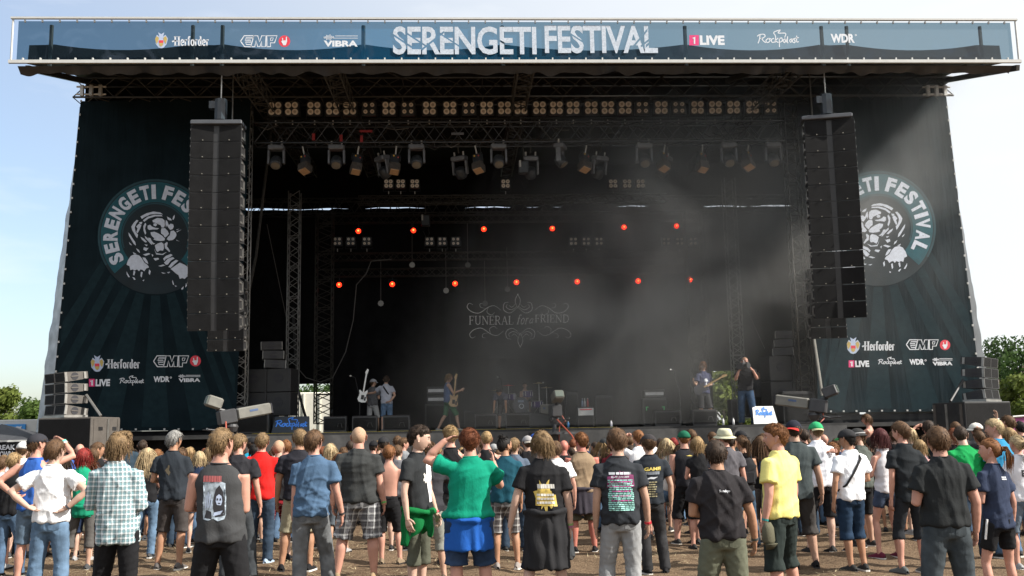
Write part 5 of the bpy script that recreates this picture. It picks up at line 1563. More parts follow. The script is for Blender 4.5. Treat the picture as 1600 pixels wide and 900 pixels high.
def cloth(c, kind='plain', c2=None, sc=1.0):
    key = 'cloth_%s_%s_%s_%s' % (kind, '_'.join('%03d' % int(v * 999) for v in c), '' if c2 is None else '_'.join('%03d' % int(v * 999) for v in c2), sc)
    if key in MATS:
        return MATS[key]
    m = mat(key, c, .88, var=.12 if kind != 'denim' else .42, nscale=5 if kind != 'denim' else 6, bump=.10, bscale=60, spec=.15)
    N, L = m.node_tree.nodes, m.node_tree.links
    b = N['Principled BSDF']
    rp = [n for n in N if n.type == 'VALTORGB'][0]
    tc = [n for n in N if n.type == 'TEX_COORD'][0]
    mp = N.new('ShaderNodeMapping'); mp.inputs['Scale'].default_value = (15, 15, 6); mp.inputs['Rotation'].default_value = (.3, .5, 0)
    nf = N.new('ShaderNodeTexNoise'); nf.inputs['Scale'].default_value = 1.0; nf.inputs['Detail'].default_value = 2.5; nf.inputs['Distortion'].default_value = 1.4
    L.new(tc.outputs['Object'], mp.inputs['Vector']); L.new(mp.outputs['Vector'], nf.inputs['Vector'])
    bp0 = [n for n in N if n.type == 'BUMP'][0]
    bp2 = N.new('ShaderNodeBump'); bp2.inputs['Strength'].default_value = .15; bp2.inputs['Distance'].default_value = .035
    L.new(nf.outputs['Fac'], bp2.inputs['Height']); L.new(bp0.outputs['Normal'], bp2.inputs['Normal']); L.new(bp2.outputs['Normal'], b.inputs['Normal'])
    if kind == 'plaid':
        sep = N.new('ShaderNodeSeparateXYZ'); L.new(tc.outputs['Object'], sep.inputs['Vector'])
        def band(out, freq, w, ph=0.0):
            a = N.new('ShaderNodeMath'); a.operation = 'MULTIPLY_ADD'; a.inputs[1].default_value = freq; a.inputs[2].default_value = ph
            L.new(out, a.inputs[0])
            f = N.new('ShaderNodeMath'); f.operation = 'FRACT'; L.new(a.outputs[0], f.inputs[0])
            l = N.new('ShaderNodeMath'); l.operation = 'LESS_THAN'; l.inputs[1].default_value = w; L.new(f.outputs[0], l.inputs[0])
            return l.outputs[0]
        ad = N.new('ShaderNodeMath'); ad.operation = 'ADD'
        L.new(sep.outputs['X'], ad.inputs[0]); mY = N.new('ShaderNodeMath'); mY.operation = 'MULTIPLY'; mY.inputs[1].default_value = .6; L.new(sep.outputs['Y'], mY.inputs[0]); L.new(mY.outputs[0], ad.inputs[1])
        f = 15.0 * sc
        col = rp.outputs['Color']
        for (o_, ph, w, cc, k) in ((ad.outputs[0], 0, .42, c2, .55), (sep.outputs['Z'], .2, .42, c2, .55), (ad.outputs[0], .55, .14, tuple(v * .25 for v in c2), .7), (sep.outputs['Z'], .75, .14, tuple(v * .25 for v in c2), .7), (ad.outputs[0], .3, .06, (.7, .72, .7), .6), (sep.outputs['Z'], .42, .06, (.7, .72, .7), .6)):
            s = band(o_, f, w, ph)
            mk = N.new('ShaderNodeMath'); mk.operation = 'MULTIPLY'; mk.inputs[1].default_value = k; L.new(s, mk.inputs[0])
            mx = N.new('ShaderNodeMixRGB'); L.new(mk.outputs[0], mx.inputs['Fac']); L.new(col, mx.inputs['Color1']); mx.inputs['Color2'].default_value = (*cc, 1)
            col = mx.outputs['Color']
        L.new(col, b.inputs['Base Color'])
    if kind == 'stripe':
        wv = N.new('ShaderNodeTexWave'); wv.inputs['Scale'].default_value = 9 * sc; wv.bands_direction = 'Z'
        L.new(tc.outputs['Object'], wv.inputs['Vector'])
        mx = N.new('ShaderNodeMixRGB'); L.new(wv.outputs['Fac'], mx.inputs['Fac']); L.new(rp.outputs['Color'], mx.inputs['Color1']); mx.inputs['Color2'].default_value = (*c2, 1)
        L.new(mx.outputs['Color'], b.inputs['Base Color'])
    return m

def smooth_step(a, b, x):
    t = max(0.0, min(1.0, (x - a) / (b - a)))
    return t * t * (3 - 2 * t)
def head_point(a, e, jaw=1.0):
    ce, se = math.cos(e), math.sin(e)
    dx, dy, dz = ce * math.sin(a), ce * math.cos(a), se
    x, y, z = .077 * dx, .097 * dy, .120 * dz
    if dz < 0:
        t = -dz
        x *= 1 - .24 * t ** 1.5 * jaw
        y *= (1 - .04 * t) if dy > 0 else (1 - .40 * t)
        if dy > 0: z *= 1 + .04 * t
    if dz > 0:
        f_ = 1 + .20 * dz * (1 - dz * dz)
        x *= f_; y *= f_; z *= .965
    if dy < 0 and dz > -.3:
        y *= 1.05
    if dy > .25:
        g = lambda u, w: math.exp(-(u / w) ** 2)
        pr = (min(1, max(0, (.020 - z) / .046)) if z > -.027 else g(z + .027, .007))
        y += .024 * g(x, .0115) * pr
        y -= .010 * g(abs(x) - .031, .014) * g(z - .012, .011)
        y += .004 * g(z - .034, .010) * g(x, .05)
        y += .006 * g(x, .021) * g(z + .062, .009)
        y -= .004 * g(x, .03) * g(z + .077, .006)
        y += .007 * g(x, .024) * g(z + .102, .015)
    return Vector((x, y, z))
def hairline(y):
    if y > .050: return .062 + (y - .05) * .2
    if y > .018: return .022 + (y - .018) / .032 * .040
    if y > -.030: return .022
    if y > -.062: return -.080 + (y + .062) / .032 * .102
    return -.080

class Fold:
    """cloth folds applied to a baked mesh"""
    @staticmethod
    def run(me, kind, seed, amp=1.0):
        n = len(me.vertices)
        co = np.empty(n * 3); me.vertices.foreach_get('co', co); co = co.reshape(-1, 3)
        nr = np.empty(n * 3); me.vertex_normals.foreach_get('vector', nr); nr = nr.reshape(-1, 3)
        r = np.random.RandomState(seed)
        d = np.zeros(n)
        def warp(p, f):
            return np.sin(p[:, 0] * f * 1.1 + r.rand() * 6) + np.sin(p[:, 1] * f * .9 + r.rand() * 6) + np.sin(p[:, 2] * f + r.rand() * 6)
        if kind == 'shirt':
            z0, z1 = co[:, 2].min(), co[:, 2].max()
            t = (co[:, 2] - z0) / (z1 - z0)
            th = np.arctan2(co[:, 1], co[:, 0])
            for i in range(6):
                v = r.randn(3); v[1] *= .35; v[2] *= .55 if i < 4 else 1.6; v /= np.linalg.norm(v)
                f = r.uniform(13, 30)
                w = np.sin(co @ v * f + .8 * warp(co, r.uniform(3, 6)) + r.rand() * 6)
                mask = np.clip(.25 + np.sin(co @ r.randn(3) * 5 + r.rand() * 6), 0, 1)
                d += .0105 * (1 - np.abs(w)) ** 3 * mask
            d += .008 * np.sin(th * 6 + r.rand() * 6 + 3 * t) * np.clip(1 - t * 2.4, 0, 1)
            d += .006 * np.sin(co[:, 2] * 34 + 2.2 * np.sin(th * 2 + r.rand() * 6)) * np.clip(1 - np.abs(t - .22) * 4, 0, 1)
        elif kind == 'trousers':
            for i in range(4):
                v = r.randn(3); v[2] = v[2] * 1.6 + 1; v /= np.linalg.norm(v)
                w = np.sin(co @ v * r.uniform(38, 70) + 1.3 * warp(co, r.uniform(6, 12)) + r.rand() * 6)
                d += .0038 * (1 - np.abs(w)) ** 2 * (.4 + .6 * (np.sin(co @ r.randn(3) * 6 + r.rand() * 6) > -.2))
        elif kind == 'hang':
            th = np.arctan2(co[:, 1], co[:, 0])
            z1 = co[:, 2].max()
            d += .009 * np.sin(th * 9 + 1.6 * np.sin(th * 3 + r.rand() * 6) + co[:, 2] * 3) * np.clip((z1 - co[:, 2]) * 4, 0.15, 1)
            d += .006 * np.sin(co @ r.randn(3) * 20)
        co += nr * (d * amp)[:, None]
        me.vertices.foreach_set('co', co.ravel())
        me.update()

PENDING = []          # (object, voxel, fold kind, seed, extra MB, print callback)
def remeshed(name, mb, m, parent, voxel, fold=None, seed=0, extra=None, amp=1.0, smooth_it=3):
    o = mb.build(name, m, parent, True, world=False)
    md = o.modifiers.new('r', 'REMESH'); md.mode = 'VOXEL'; md.voxel_size = voxel; md.use_smooth_shade = True
    ms = o.modifiers.new('s', 'SMOOTH'); ms.factor = .5; ms.iterations = smooth_it
    PENDING.append([o, fold, seed, extra, amp, None])
    return o
def bake_pending():
    dg = bpy.context.evaluated_depsgraph_get()
    out = []
    for it in PENDING:
        out.append(bpy.data.meshes.new_from_object(it[0].evaluated_get(dg)))
    for it, me in zip(PENDING, out):
        o, fold, seed, extra, amp, cb = it
        if fold:
            Fold.run(me, fold, seed, amp)
        if extra is not None and extra.v:
            n = len(me.vertices)
            co = np.empty(n * 3); me.vertices.foreach_get('co', co)
            npoly = len(me.polygons)
            ls = np.empty(npoly, dtype=np.int32); me.polygons.foreach_get('loop_start', ls)
            lt = np.empty(npoly, dtype=np.int32); me.polygons.foreach_get('loop_total', lt)
            vi = np.empty(len(me.loops), dtype=np.int32); me.loops.foreach_get('vertex_index', vi)
            ex = np.array([c for p in extra.v for c in p])
            exl = np.array([i + n for f in extra.f for i in f], dtype=np.int32)
            elt = np.array([len(f) for f in extra.f], dtype=np.int32)
            me2 = bpy.data.meshes.new(o.name)
            me2.vertices.add(n + len(extra.v)); me2.vertices.foreach_set('co', np.concatenate([co, ex]))
            me2.loops.add(len(vi) + len(exl)); me2.loops.foreach_set('vertex_index', np.concatenate([vi, exl]))
            allt = np.concatenate([lt, elt]); alls = np.concatenate([[0], np.cumsum(allt)[:-1]]).astype(np.int32)
            me2.polygons.add(len(allt)); me2.polygons.foreach_set('loop_start', alls)
            me2.update(calc_edges=True)
            me2.materials.append(o.data.materials[0])
            bpy.data.meshes.remove(me)
            me = me2
        me.polygons.foreach_set('use_smooth', [True] * len(me.polygons))
        old = o.data
        o.modifiers.clear()
        o.data = me
        me.name = o.name
        bpy.data.meshes.remove(old)
        if cb:
            cb(o)
    PENDING.clear()

ARMS = {  # directions of upper arm, forearm and hand for the right arm (facing +Y, right = +X)
 'down': ((.14, -.06, -1), (.05, .22, -1), (0, .25, -1)),
 'relax': ((.26, -.08, -1), (.10, .20, -1), (.0, .3, -1)),
 'out': ((.42, -.10, -1), (.22, .16, -1), (.05, .3, -1)),
 'front': ((.16, .05, -1), (-.45, .9, .12), (-.5, .8, .1)),
 'chest': ((.18, .1, -1), (-.45, .65, .7), (-.5, .4, .7)),
 'cross': ((.20, .16, -1), (-1, .45, .12), (-1, .3, .1)),
 'hip': ((.80, -.40, -.62), (-.78, -.10, -.62), (-.9, .15, -.3)),
 'hipf': ((.75, -.25, -.72), (-.70, .25, -.66), (-.7, .5, -.4)),
 'head': ((.80, .10, .30), (-.72, -.02, .70), (-.7, .1, .35)),
 'nape': ((.85, .0, .55), (-.80, -.35, .25), (-.8, -.3, .1)),
 'shade': ((.50, .55, .28), (-.72, .12, .66), (-.75, .3, .3)),
 'phone': ((.30, .6, -.5), (-.25, .55, .85), (-.1, .3, .9)),
 'up': ((.25, .35, .95), (-.05, .12, 1), (0, .1, 1)),
 'reach': ((.08, .85, -.40), (-.05, 1, .08), (0, 1, 0)),
 'side': ((.9, .2, -.45), (.85, .5, -.05), (.8, .5, 0)),
 'pocket': ((.36, -.26, -.9), (-.16, .42, -.86), (-.1, .4, -.8)),
 'strum': ((.30, -.12, -.9), (-.75, .62, -.05), (-.8, .5, -.25)),
 'fret': ((.30, .25, -.85), (.42, .80, .30), (-.1, .8, .5)),
 'hang': ((.10, .1, -1), (.05, .12, -1), (0, .1, -1)),
 'camgrip': ((.35, .55, -.75), (-.50, .45, .95), (-.5, .3, .7)),
 'back': ((.30, -.4, -.85), (-.55, -.35, -.75), (-.8, -.2, -.3)),
}
def strand(mb, pts, r0):
    n = len(pts)
    o = len(mb.v)
    for i, p in enumerate(pts):
        t = (pts[min(i + 1, n - 1)] - pts[max(i - 1, 0)])
        x = t.orthogonal().normalized() if t.length > 1e-7 else Vector((1, 0, 0))
        y = t.normalized().cross(x) if t.length > 1e-7 else Vector((0, 1, 0))
        r = r0 * (1 - .75 * i / (n - 1))
        for k in range(3):
            a = 2.0944 * k
            q = p + x * (r * math.cos(a)) + y * (r * math.sin(a))
            mb.v.append((q.x, q.y, q.z))
    for i in range(n - 1):
        for k in range(3):
            j = (k + 1) % 3
            mb.f.append((o + i * 3 + k, o + i * 3 + j, o + i * 3 + 3 + j, o + i * 3 + 3 + k))

def hair_mesh(style, lod, seed, jaw=1.0):
    """hair in head space (centre of the skull at the origin, face = +Y)"""
    r = random.Random(seed)
    mb = MB()
    nu, nv = ((28, 18), (22, 14), (16, 10))[lod]
    thick = {'buzz': .006, 'short': .016, 'crop': .010, 'curly': .020, 'shaggy': .016, 'long': .014, 'bob': .018, 'ponytail': .014, 'bun': .012, 'balding': .008, 'afro': .04}[style]
    vs, idx = [], {}
    def lim(p):
        l = hairline(p.y)
        if style in ('long', 'bob', 'shaggy'): l -= .050 if -.04 < p.y < .03 else (.012 if p.y <= -.04 else -.004)
        if style == 'balding': l = max(l, -.2) if p.y < -.02 else .3
        return l
    for j in range(nv + 1):
        e = math.pi * (j / nv - .5)
        for i in range(nu):
            a = 2 * math.pi * i / nu
            p = head_point(a, e, jaw)
            if style == 'balding':
                ok = (p.z < .055 and p.y < .01 and p.z > hairline(p.y))
                t = 1.0 if ok else 0.0
            else:
                t = smooth_step(-.012, .018, p.z - lim(p))
            nrm = Vector((p.x / .0059, p.y / .0094, p.z / .0144)).normalized()
            bump = 1 + (.6 if style in ('curly', 'afro') else .42) * mnoise.noise(p * (55 if style in ('curly', 'afro') else 34) + Vector((seed, 0, 0)))
            q = p + nrm * (thick * bump * t if t > 0 else -.004)
            vs.append((q, t))
    fs = []
    for j in range(nv):
        for i in range(nu):
            k = (i + 1) % nu
            f = (j * nu + i, j * nu + k, (j + 1) * nu + k, (j + 1) * nu + i)
            if any(vs[q][1] > 0 for q in f):
                fs.append(f)
    mb.add([v[0] for v in vs], fs)
    n = {'buzz': 0, 'balding': 60, 'short': 560, 'crop': 420, 'curly': 480, 'shaggy': 620, 'long': 560, 'bob': 520, 'ponytail': 260, 'bun': 150, 'afro': 360}[style]
    n = int(n * (1, .55, .2)[lod])
    wid = (.0032, .0044, .0075)[lod]
    done = 0; guard = 0
    while done < n and guard < n * 12:
        guard += 1
        a, e = r.random() * 6.2832, math.asin(r.uniform(-.75, 1))
        p = head_point(a, e, jaw)
        if style == 'balding':
            if not (p.z < .055 and p.y < .01 and p.z > hairline(p.y)): continue
        elif p.z < lim(p) + .004: continue
        nrm = Vector((p.x / .0059, p.y / .0094, p.z / .0144)).normalized()
        base = p + nrm * thick * .5
        crown = Vector((0, -.045, .11))
        flow = (base - crown); flow = flow - nrm * flow.dot(nrm)
        flow = flow.normalized() if flow.length > 1e-5 else Vector((0, 1, 0))
        jit = Vector((r.gauss(0, 1), r.gauss(0, 1), r.gauss(0, 1))) * .25
        pts = [base]
        if style in ('short', 'crop', 'balding'):
            L = r.uniform(.026, .052) if style != 'crop' else r.uniform(.014, .030)
            d = (flow * 1.0 + nrm * .28 + jit * 1.1).normalized()
            for k in range(3):
                d = (d + flow * .2 - Vector((0, 0, .1))).normalized()
                pts.append(pts[-1] + d * L / 3)
        elif style in ('curly', 'afro'):
            L = .016 if style == 'curly' else .026
            u = nrm.orthogonal().normalized(); v = nrm.cross(u); ph = r.random() * 6.28
            for k in range(1, 5):
                an = ph + k * 1.5
                pts.append(base + nrm * (L * k / 4 + .004) + (u * math.cos(an) + v * math.sin(an)) * .011)
        elif style == 'shaggy':
            L = r.uniform(.06, .13)
            d = (flow + nrm * .12 + jit * .6).normalized()
            for k in range(4):
                d = (d + Vector((0, 0, -.55)) + jit * .25).normalized()
                q = pts[-1] + d * L / 4
                if q.z > -.12:
                    w_ = math.sqrt((q.x / .086) ** 2 + (q.y / .108) ** 2 + (q.z / .128) ** 2)
                    if w_ < 1.1: q = q * (1.1 / max(w_, .2))
                pts.append(q)
        elif style in ('long', 'bob'):
            front = p.y > .03
            L = r.uniform(.30, .46) if style == 'long' else r.uniform(.13, .20)
            if p.z < 0: L *= .8
            d = (flow + nrm * .25 + jit * .4).normalized()
            if front:
                d = (d + Vector((math.copysign(1.0, p.x), -.7, 0))).normalized()
            ns = 6 if style == 'long' else 5
            for k in range(ns):
                d = (d + Vector((0, -.04, -.5)) + jit * .12).normalized()
                q = pts[-1] + d * L / ns
                # stay outside skull and neck
                if q.z > -.12:
                    w_ = math.sqrt((q.x / .085) ** 2 + (q.y / .108) ** 2 + (q.z / .128) ** 2)
                    if w_ < 1.1: q = q * (1.1 / max(w_, .2))
                elif q.y > -.075 and abs(q.x) < .09:
                    q.y = min(q.y, -.06) if not front else q.y; q.x = math.copysign(max(abs(q.x), .05), q.x) if front else q.x
                pts.append(q)
        elif style in ('ponytail', 'bun'):
            tie = Vector((0, -.115, .02)) if style == 'ponytail' else Vector((0, -.06, .115))
            L = (tie - base)
            for k in range(1, 4):
                q = base + L * (k / 3)
                w_ = math.sqrt((q.x / .088) ** 2 + (q.y / .112) ** 2 + (q.z / .13) ** 2)
                if w_ < 1.06: q = q * (1.06 / max(w_, .3))
                pts.append(q)
        strand(mb, pts, wid * r.uniform(.8, 1.3))
        done += 1
    if style == 'ponytail':
        for i in range((90, 60, 30)[lod]):
            p0 = Vector((r.gauss(0, .010), -.118 + r.gauss(0, .006), .02 + r.gauss(0, .010)))
            ex = Vector((r.gauss(0, .030), r.gauss(-.055, .022), -.20 + r.gauss(0, .03)))
            strand(mb, [p0, p0 + Vector((ex.x * .4, -.045, .004)), p0 + Vector((ex.x, ex.y * 1.1, ex.z * .45)), p0 + ex], wid * 1.7)
        mb.tube([Vector((.022 * math.cos(a * .785), -.122, .02 + .022 * math.sin(a * .785))) for a in range(9)], .008, 5)
    if style == 'bun':
        for i in range((60, 40, 20)[lod]):
            d = Vector((r.gauss(0, 1), r.gauss(0, 1), r.gauss(0, 1))).normalized()
            c = Vector((0, -.06, .142))
            strand(mb, [c + d * .018, c + d * .028 + Vector((0, 0, .004)), c + d * .040 + d.orthogonal() * .012], wid)
        mb.rings([(0, -.06, .108, .016, .016), (0, -.06, .135, .024, .024), (0, -.06, .155, .022, .022), (0, -.06, .166, .008, .008)], 10)
    return mb

BUILD = {  # shoulder, torso x, torso y, limb, hip
 'm': (1, 1, 1, 1, 1), 'slim': (.94, .90, .92, .90, .94), 'heavy': (1.12, 1.22, 1.30, 1.20, 1.14), 'broad': (1.10, 1.10, 1.08, 1.10, 1.04), 'f': (.86, .86, .90, .86, 1.03), 'fh': (1.0, 1.16, 1.25, 1.10, 1.20)}

def person(label, px, ytop, s, face=0.0, skin='fair', hair=('short', 'brown'), top=('tee', (.02, .02, .022)), bottom=('shorts', (.05, .05, .05)), arms=('down', 'down'), build='m', look=0.0, nod=0.0, tilt=0.0,
           hat=None, shoes=(.03, .03, .03), stance=.13, stride=0.0, lean=0.0, bend=0.0, sit=False, base=None, H=None, lod=None, beard=None, eyes=False, extras=(), group=None, seed=None, twist=0.0):
    seed = int(px * 7 + ytop) if seed is None else seed
    rs = random.Random(seed)
    if base is None:
        ht = CAM + ray(px, ytop) * (FPX / s)
        gzv = gz(ht.x, ht.y)
        loc = Vector((ht.x, ht.y, gzv - .01))
        H = ht.z - loc.z - (.02 if hat else .012)
    else:
        loc = Vector(base)
    k = H / 1.8
    if lod is None:
        lod = 0 if s >= 140 else (1 if s >= 100 else 2)
    vox = (.0145, .019, .028)[lod]
    fl = ''
    t = thing('person', label, 'person', loc, R(face), group or 'crowd watching the stage')
    bw, tx, ty, lb, hp = BUILD[build]
    fem = build in ('f', 'fh')
    drop = .43 if sit else 0.0
    # ---- joints
    cb, sb = math.cos(R(bend)), math.sin(R(bend))
    sway = rs.uniform(-.04, .04) if not (sit or bend) else 0.0
    shtilt = -sway * rs.uniform(.6, 1.8)
    slump = rs.uniform(-.03, .09)
    if base is None:
        look = look + rs.uniform(-14, 14) if abs(look) < 20 else look
        nod = nod + rs.uniform(-8, 6); tilt = tilt + rs.uniform(-6, 6)
    def U(p):            # upper body: lean, sway and bend about the hips
        p = Vector(p)
        h_ = max(0.0, min(1.0, (p.z - .95) / .5))
        z_ = p.z + p.x * shtilt * h_
        p.x += sway * (1 - h_) - (p.z - 1.45) * shtilt * max(0.0, min(1.0, (p.z - 1.3) / .15))
        p.y += slump * max(0, p.z - 1.25) - slump * .25 * h_
        p.z = z_
        p.y += lean * max(0, p.z - .95)
        if bend:
            y, z = p.y, p.z - .95
            p.y, p.z = y * cb + z * sb, .95 + z * cb - y * sb
        p.z -= drop
        return p * k
    def UD(d):
        d = Vector(d)
        if bend: d = Vector((d.x, d.y * cb + d.z * sb, d.z * cb - d.y * sb))
        return d
    def Lw(p):
        return Vector((p[0], p[1], p[2])) * k
    sh = .174 * bw
    arm = {}
    for sd, nm in ((-1, arms[0]), (1, arms[1])):
        u, f, h = ARMS[nm] if isinstance(nm, str) else nm
        ab = nm == 'hang'
        S = U((sd * sh, -.005, 1.418))
        jt = lambda d: Vector((d[0] * sd + rs.uniform(-.10, .10), d[1] + rs.uniform(-.10, .14), d[2]))
        E = S + (UD(jt(u)) if not ab else jt(u)).normalized() * (.295 * k)
        Wr = E + (UD(jt(f)) if not ab else jt(f)).normalized() * (.255 * k)
        hd = (UD(Vector((h[0] * sd, h[1], h[2]))) if not ab else Vector((h[0] * sd, h[1], h[2]))).normalized()
        arm[sd] = (S, E, Wr, hd)
    legs = {}
    for sd in (-1, 1):
        st_ = stance + rs.uniform(-.02, .03)
        if sit:
            hip, kn, an = Vector((sd * .09, 0, .50)), Vector((sd * .17, .40, .52)), Vector((sd * .17, .36, .09))
        else:
            yo = sd * stride
            free = (sway * sd < -.008)
            hip, kn, an = Vector((sd * .088 * hp + sway, 0, .93)), Vector((sd * (.088 * hp * .45 + st_ * .6) + sway * .55 + (sd * .02 if free else 0), .02 + yo * .45 + abs(stride) * .12 + (.055 if free else 0), .505)), Vector((sd * st_ + (sd * .03 if free else 0), -.02 + yo + (.03 if free else 0), .085))
        legs[sd] = (hip * k, kn * k, an * k)
    # ---- body surface
    b = MB()
    def ring_torso(secs, n=18, m_=None):
        # secs: z, rx, ry, y offset -> follows lean and bend
        vs, fs = [], []
        for (z, rx, ry, yo) in secs:
            for q in range(n):
                an = 2 * math.pi * q / n
                c_, s_ = math.cos(an), math.sin(an)
                e_ = .86
                vs.append(U((rx * math.copysign(abs(c_) ** e_, c_), yo + ry * math.copysign(abs(s_) ** e_, s_), z)))
        for i in range(len(secs) - 1):
            for q in range(n):
                j = (q + 1) % n
                fs.append((i * n + q, i * n + j, (i + 1) * n + j, (i + 1) * n + q))
        fs.append(tuple(range(n - 1, -1, -1))); fs.append(tuple(range((len(secs) - 1) * n, len(secs) * n)))
        return vs, fs
    gx, gy = .150 * tx, .098 * ty
    wz = .86 if fem else .98
    torso = [(.88, gx * .98 * hp, gy * 1.05, 0), (1.00, gx * 1.0, gy * (1.0 + .12 * (build == 'heavy')), .01 * (ty > 1.1)), (1.12, gx * wz, gy * .96, .012 * (ty > 1.1)), (1.26, gx * 1.04, gy * 1.06, .0), (1.35, gx * 1.09 * bw / max(.9, tx ** .5), gy * 1.02, -.006), (1.41, .160 * bw, gy * .90, -.010), (1.450, .132 * bw, .076, -.012), (1.490, .092 * bw, .064, -.010), (1.535, .060, .058, -.002)]
    b.add(*ring_torso(torso))
    head_c = U((0, .026, 1.668))
    neck_b = U((0, -.012, 1.43)); 
    b.tube([neck_b, (neck_b * .5 + head_c * .5) + Vector((0, -.004, 0)), head_c + Vector((0, -.012, -.02)) * k], [.066 * lb * k, .058 * lb * k, .054 * k], 12)
    for sd in (-1, 1):
        S, E, Wr, hd = arm[sd]
        m1 = S.lerp(E, .45); m2 = E.lerp(Wr, .35)
        b.tube([S, m1, E, m2, Wr, Wr + hd * .03 * k], [.056 * lb * k, .050 * lb * k, .040 * lb * k, .041 * lb * k, .028 * lb * k, .027 * k], 10)
        hip, kn, an = legs[sd]
        cf = kn.lerp(an, .32) + Vector((0, -.014, 0)) * k
        b.tube([hip, hip.lerp(kn, .4), kn, cf, kn.lerp(an, .75), an, an - Vector((0, 0, .05 * k))], [.088 * lb * hp * k, .080 * lb * hp * k, .056 * lb * k, .058 * lb * k, .042 * lb * k, .038 * k, .036 * k], 12)
    # ---- head and hands, added to the same surface
    ex = MB()
    jaw = 1.25 if fem else 1.0
    nu, nv = ((44, 34) if eyes else (28, 20), (36, 28) if eyes else (20, 14), (14, 10))[lod]
    HM = Matrix.Translation(head_c) @ Matrix.Rotation(R(look), 4, 'Z') @ Matrix.Rotation(R(-nod - bend * .6), 4, 'X') @ Matrix.Rotation(R(tilt), 4, 'Y') @ Matrix.Scale(k * (1.06 if not fem else 1.03), 4)
    vs, fs = [], []
    for j in range(nv + 1):
        e = math.pi * (j / nv - .5)
        for i in range(nu):
            vs.append(HM @ head_point(2 * math.pi * i / nu, e, jaw))
    for j in range(nv):
        for i in range(nu):
            q = (i + 1) % nu
            fs.append((j * nu + i, j * nu + q, (j + 1) * nu + q, (j + 1) * nu + i))
    ex.add(vs, fs)
    for sd in (-1, 1):
        ev = []
        for (z, y, r_) in ((-.036, .004, .005), (-.024, .000, .011), (-.004, -.006, .016), (.014, -.010, .018), (.027, -.009, .013), (.033, -.005, .005)):
            for q in range(8):
                an = 2 * math.pi * q / 8
                yy = y + r_ * math.cos(an)
                ev.append(HM @ Vector((sd * (.0755 + max(0, .014 - yy) * .55 + .004 * math.sin(an)), yy, z)))
        ex.add(ev, [(i * 8 + q, i * 8 + (q + 1) % 8, i * 8 + 8 + (q + 1) % 8, i * 8 + 8 + q) for i in range(5) for q in range(8)] + [tuple(range(8)), tuple(range(40, 48))])
        S, E, Wr, hd = arm[sd]
        # palm and five fingers
        inw = Vector((-sd, 0, 0))
        inw = (inw - hd * inw.dot(hd))
        inw = inw.normalized() if inw.length > .2 else hd.orthogonal().normalized()
        spr = hd.cross(inw)
        if spr.y < 0 and abs(spr.y) > .3: spr = -spr          # thumb side points forward
        hs = k * (.92 if fem else 1.0)
        p0 = Wr
        pl = [(0, .024, .017), (.035, .036, .016), (.075, .042, .014), (.092, .040, .011)]
        vs = []
        for (l, a_, c_) in pl:
            for q in range(8):
                an = 2 * math.pi * q / 8
                vs.append(p0 + hd * (l * hs) + spr * (a_ * hs * math.cos(an)) + inw * (c_ * hs * math.sin(an)))
        ex.add(vs, [(i * 8 + q, i * 8 + (q + 1) % 8, i * 8 + 8 + (q + 1) % 8, i * 8 + 8 + q) for i in range(3) for q in range(8)] + [tuple(range(24, 32))])
        curl = rs.uniform(.35, .75)
        for fi, (off, L_) in enumerate(((.030, .070), (.010, .078), (-.010, .073), (-.029, .058))):
            p = p0 + hd * (.085 * hs) + spr * (off * hs)
            d1 = (hd + inw * curl * .45).normalized(); d2 = (hd + inw * curl * 1.5).normalized()
            ex.tube([p, p + d1 * L_ * .5 * hs, p + d1 * L_ * .5 * hs + d2 * L_ * .5 * hs], [.0095 * hs, .0085 * hs, .006 * hs], 5)
        p = p0 + hd * (.022 * hs) + spr * (.026 * hs)
        d1 = (hd * .75 + spr * .65 + inw * .3).normalized(); d2 = (hd + inw * .5 + spr * .15).normalized()
        ex.tube([p, p + d1 * .040 * hs, p + d1 * .040 * hs + d2 * .032 * hs], [.012 * hs, .0105 * hs, .0075 * hs], 5)
    body = remeshed('body', b, SKIN[skin], t, vox, None, seed, ex, smooth_it=2)
    # ---- face details
    if eyes:
        for sd in (-1, 1):
            MB().rings([(0, 0, -.011, .004, .004), (0, 0, -.006, .0105, .0105), (0, 0, .004, .0115, .0115), (0, 0, .0115, .003, .003)], 10, HM @ Matrix.Translation((sd * .031, .0745, .012)) @ Matrix.Rotation(R(-90), 4, 'X')).build('eye', mat('eye_white', (.55, .52, .50), .3), t, True, False)
            MB().disc(HM @ Vector((sd * .031, .0865, .012)), HM.to_3x3() @ Vector((0, 1, 0)), .0055 * k, .003 * k, 10).build('iris', mat('eye_iris', (.04, .03, .02), .2), t, False, False)
            MB().tube([HM @ Vector((sd * .014, .097, .031)), HM @ Vector((sd * .031, .094, .036)), HM @ Vector((sd * .047, .083, .031))], .0035 * k, 5).build('eyebrow', hair_mat(hair[1] if hair else 'brown'), t, False, False)
        MB().tube([HM @ Vector((-.020, .097, -.062)), HM @ Vector((0, .104, -.0605)), HM @ Vector((.020, .097, -.062))], [.0025 * k, .0042 * k, .0025 * k], 6).build('lips', mat('lips', (.40, .16, .14), .5), t, True, False)
    if beard:
        bm_ = MB(); r2 = random.Random(seed + 3)
        for i in range((260, 170, 60)[lod]):
            a_, e_ = r2.uniform(-1.35, 1.35), r2.uniform(-1.2, -.15)
            p = head_point(a_, e_, jaw)
            if p.z > -.035 - .0 * abs(p.x) and abs(p.x) < .045: continue
            if abs(p.x) < .018 and -.07 < p.z < -.052: continue
            d = Vector((p.x, p.y, p.z * .8)).normalized()
            strand(bm_, [p - d * .002, p + d * .008 + Vector((0, 0, -.006)), p + d * .010 + Vector((0, 0, -.018))], .0045)
        bm_.v = [tuple(HM @ Vector(p)) for p in bm_.v]
        bm_.build('beard', hair_mat(beard), t, True, False)
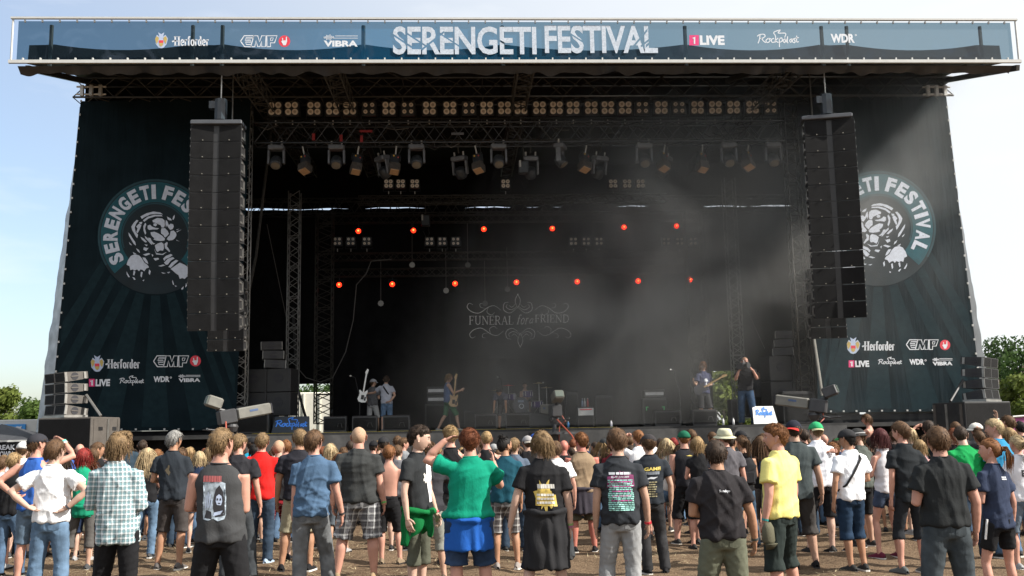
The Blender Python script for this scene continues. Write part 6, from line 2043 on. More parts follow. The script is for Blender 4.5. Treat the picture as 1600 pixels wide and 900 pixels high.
    # ---- hair
    if hair and hair[0] != 'bald':
        hm = hair_mesh(hair[0], lod, seed, jaw)
        if hat:
            hm.v = [(x, y, min(z, .055 + .2 * abs(y) * 0)) for x, y, z in hm.v]
        hm.v = [tuple(HM @ Vector(p)) for p in hm.v]
        hm.build('hair', mat('stubble_' + hair[1], tuple(.5 * a + .5 * b for a, b in zip(HAIRC[hair[1]], (.5, .32, .24))), .7, var=.2, nscale=90, spec=.2) if hair[0] == 'buzz' else hair_mat(hair[1]), t, True, False)
    # ---- hat
    if hat:
        kind, hc, hrot = hat[0], hat[1], (hat[2] if len(hat) > 2 else 0)
        HB = HM @ Matrix.Rotation(R(hrot), 4, 'Z')
        cm = cloth(hc)
        if kind in ('cap', 'beanie', 'bucket', 'hat'):
            c = MB(); n = 20
            secs = [(.022, 1.10), (.05, 1.09), (.085, .90), (.11, .62), (.124, .30), (.128, .05)] if kind != 'bucket' else [(.02, 1.14), (.06, 1.10), (.10, .94), (.118, .80), (.122, .40), (.123, .05)]
            c.rings([(0, -.004, z, .080 * q + .006, .102 * q + .006) for z, q in secs], n, HB)
            c = c.build('cap' if kind == 'cap' else 'hat', cm, t, True, False)
            if kind == 'cap':
                bmk = MB()
                hc2 = hat[3] if len(hat) > 3 else hc
                def brim(u, v, th=0):
                    an = R(-62 + 124 * u)
                    r0 = .5 + .5 * v
                    bx, by = math.sin(an) * .088, math.cos(an) * .108
                    ext = .068 * math.cos(an * .95) * v
                    return HB @ Vector((bx, by + ext - .004, .026 - .020 * v * v - .012 * (bx / .08) ** 2 * v + th))
                bmk.grid(lambda u, v: brim(u, v, .003), 12, 4); bmk.grid(lambda u, v: brim(1 - u, v, -.002), 12, 4)
                bmk.build('brim', cloth(hc2), c, True, False)
                MB().disc(HB @ Vector((0, -.004, .130)), HB.to_3x3() @ Vector((0, 0, 1)), .008 * k, .008 * k, 8).build('button', cm, c, False, False)
            if kind in ('bucket', 'hat'):
                bmk = MB()
                w_ = .055 if kind == 'bucket' else .03
                bmk.rings([(0, -.004, .030, .092, .116), (0, -.004, .004, .092 + w_, .116 + w_), (0, -.004, .0, .092 + w_, .116 + w_), (0, -.004, .022, .088, .112)], n, HB)
                bmk.build('brim', cm, c, True, False)
            if kind == 'hat' and len(hat) > 3:
                MB().rings([(0, -.004, .034, .0955, .1195), (0, -.004, .055, .0955, .1195)], n, HB).build('band', cloth(hat[3]), c, True, False)
    # ---- upper clothing
    if top and top[0] != 'bare':
        kind, tc_ = top[0], top[1]
        tm = top[2] if len(top) > 2 and top[2] is not None else cloth(tc_)
        hem = top[3] if len(top) > 3 else .90
        c = MB()
        q = .018
        loose = (.012 if not fem else .004) + (top[4] if len(top) > 4 else 0)
        sec = [(hem, gx * 1.02 * hp + q + loose, gy * 1.12 + q + loose, 0), (hem + .03, gx * 1.03 * hp + q + loose, gy * 1.12 + q + loose, 0), (1.02, gx * 1.02 + q + loose, gy * (1.04 + .12 * (build == 'heavy')) + q + loose, .01 * (ty > 1.1)), (1.13, gx * (wz + .02) + q + loose, gy + q + loose, .012 * (ty > 1.1)), (1.26, gx * 1.05 + q + .004, gy * 1.08 + q, 0), (1.35, gx * 1.10 * bw / max(.9, tx ** .5) + q, gy * 1.04 + q, -.006)]
        if kind in ('tank', 'sleeveless'):
            sec += [(1.41, .132 * bw + (.032 if kind == 'sleeveless' else 0), gy * .88 + q, -.010), (1.455, .118 * bw + (.020 if kind == 'sleeveless' else 0), .080 + .008, -.012), (1.492, .092 * bw, .072, -.010), (1.512, .074, .064, -.004)]
        else:
            sec += [(1.41, .160 * bw + .012, gy * .90 + q, -.010), (1.455, .138 * bw + .004, .084 + .006, -.012), (1.500, .100 * bw, .076, -.012), (1.532, .070, .066, -.006)]
        c.add(*ring_torso(sec))
        if kind in ('tee', 'long', 'rolled', 'hoodie', 'cap_sleeve'):
            for sd in (-1, 1):
                S, E, Wr, hd = arm[sd]
                inn = S.lerp(U((0, 0, 1.40)), .25)
                lw = lb * k
                if kind in ('tee', 'cap_sleeve'):
                    fr = (.62 if kind == 'tee' else .36)
                    c.tube([inn, S, S.lerp(E, .3), S.lerp(E, fr)], [.060 * lw, .064 * lw, .072 * lw, .082 * lw], 12)
                elif kind == 'rolled':
                    c.tube([inn, S, S.lerp(E, .5), E, E.lerp(Wr, .42)], [.066 * lw, .070 * lw, .066 * lw, .058 * lw, .058 * lw], 12)
                else:
                    c.tube([inn, S, S.lerp(E, .5), E, E.lerp(Wr, .55), E.lerp(Wr, .98)], [.066 * lw, .070 * lw, .066 * lw, .056 * lw, .052 * lw, .042 * lw], 12)
        sh_o = remeshed({'tee': 'tshirt', 'cap_sleeve': 'top', 'tank': 'tank_top', 'sleeveless': 'sleeveless_shirt', 'long': 'shirt', 'rolled': 'shirt', 'hoodie': 'hoodie'}[kind], c, tm, t, vox * .95, 'shirt', seed, None, 1.0 if not fem else .7)
        if lod < 2:
            cz = 1.530 if kind not in ('tank', 'sleeveless') else 1.508
            cr = .072 if kind not in ('tank', 'sleeveless') else .078
            MB().tube([U((cr * math.cos(a_ * .3927), -.006 + (cr - .004) * math.sin(a_ * .3927), cz - .012 * max(0, math.sin(a_ * .3927)))) for a_ in range(17)], .0075 * k, 6).build('collar', tm, t, True, False)
        if kind == 'hoodie':
            hd_ = MB(); hd_.rings([(0, -.045, 1.43, .13, .06), (0, -.075, 1.47, .12, .07), (0, -.08, 1.515, .10, .055), (0, -.07, 1.54, .06, .03)], 14)
            hd_.v = [tuple(U(p)) for p in hd_.v]
            remeshed('hood', hd_, tm, t, vox, 'shirt', seed + 1, None, .8)
    # ---- lower clothing
    if bottom:
        kind, bc = bottom[0], bottom[1]
        bm_ = bottom[2] if len(bottom) > 2 and bottom[2] is not None else cloth(bc, 'denim' if kind in ('jeans', 'denim_shorts', 'hotpants') else 'plain')
        c = MB()
        pel = [(.83, gx * .92 * hp, gy * 1.02 + .012, 0), (.90, gx * 1.02 * hp + .010, gy * 1.08 + .014, 0), (.98, gx * 1.0 * hp + .010, gy * 1.06 + .012, 0), (1.03, gx * 1.0 + .008, gy * 1.0 + .010, 0)]
        if sit: pass
        c.add(*ring_torso(pel))
        ln = {'jeans': 1.0, 'trousers': 1.0, 'shorts': .52, 'long_shorts': .62, 'denim_shorts': .50, 'hotpants': .26, 'skinny': 1.0, 'short_shorts': .30, 'capri': .70}[kind]
        if len(bottom) > 3: ln = bottom[3]
        tight = kind in ('skinny',)
        for sd in (-1, 1):
            hip, kn, an = legs[sd]
            L_ = lb * hp * k
            hip2 = hip + Vector((0, 0, -.01 * k))
            def at(f):
                return hip2.lerp(kn, f / .5) if f <= .5 else kn.lerp(an - Vector((0, 0, .03 * k)), (f - .5) / .5)
            fr = [0, .15, .3, .45, .5, .6, .75, .9, 1.0]
            rd = [.098, .096, .090, .080, .077, .078, .074, .070, .074] if not tight else [.092, .088, .080, .068, .064, .066, .056, .046, .044]
            pts, rads = [], []
            for f, r_ in zip(fr, rd):
                if f < ln - .02:
                    pts.append(at(f)); rads.append(r_ * L_)
            base_r = np.interp(ln, fr, rd)
            pts.append(at(ln)); rads.append((base_r + (.016 if ln < .8 and kind not in ('hotpants', 'short_shorts') else .002)) * L_)
            c.tube(pts, rads, 12)
        nm_ = 'shorts' if ln < .8 else ('jeans' if kind == 'jeans' else 'trousers')
        lo_ = remeshed(nm_, c, bm_, t, vox, 'trousers', seed + 5, None, 1.0 if not tight else .5)
        if lod < 2 and not sit and not bend:
            pm_ = cloth(tuple(v * .72 for v in bc), 'denim' if 'j' in kind or 'denim' in kind else 'plain')
            PENDING[-1][5] = lay_prints([(g_poly([[(sd * .075 - .052, .86), (sd * .075, .845), (sd * .075 + .052, .86), (sd * .075 + .055, .955), (sd * .075 - .055, .955)]]), pm_, 'back_pocket') for sd in (-1, 1)] + [(g_poly([[(-gx * .8, .985), (gx * .8, .985), (gx * .8, 1.01), (-gx * .8, 1.01)]]), pm_, 'waistband')], dict(k=k, U=U, gy=gy), False)
    # ---- shoes
    if shoes:
        for sd in (-1, 1):
            an = legs[sd][2]
            fa = R(sd * -12)
            F = Matrix.Translation((an.x, an.y, 0 if base is None or True else 0)) @ Matrix.Rotation(fa, 4, 'Z') @ Matrix.Scale(k, 4)
            zf = max(0.0, an.z / k - .085)
            sh_ = MB(); vs = []
            for (y, w_, h_) in ((-.085, .020, .050), (-.075, .034, .085), (-.03, .040, .105), (.03, .042, .095), (.08, .046, .070), (.14, .046, .052), (.175, .036, .042), (.190, .016, .032)):
                for q in range(8):
                    an_ = math.pi * q / 7
                    vs.append(F @ Vector((w_ * math.cos(an_), y, zf + .018 + (h_ - .018) * math.sin(an_) ** .7)))
            sh_.add(vs, [(i * 8 + q, i * 8 + q + 1, i * 8 + 9 + q, i * 8 + 8 + q) for i in range(7) for q in range(7)] + [tuple(range(8)), tuple(range(63, 55, -1))])
            so = sh_.build('shoe', cloth(shoes), t, True, False)
            sl = MB(); pl = []
            for (y, w_) in ((-.090, .022), (-.078, .037), (-.03, .043), (.03, .045), (.08, .050), (.14, .049), (.178, .038), (.195, .016)):
                pl.append((w_, y))
            poly = [(x, y) for x, y in pl] + [(-x, y) for x, y in reversed(pl)]
            sl.add([F @ Vector((x, y, zf + z)) for z in (.002, .024) for x, y in poly], [tuple(range(16)), tuple(range(31, 15, -1))] + [(i, (i + 1) % 16, 16 + (i + 1) % 16, 16 + i) for i in range(16)])
            sl.build('sole', M_PRINTC if rs.random() < .6 else M_BOX, so, False, False)
    ctx = dict(t=t, U=U, k=k, arm=arm, legs=legs, HM=HM, head_c=head_c, vox=vox, seed=seed, gx=gx, gy=gy, lod=lod, tm=(top[1] if top else None), shirt=(sh_o if top and top[0] != 'bare' else None))
    for e_ in extras:
        e_(ctx)
    return t, ctx

# ---- extras
def wristband(side, c, pos=.94):
    def f(x):
        S, E, W, hd = x['arm'][side]
        p = E.lerp(W, pos); d = (W - E).normalized()
        MB().disc(p, d, .034 * x['k'], .020 * x['k'], 12).build('wristband', mat('band_%d_%d_%d' % tuple(int(v * 255) for v in c), c, .5), x['t'], False, False)
    return f
def waist_garment(c, z0=1.02, z1=.55, name='tied_jacket', m=None, front=False, wide=1.0):
    def f(x):
        g_ = MB()
        gx, gy, U = x['gx'], x['gy'], x['U']
        secs = []
        for i in range(7):
            q = i / 6
            secs.append((z1 + (z0 - z1) * q, (gx + .036 + .012 * (1 - q)) * wide, (gy + .042 + .02 * (1 - q)), -.012))
        vs, fs = [], []
        n = 20
        for (z, rx, ry, yo) in secs:
            for q in range(n):
                an = 2 * math.pi * q / n
                yy = ry * math.sin(an)
                zz = z + (0 if math.sin(an) < .3 else (z0 - z) * .5 * math.sin(an))
                vs.append(U((rx * math.cos(an), yo + yy, zz)))
        for i in range(len(secs) - 1):
            for q in range(n):
                j = (q + 1) % n
                fs.append((i * n + q, i * n + j, (i + 1) * n + j, (i + 1) * n + q))
        fs.append(tuple(range(n - 1, -1, -1))); fs.append(tuple(range((len(secs) - 1) * n, len(secs) * n)))
        g_.add(vs, fs)
        g_.tube([U((gx + .06, .02, z0 - .02)), U((gx * .6, gy + .06, z0 - .05)), U((.02, gy + .075, z0 - .06))], .035 * x['k'], 8)
        g_.tube([U((-gx - .06, .02, z0 - .02)), U((-gx * .6, gy + .06, z0 - .05)), U((.0, gy + .08, z0 - .06)), U((.05, gy + .085, z0 - .30))], .032 * x['k'], 8)
        g_.tube([U((-gx - .04, -.06, z0)), U((-gx * .4, -gy - .060, z0 - .02)), U((gx * .4, -gy - .060, z0 - .02)), U((gx + .04, -.06, z0))], .028 * x['k'], 8)
        remeshed(name, g_, m or cloth(c), x['t'], x['vox'], 'hang', x['seed'] + 9)
    return f
def backpack(c):
    def f(x):
        b = MB(); U = x['U']
        b.rings([(0, -.19, 1.02, .10, .05), (0, -.215, 1.04, .135, .085), (0, -.225, 1.16, .145, .10), (0, -.21, 1.32, .135, .085), (0, -.185, 1.42, .09, .05), (0, -.18, 1.435, .05, .03)], 16)
        b.v = [tuple(U(p)) for p in b.v]
        o = remeshed('backpack', b, cloth(c), x['t'], x['vox'], 'shirt', x['seed'] + 2, None, 1.2)
        p = MB(); p.bev(U((0, -.315, 1.14)), (.17 * x['k'], .03, .18 * x['k']), .01); p.build('pocket', cloth(tuple(v * 1.5 for v in c)), o, False, False)
        for sd in (-1, 1):
            MB().tube([U((sd * .075, -.17, 1.42)), U((sd * .095, -.05, 1.525)), U((sd * .105, .09, 1.44)), U((sd * .12, .12, 1.30))], .02 * x['k'], 6).build('strap', cloth(c), x['t'], True, False)
    return f
def bag_strap(c):
    def f(x):
        U, gx, gy = x['U'], x['gx'], x['gy']
        pts = [U((.09, -.02, 1.512)), U((.07, -gy - .035, 1.42)), U((-.04, -gy - .042, 1.24)), U((-.13, -gy - .02, 1.10)), U((-gx - .03, 0, 1.02))]
        MB().tube(pts, .016 * x['k'], 6).build('bag_strap', cloth(c), x['t'], True, False)
    return f
def sunglasses(c=(.02, .02, .02)):
    def f(x):
        HM = x['HM']; g_ = MB()
        for sd in (-1, 1):
            g_.box(HM @ Vector((sd * .031, .100, .010)), (.045 * x['k'], .008 * x['k'], .032 * x['k']), HM.to_3x3().normalized())
            g_.bar(HM @ Vector((sd * .053, .096, .018)), HM @ Vector((sd * .081, -.005, .018)), .0035 * x['k'], 4)
        g_.build('sunglasses', mat('lens_dark', c, .15), x['t'], False, False)
    return f
def held_cup(side, c=(.75, .72, .7)):
    def f(x):
        S, E, W, hd = x['arm'][side]
        p = W + hd * .07 * x['k'] + Vector((0, .03, .0)) * x['k']
        MB().rings([(p.x, p.y, p.z - .05, .028, .028), (p.x, p.y, p.z + .07, .038, .038), (p.x, p.y, p.z + .068, .030, .030)], 12).build('cup', mat('plastic_cup', c, .3), x['t'], True, False)
    return f
def held_cap(side, c):
    def f(x):
        S, E, W, hd = x['arm'][side]
        p = W + Vector((0, -.03, -.12)) * x['k']
        b = MB(); b.rings([(p.x, p.y, p.z - .10, .05, .04), (p.x, p.y, p.z - .06, .075, .055), (p.x, p.y, p.z + .06, .065, .05), (p.x, p.y, p.z + .11, .03, .03)], 14)
        o = b.build('held_cap', cloth(c), x['t'], True, False)
        MB().rings([(p.x, p.y - .01, p.z - .14, .06, .02), (p.x, p.y - .03, p.z - .09, .075, .05), (p.x, p.y - .03, p.z - .085, .075, .05)], 12).build('brim', cloth(tuple(v * .7 for v in c)), o, True, False)
    return f
def side_stripe(c=(.8, .8, .8)):
    def f(x):
        hip, kn, an = x['legs'][-1]
        MB().tube([hip + Vector((-.100, -.03, .03)) * x['k'], hip.lerp(kn, .42) + Vector((-.086, -.03, 0)) * x['k']], .010, 6).build('side_stripe', cloth(c), x['t'], False, False)
    return f
def lay_prints(items, x, front):
    def cb(o):
        me = o.data
        bvh = BVHTree.FromPolygons([v.co for v in me.vertices], [tuple(p.vertices) for p in me.polygons])
        sgn = -1 if not front else 1
        for nth_, (geo, m_, nm) in enumerate(items):
            vs, fs = geo()
            # split long faces so that the print follows the cloth
            bm = bmesh.new()
            bv = [bm.verts.new((p[0], 0, p[1])) for p in vs]
            for f_ in fs:
                try: bm.faces.new([bv[i] for i in f_])
                except ValueError: pass
            bmesh.ops.triangulate(bm, faces=bm.faces[:])
            for _ in range(3):
                lng = [e for e in bm.edges if e.calc_length() > .035]
                if not lng: break
                bmesh.ops.subdivide_edges(bm, edges=lng, cuts=1)
                bmesh.ops.triangulate(bm, faces=bm.faces[:])
            for v in bm.verts:
                xx = v.co.x * (1 if not front else -1)
                p = x['U']((xx, 0, v.co.z))
                hit = bvh.ray_cast(Vector((p.x, p.y + sgn * 1.0, p.z)), Vector((0, -sgn, 0)))
                y = hit[0].y if hit[0] is not None else p.y + sgn * x['gy']
                v.co = Vector((p.x, y + sgn * (.004 + .0015 * nth_), p.z))
            m2 = bpy.data.meshes.new(nm); bm.to_mesh(m2); bm.free()
            m2.polygons.foreach_set('use_smooth', [True] * len(m2.polygons))
            link(nm, m2, m_, o)
    return cb
def print_back(items, front=False):
    """items: (shape, material, name); laid on the baked shirt"""
    def f(x):
        it = [p for p in PENDING if p[0] == x['shirt']][0]
        it[5] = lay_prints(items, x, front)
    return f
def g_text(s, x0, z0, x1, z1, bold=.03, shear=0):
    def f():
        vs, fs = text_geo(s, bold)
        return [(x0 + (x1 - x0) * u + shear * (z1 - z0) * v, z0 + (z1 - z0) * v) for u, v in vs], fs
    return f
def g_poly(polys):
    def f():
        vs, fs = [], []
        for pl in polys:
            o = len(vs); vs += pl; fs.append(tuple(range(o, o + len(pl))))
        return vs, fs
    return f
def g_rows(x0, z0, x1, z1, n, seed, jag=.4, gap=.35, words=4):
    """rows of word-like dashes standing for a list too fine to read"""
    def f():
        r = random.Random(seed); vs, fs = [], []
        h = (z1 - z0) / n
        for i in range(n):
            z = z1 - h * (i + 1) + h * gap
            w = (x1 - x0) * (1 - jag * r.random()) ; c = (x0 + x1) / 2
            xx = c - w / 2
            while xx < c + w / 2:
                l = w / words * r.uniform(.5, 1.0)
                o = len(vs)
                vs += [(xx, z), (min(xx + l * .85, c + w / 2), z), (min(xx + l * .85, c + w / 2), z + h * (1 - gap)), (xx, z + h * (1 - gap))]
                fs.append((o, o + 1, o + 2, o + 3)); xx += l
        return vs, fs
    return f
def g_splat(cx, cz, rx, rz, n, seed, spike=.5):
    def f():
        r = random.Random(seed)
        pts = []
        for i in range(n):
            a = 2 * math.pi * i / n
            q = 1 - spike * r.random()
            pts.append((cx + rx * q * math.cos(a), cz + rz * q * math.sin(a)))
        return [(cx, cz)] + pts, [(0, 1 + i, 1 + (i + 1) % n) for i in range(n)]
    return f
# ================================================================== the crowd
K = (.013, .013, .0145); CH = (.055, .056, .058); DG = (.032, .036, .036)
WHT = (.74, .74, .75); NAVY = (.018, .030, .065); JEAN = (.075, .125, .20); JEANL = (.15, .20, .27); JEAND = (.030, .048, .075)
BLK = cloth(K)
M_GOLD = mat('print_gold', (.55, .40, .09), .6, var=.4, nscale=30); M_TEALP = mat('print_mint', (.30, .62, .56), .7); M_PINKP = mat('print_pink', (.50, .07, .28), .7); M_SILV = mat('print_silver', (.34, .40, .46), .7, var=.5, nscale=26); M_DRED = mat('print_dull_red', (.32, .08, .08), .7); M_YELP = mat('print_yellow', (.62, .48, .10), .7)
PEOPLE = []
def man(*a, **k):
    return person(*a, **k)

# --- nearest row
man('blond man in a black sleeveless shirt with a hooded skeleton back print', 345, 667, 186, skin='pink', hair=('short', 'dirty'), top=('sleeveless', (.045, .046, .048), None, .87), bottom=('long_shorts', K), arms=('front', 'front'), build='broad', look=-12, shoes=K, stance=.17,
    extras=[print_back([(g_poly([[(-.115, 1.06), (-.07, 1.05), (-.03, 1.065), (.01, 1.045), (.06, 1.06), (.075, 1.10), (.066, 1.16), (.078, 1.24), (.07, 1.30), (.076, 1.35), (.03, 1.37), (-.03, 1.355), (-.105, 1.37), (-.11, 1.30), (-.10, 1.2), (-.118, 1.12)]]), M_SILV, 'back_print'),
    (g_poly([[(-.012, 1.075), (.066, 1.09), (.066, 1.20), (.052, 1.29), (.028, 1.335), (-.004, 1.30), (-.022, 1.24), (-.03, 1.15)], [(-.105, 1.07), (-.04, 1.06), (-.045, 1.12), (-.085, 1.135)]]), M_PRINTK, 'back_print_hood'),
    (g_poly([[(.004, 1.175), (.036, 1.172), (.046, 1.205), (.042, 1.245), (.022, 1.262), (.0, 1.245), (-.006, 1.205)], [(-.096, 1.15), (-.088, 1.148), (-.080, 1.25), (-.087, 1.255)], [(-.082, 1.155), (-.074, 1.153), (-.062, 1.275), (-.070, 1.28)], [(-.068, 1.155), (-.060, 1.153), (-.045, 1.26), (-.053, 1.265)], [(-.053, 1.15), (-.046, 1.147), (-.032, 1.22), (-.039, 1.225)], [(-.03, 1.085), (.03, 1.10), (.05, 1.13), (-.02, 1.115)]]), M_PRINTB, 'back_print_skull'),
    (g_poly([[(.002, 1.212), (.014, 1.212), (.014, 1.228), (.004, 1.23)], [(.026, 1.210), (.039, 1.212), (.037, 1.23), (.027, 1.227)], [(.012, 1.185), (.032, 1.184), (.03, 1.192), (.014, 1.193)]]), M_PRINTK, 'back_print_eyes'),
    (g_rows(-.11, 1.355, .05, 1.41, 1, 5, .1, .1, 6), M_DRED, 'back_print_title')])])
man('long haired man in a teal and white checked shirt with rolled sleeves', 184, 673, 170, skin='fair', hair=('shaggy', 'dirty'), top=('rolled', (.62, .66, .66), cloth((.60, .64, .66), 'plaid', (.035, .16, .19), 1.6), .80), bottom=('trousers', K), arms=('front', 'front'), build='m', stance=.12, shoes=K)
man('man in a white t-shirt and jeans with both hands on his hips', 86, 685, 150, skin='pale', hair=('short', 'brown'), top=('tee', WHT, None, .93), bottom=('jeans', (.10, .16, .24)), arms=('hip', 'hip'), look=-8, stance=.15, shoes=K,
    extras=[wristband(1, (.05, .05, .06))])
man('man in a blue tank top and dark cap shading his eyes with one hand', 58, 675, 126, skin='pink', hair=('short', 'brown'), top=('tank', (.03, .10, .36)), bottom=('denim_shorts', (.09, .13, .18)), arms=('hip', 'shade'), look=-35, hat=('cap', (.03, .03, .036)), build='m', shoes=(.2, .1, .05), face=-8, extras=[wristband(1, (.1, .5, .4)), wristband(1, (.6, .6, .6), .84)])
man('man in a black festival t-shirt with a mint and pink list on the back', 964, 667, 166, skin='fair', hair=('short', 'brown'), top=('tee', (.026, .029, .034), None, .90), bottom=('trousers', (.27, .275, .28)), arms=('relax', 'relax'), build='m', face=-4, stance=.12, shoes=K,
    extras=[wristband(1, (.5, .02, .04)), print_back([(g_poly([[(-.13, 1.24), (-.12, 1.345), (-.03, 1.36), (0, 1.40), (.03, 1.36), (.13, 1.36), (.135, 1.25)]]), mat('print_plum', (.16, .02, .09), .7), 'back_print_panel'), (g_text('05.-07. JUNI 2009', -.085, 1.325, .085, 1.35, .02), M_PRINT, 'back_print_date'), (g_rows(-.125, 1.02, .125, 1.315, 17, 4, .18, .4, 5), M_TEALP, 'back_print_list'), (g_rows(-.11, 1.08, .12, 1.30, 5, 9, .3, .8, 4), M_PINKP, 'back_print_list'), (g_rows(-.11, 1.36, .11, 1.385, 1, 2, .05, .1, 3), M_PRINT, 'back_print_title')])])
man('man in a black t-shirt with gold back print and a black jacket round his waist', 846, 672, 165, skin='pale', hair=('shaggy', 'dirty'), top=('tee', K, None, .92), bottom=('shorts', (.014, .018, .03)), arms=('out', 'relax'), build='m', look=22, stance=.16, stride=.06, shoes=K,
    extras=[waist_garment((.022, .022, .024), 1.05, .50, 'tied_jacket', None, False, 1.12), wristband(1, (.35, .12, .2)), wristband(1, (.2, .3, .1), .86), print_back([(g_splat(0, 1.20, .115, .165, 34, 5, .55), M_GOLD, 'back_print'), (g_poly([[(-.10, 1.10), (.11, 1.09), (.10, 1.20), (-.09, 1.21)]]), M_GOLD, 'back_print_base'), (g_rows(-.08, 1.255, .10, 1.30, 1, 2, .1, .1, 5), M_PRINTC, 'back_print_title'), (g_rows(-.09, 1.10, .09, 1.21, 3, 8, .4, .4, 4), M_PRINTC, 'back_print_title')])])
man('woman in a loose green top with a blue hoodie tied round her waist', 735, 668, 162, skin='pink', hair=('curly', 'auburn'), top=('tee', (.0, .22, .135), cloth((.004, .22, .135), 'plain'), .95, .02), bottom=('denim_shorts', (.025, .045, .09), None, .50), arms=('head', 'phone'), build='fh', shoes=K, stance=.13,
    extras=[waist_garment((.015, .09, .36), .95, .64, 'tied_hoodie', None, False, 1.04)])
man('curly dark haired man in a half black half white t-shirt looking to the right', 652, 664, 152, face=-122, look=30, skin='pale', hair=('curly', 'dark'), top=('tee', (.024, .026, .028), None, .95), bottom=('long_shorts', (.085, .088, .065)), arms=('relax', 'relax'), build='slim', eyes=True, nod=8, stance=.10, shoes=K,
    extras=[waist_garment((.005, .13, .035), .98, .60, 'tied_hoodie'), wristband(-1, (.45, .05, .06)), print_back([(g_poly([[(.135, 1.04), (.03, 1.02), (.0, 1.30), (.02, 1.46), (.135, 1.43)]]), cloth(WHT), 'white_half'), (g_splat(-.02, 1.26, .045, .07, 16, 3, .6), M_PRINTC, 'skull_print')], True)])
man('stocky man in a plain black t-shirt with white script between the shoulders', 1118, 686, 186, skin='tan', hair=('short', 'dark'), top=('tee', (.022, .020, .022), None, .92), bottom=('long_shorts', (.115, .12, .085)), arms=('cross', 'relax'), build='broad', stance=.15, shoes=K,
    extras=[wristband(1, (.05, .06, .06)), print_back([(g_text('Sundays', -.035, 1.335, .065, 1.365, .03, .2), M_PRINT, 'back_print')])])
man('man in a yellow t-shirt and dark shorts looking left with a cap in his hand', 1214, 661, 158, face=38, look=38, skin='pink', hair=('curly', 'ginger'), top=('tee', (.74, .66, .22), None, .90), bottom=('long_shorts', (.022, .030, .028)), arms=('down', 'down'), build='broad', eyes=True, stance=.15, shoes=K,
    extras=[held_cap(-1, (.10, .095, .065)), wristband(-1, (.02, .22, .22))])
man('broad man in a plain black t-shirt and faded dark jeans at the right front', 1466, 664, 187, skin='pink', hair=('short', 'brown'), top=('tee', (.019, .021, .022), None, .93), bottom=('jeans', (.045, .055, .062)), arms=('front', 'relax'), build='broad', look=-14, stance=.16, shoes=(.2, .15, .1))
man('girl with a ginger ponytail in a navy t-shirt and black sports shorts', 1546, 683, 166, face=18, look=38, skin='pink', hair=('ponytail', 'ginger'), top=('tee', (.028, .038, .070), None, .86), bottom=('short_shorts', K, None, .34), arms=('front', 'down'), build='f', eyes=True, shoes=(.5, .5, .5), stance=.14,
    extras=[side_stripe(), print_back([(g_rows(.0, 1.36, .07, 1.40, 2, 3, .2, .3, 3), M_PRINT, 'back_print')])])
# --- second row
man('man in a greyish blue t-shirt and grey jeans with dark short hair', 492, 670, 146, skin='pink', hair=('short', 'brown'), top=('tee', (.065, .115, .19), None, .90), bottom=('jeans', (.13, .135, .14)), arms=('down', 'relax'), build='m', look=-10, stance=.15, stride=.08, shoes=(.3, .28, .25), extras=[wristband(1, (.03, .03, .03))])
man('big blond man with shaved head in a black t-shirt and plaid shorts', 560, 665, 126, skin='pink', hair=('buzz', 'blond'), top=('tee', (.036, .038, .038), None, .90), bottom=('shorts', (.32, .32, .32), cloth((.34, .34, .35), 'plaid', (.05, .05, .06), .8)), arms=('relax', 'relax'), build='heavy', shoes=(.28, .2, .12), stance=.19, extras=[wristband(1, (.1, .4, .08), .90)])
man('grey haired man in a black t-shirt and dark shorts', 271, 671, 113, skin='tan', hair=('short', 'grey'), top=('tee', (.022, .027, .034), None, .90), bottom=('shorts', (.055, .048, .046)), arms=('front', 'front'), build='m', look=-14, shoes=(.10, .09, .085), stance=.14, extras=[print_back([(g_splat(-.03, 1.28, .05, .08, 14, 2, .7), mat('print_faded', (.10, .08, .05), .8), 'back_print')])])
man('young man in a bright red t-shirt and dark jeans', 409, 675, 110, skin='pink', hair=('short', 'dirty'), top=('tee', (.62, .018, .016), None, .88), bottom=('jeans', JEAND), arms=('front', 'front'), build='m', look=-12, shoes=(.30, .38, .50), stance=.12)
man('man in a black t-shirt and khaki cargo shorts behind the grey jeans', 468, 669, 118, skin='tan', hair=('short', 'dirty'), top=('tee', (.02, .02, .026), None, .90), bottom=('shorts', (.33, .30, .21)), arms=('down', 'cross'), build='broad', shoes=K, stance=.17)
man('curly blond man in a black vest in front of the stage lip', 704, 664, 112, skin='pink', hair=('curly', 'blond'), top=('tank', K), bottom=('shorts', CH), arms=('down', 'down'), build='m')
man('person with brown curls in a dark t-shirt and grey cargo shorts raising a wristbanded arm', 672, 690, 128, skin='fair', hair=('curly', 'brown'), top=('tee', (.035, .035, .04)), bottom=('long_shorts', (.21, .215, .19)), arms=('down', 'phone'), build='m', extras=[wristband(1, (.5, .03, .06), .85)], shoes=(.1, .08, .06))
man('bearded man with a topknot in a teal t-shirt and plaid shorts', 789, 681, 120, face=-8, look=-48, skin='tan', hair=('bun', 'black'), beard='black', top=('tee', (.012, .065, .095)), bottom=('shorts', (.2, .2, .2), cloth((.22, .20, .19), 'plaid', (.05, .045, .05), .8)), arms=('front', 'down'), build='m', eyes=True, shoes=(.25, .22, .2))
man('man in a slate grey t-shirt right of the topknot man', 803, 683, 104, skin='fair', hair=('short', 'dirty'), top=('tee', (.085, .11, .15)), bottom=('jeans', JEAND), arms=('front', 'front'), look=-18)
man('man with a grey cap worn backwards and a black shirt', 824, 679, 92, skin='fair', hair=('crop', 'brown'), top=('tee', K), bottom=('shorts', K), hat=('cap', (.26, .25, .25), 180, (.36, .33, .28)), arms=('front', 'front'))
man('sunburnt bald man with dark glasses strap', 881, 686, 94, skin='red', hair=None, top=('tee', K), bottom=('shorts', K), arms=('front', 'front'))
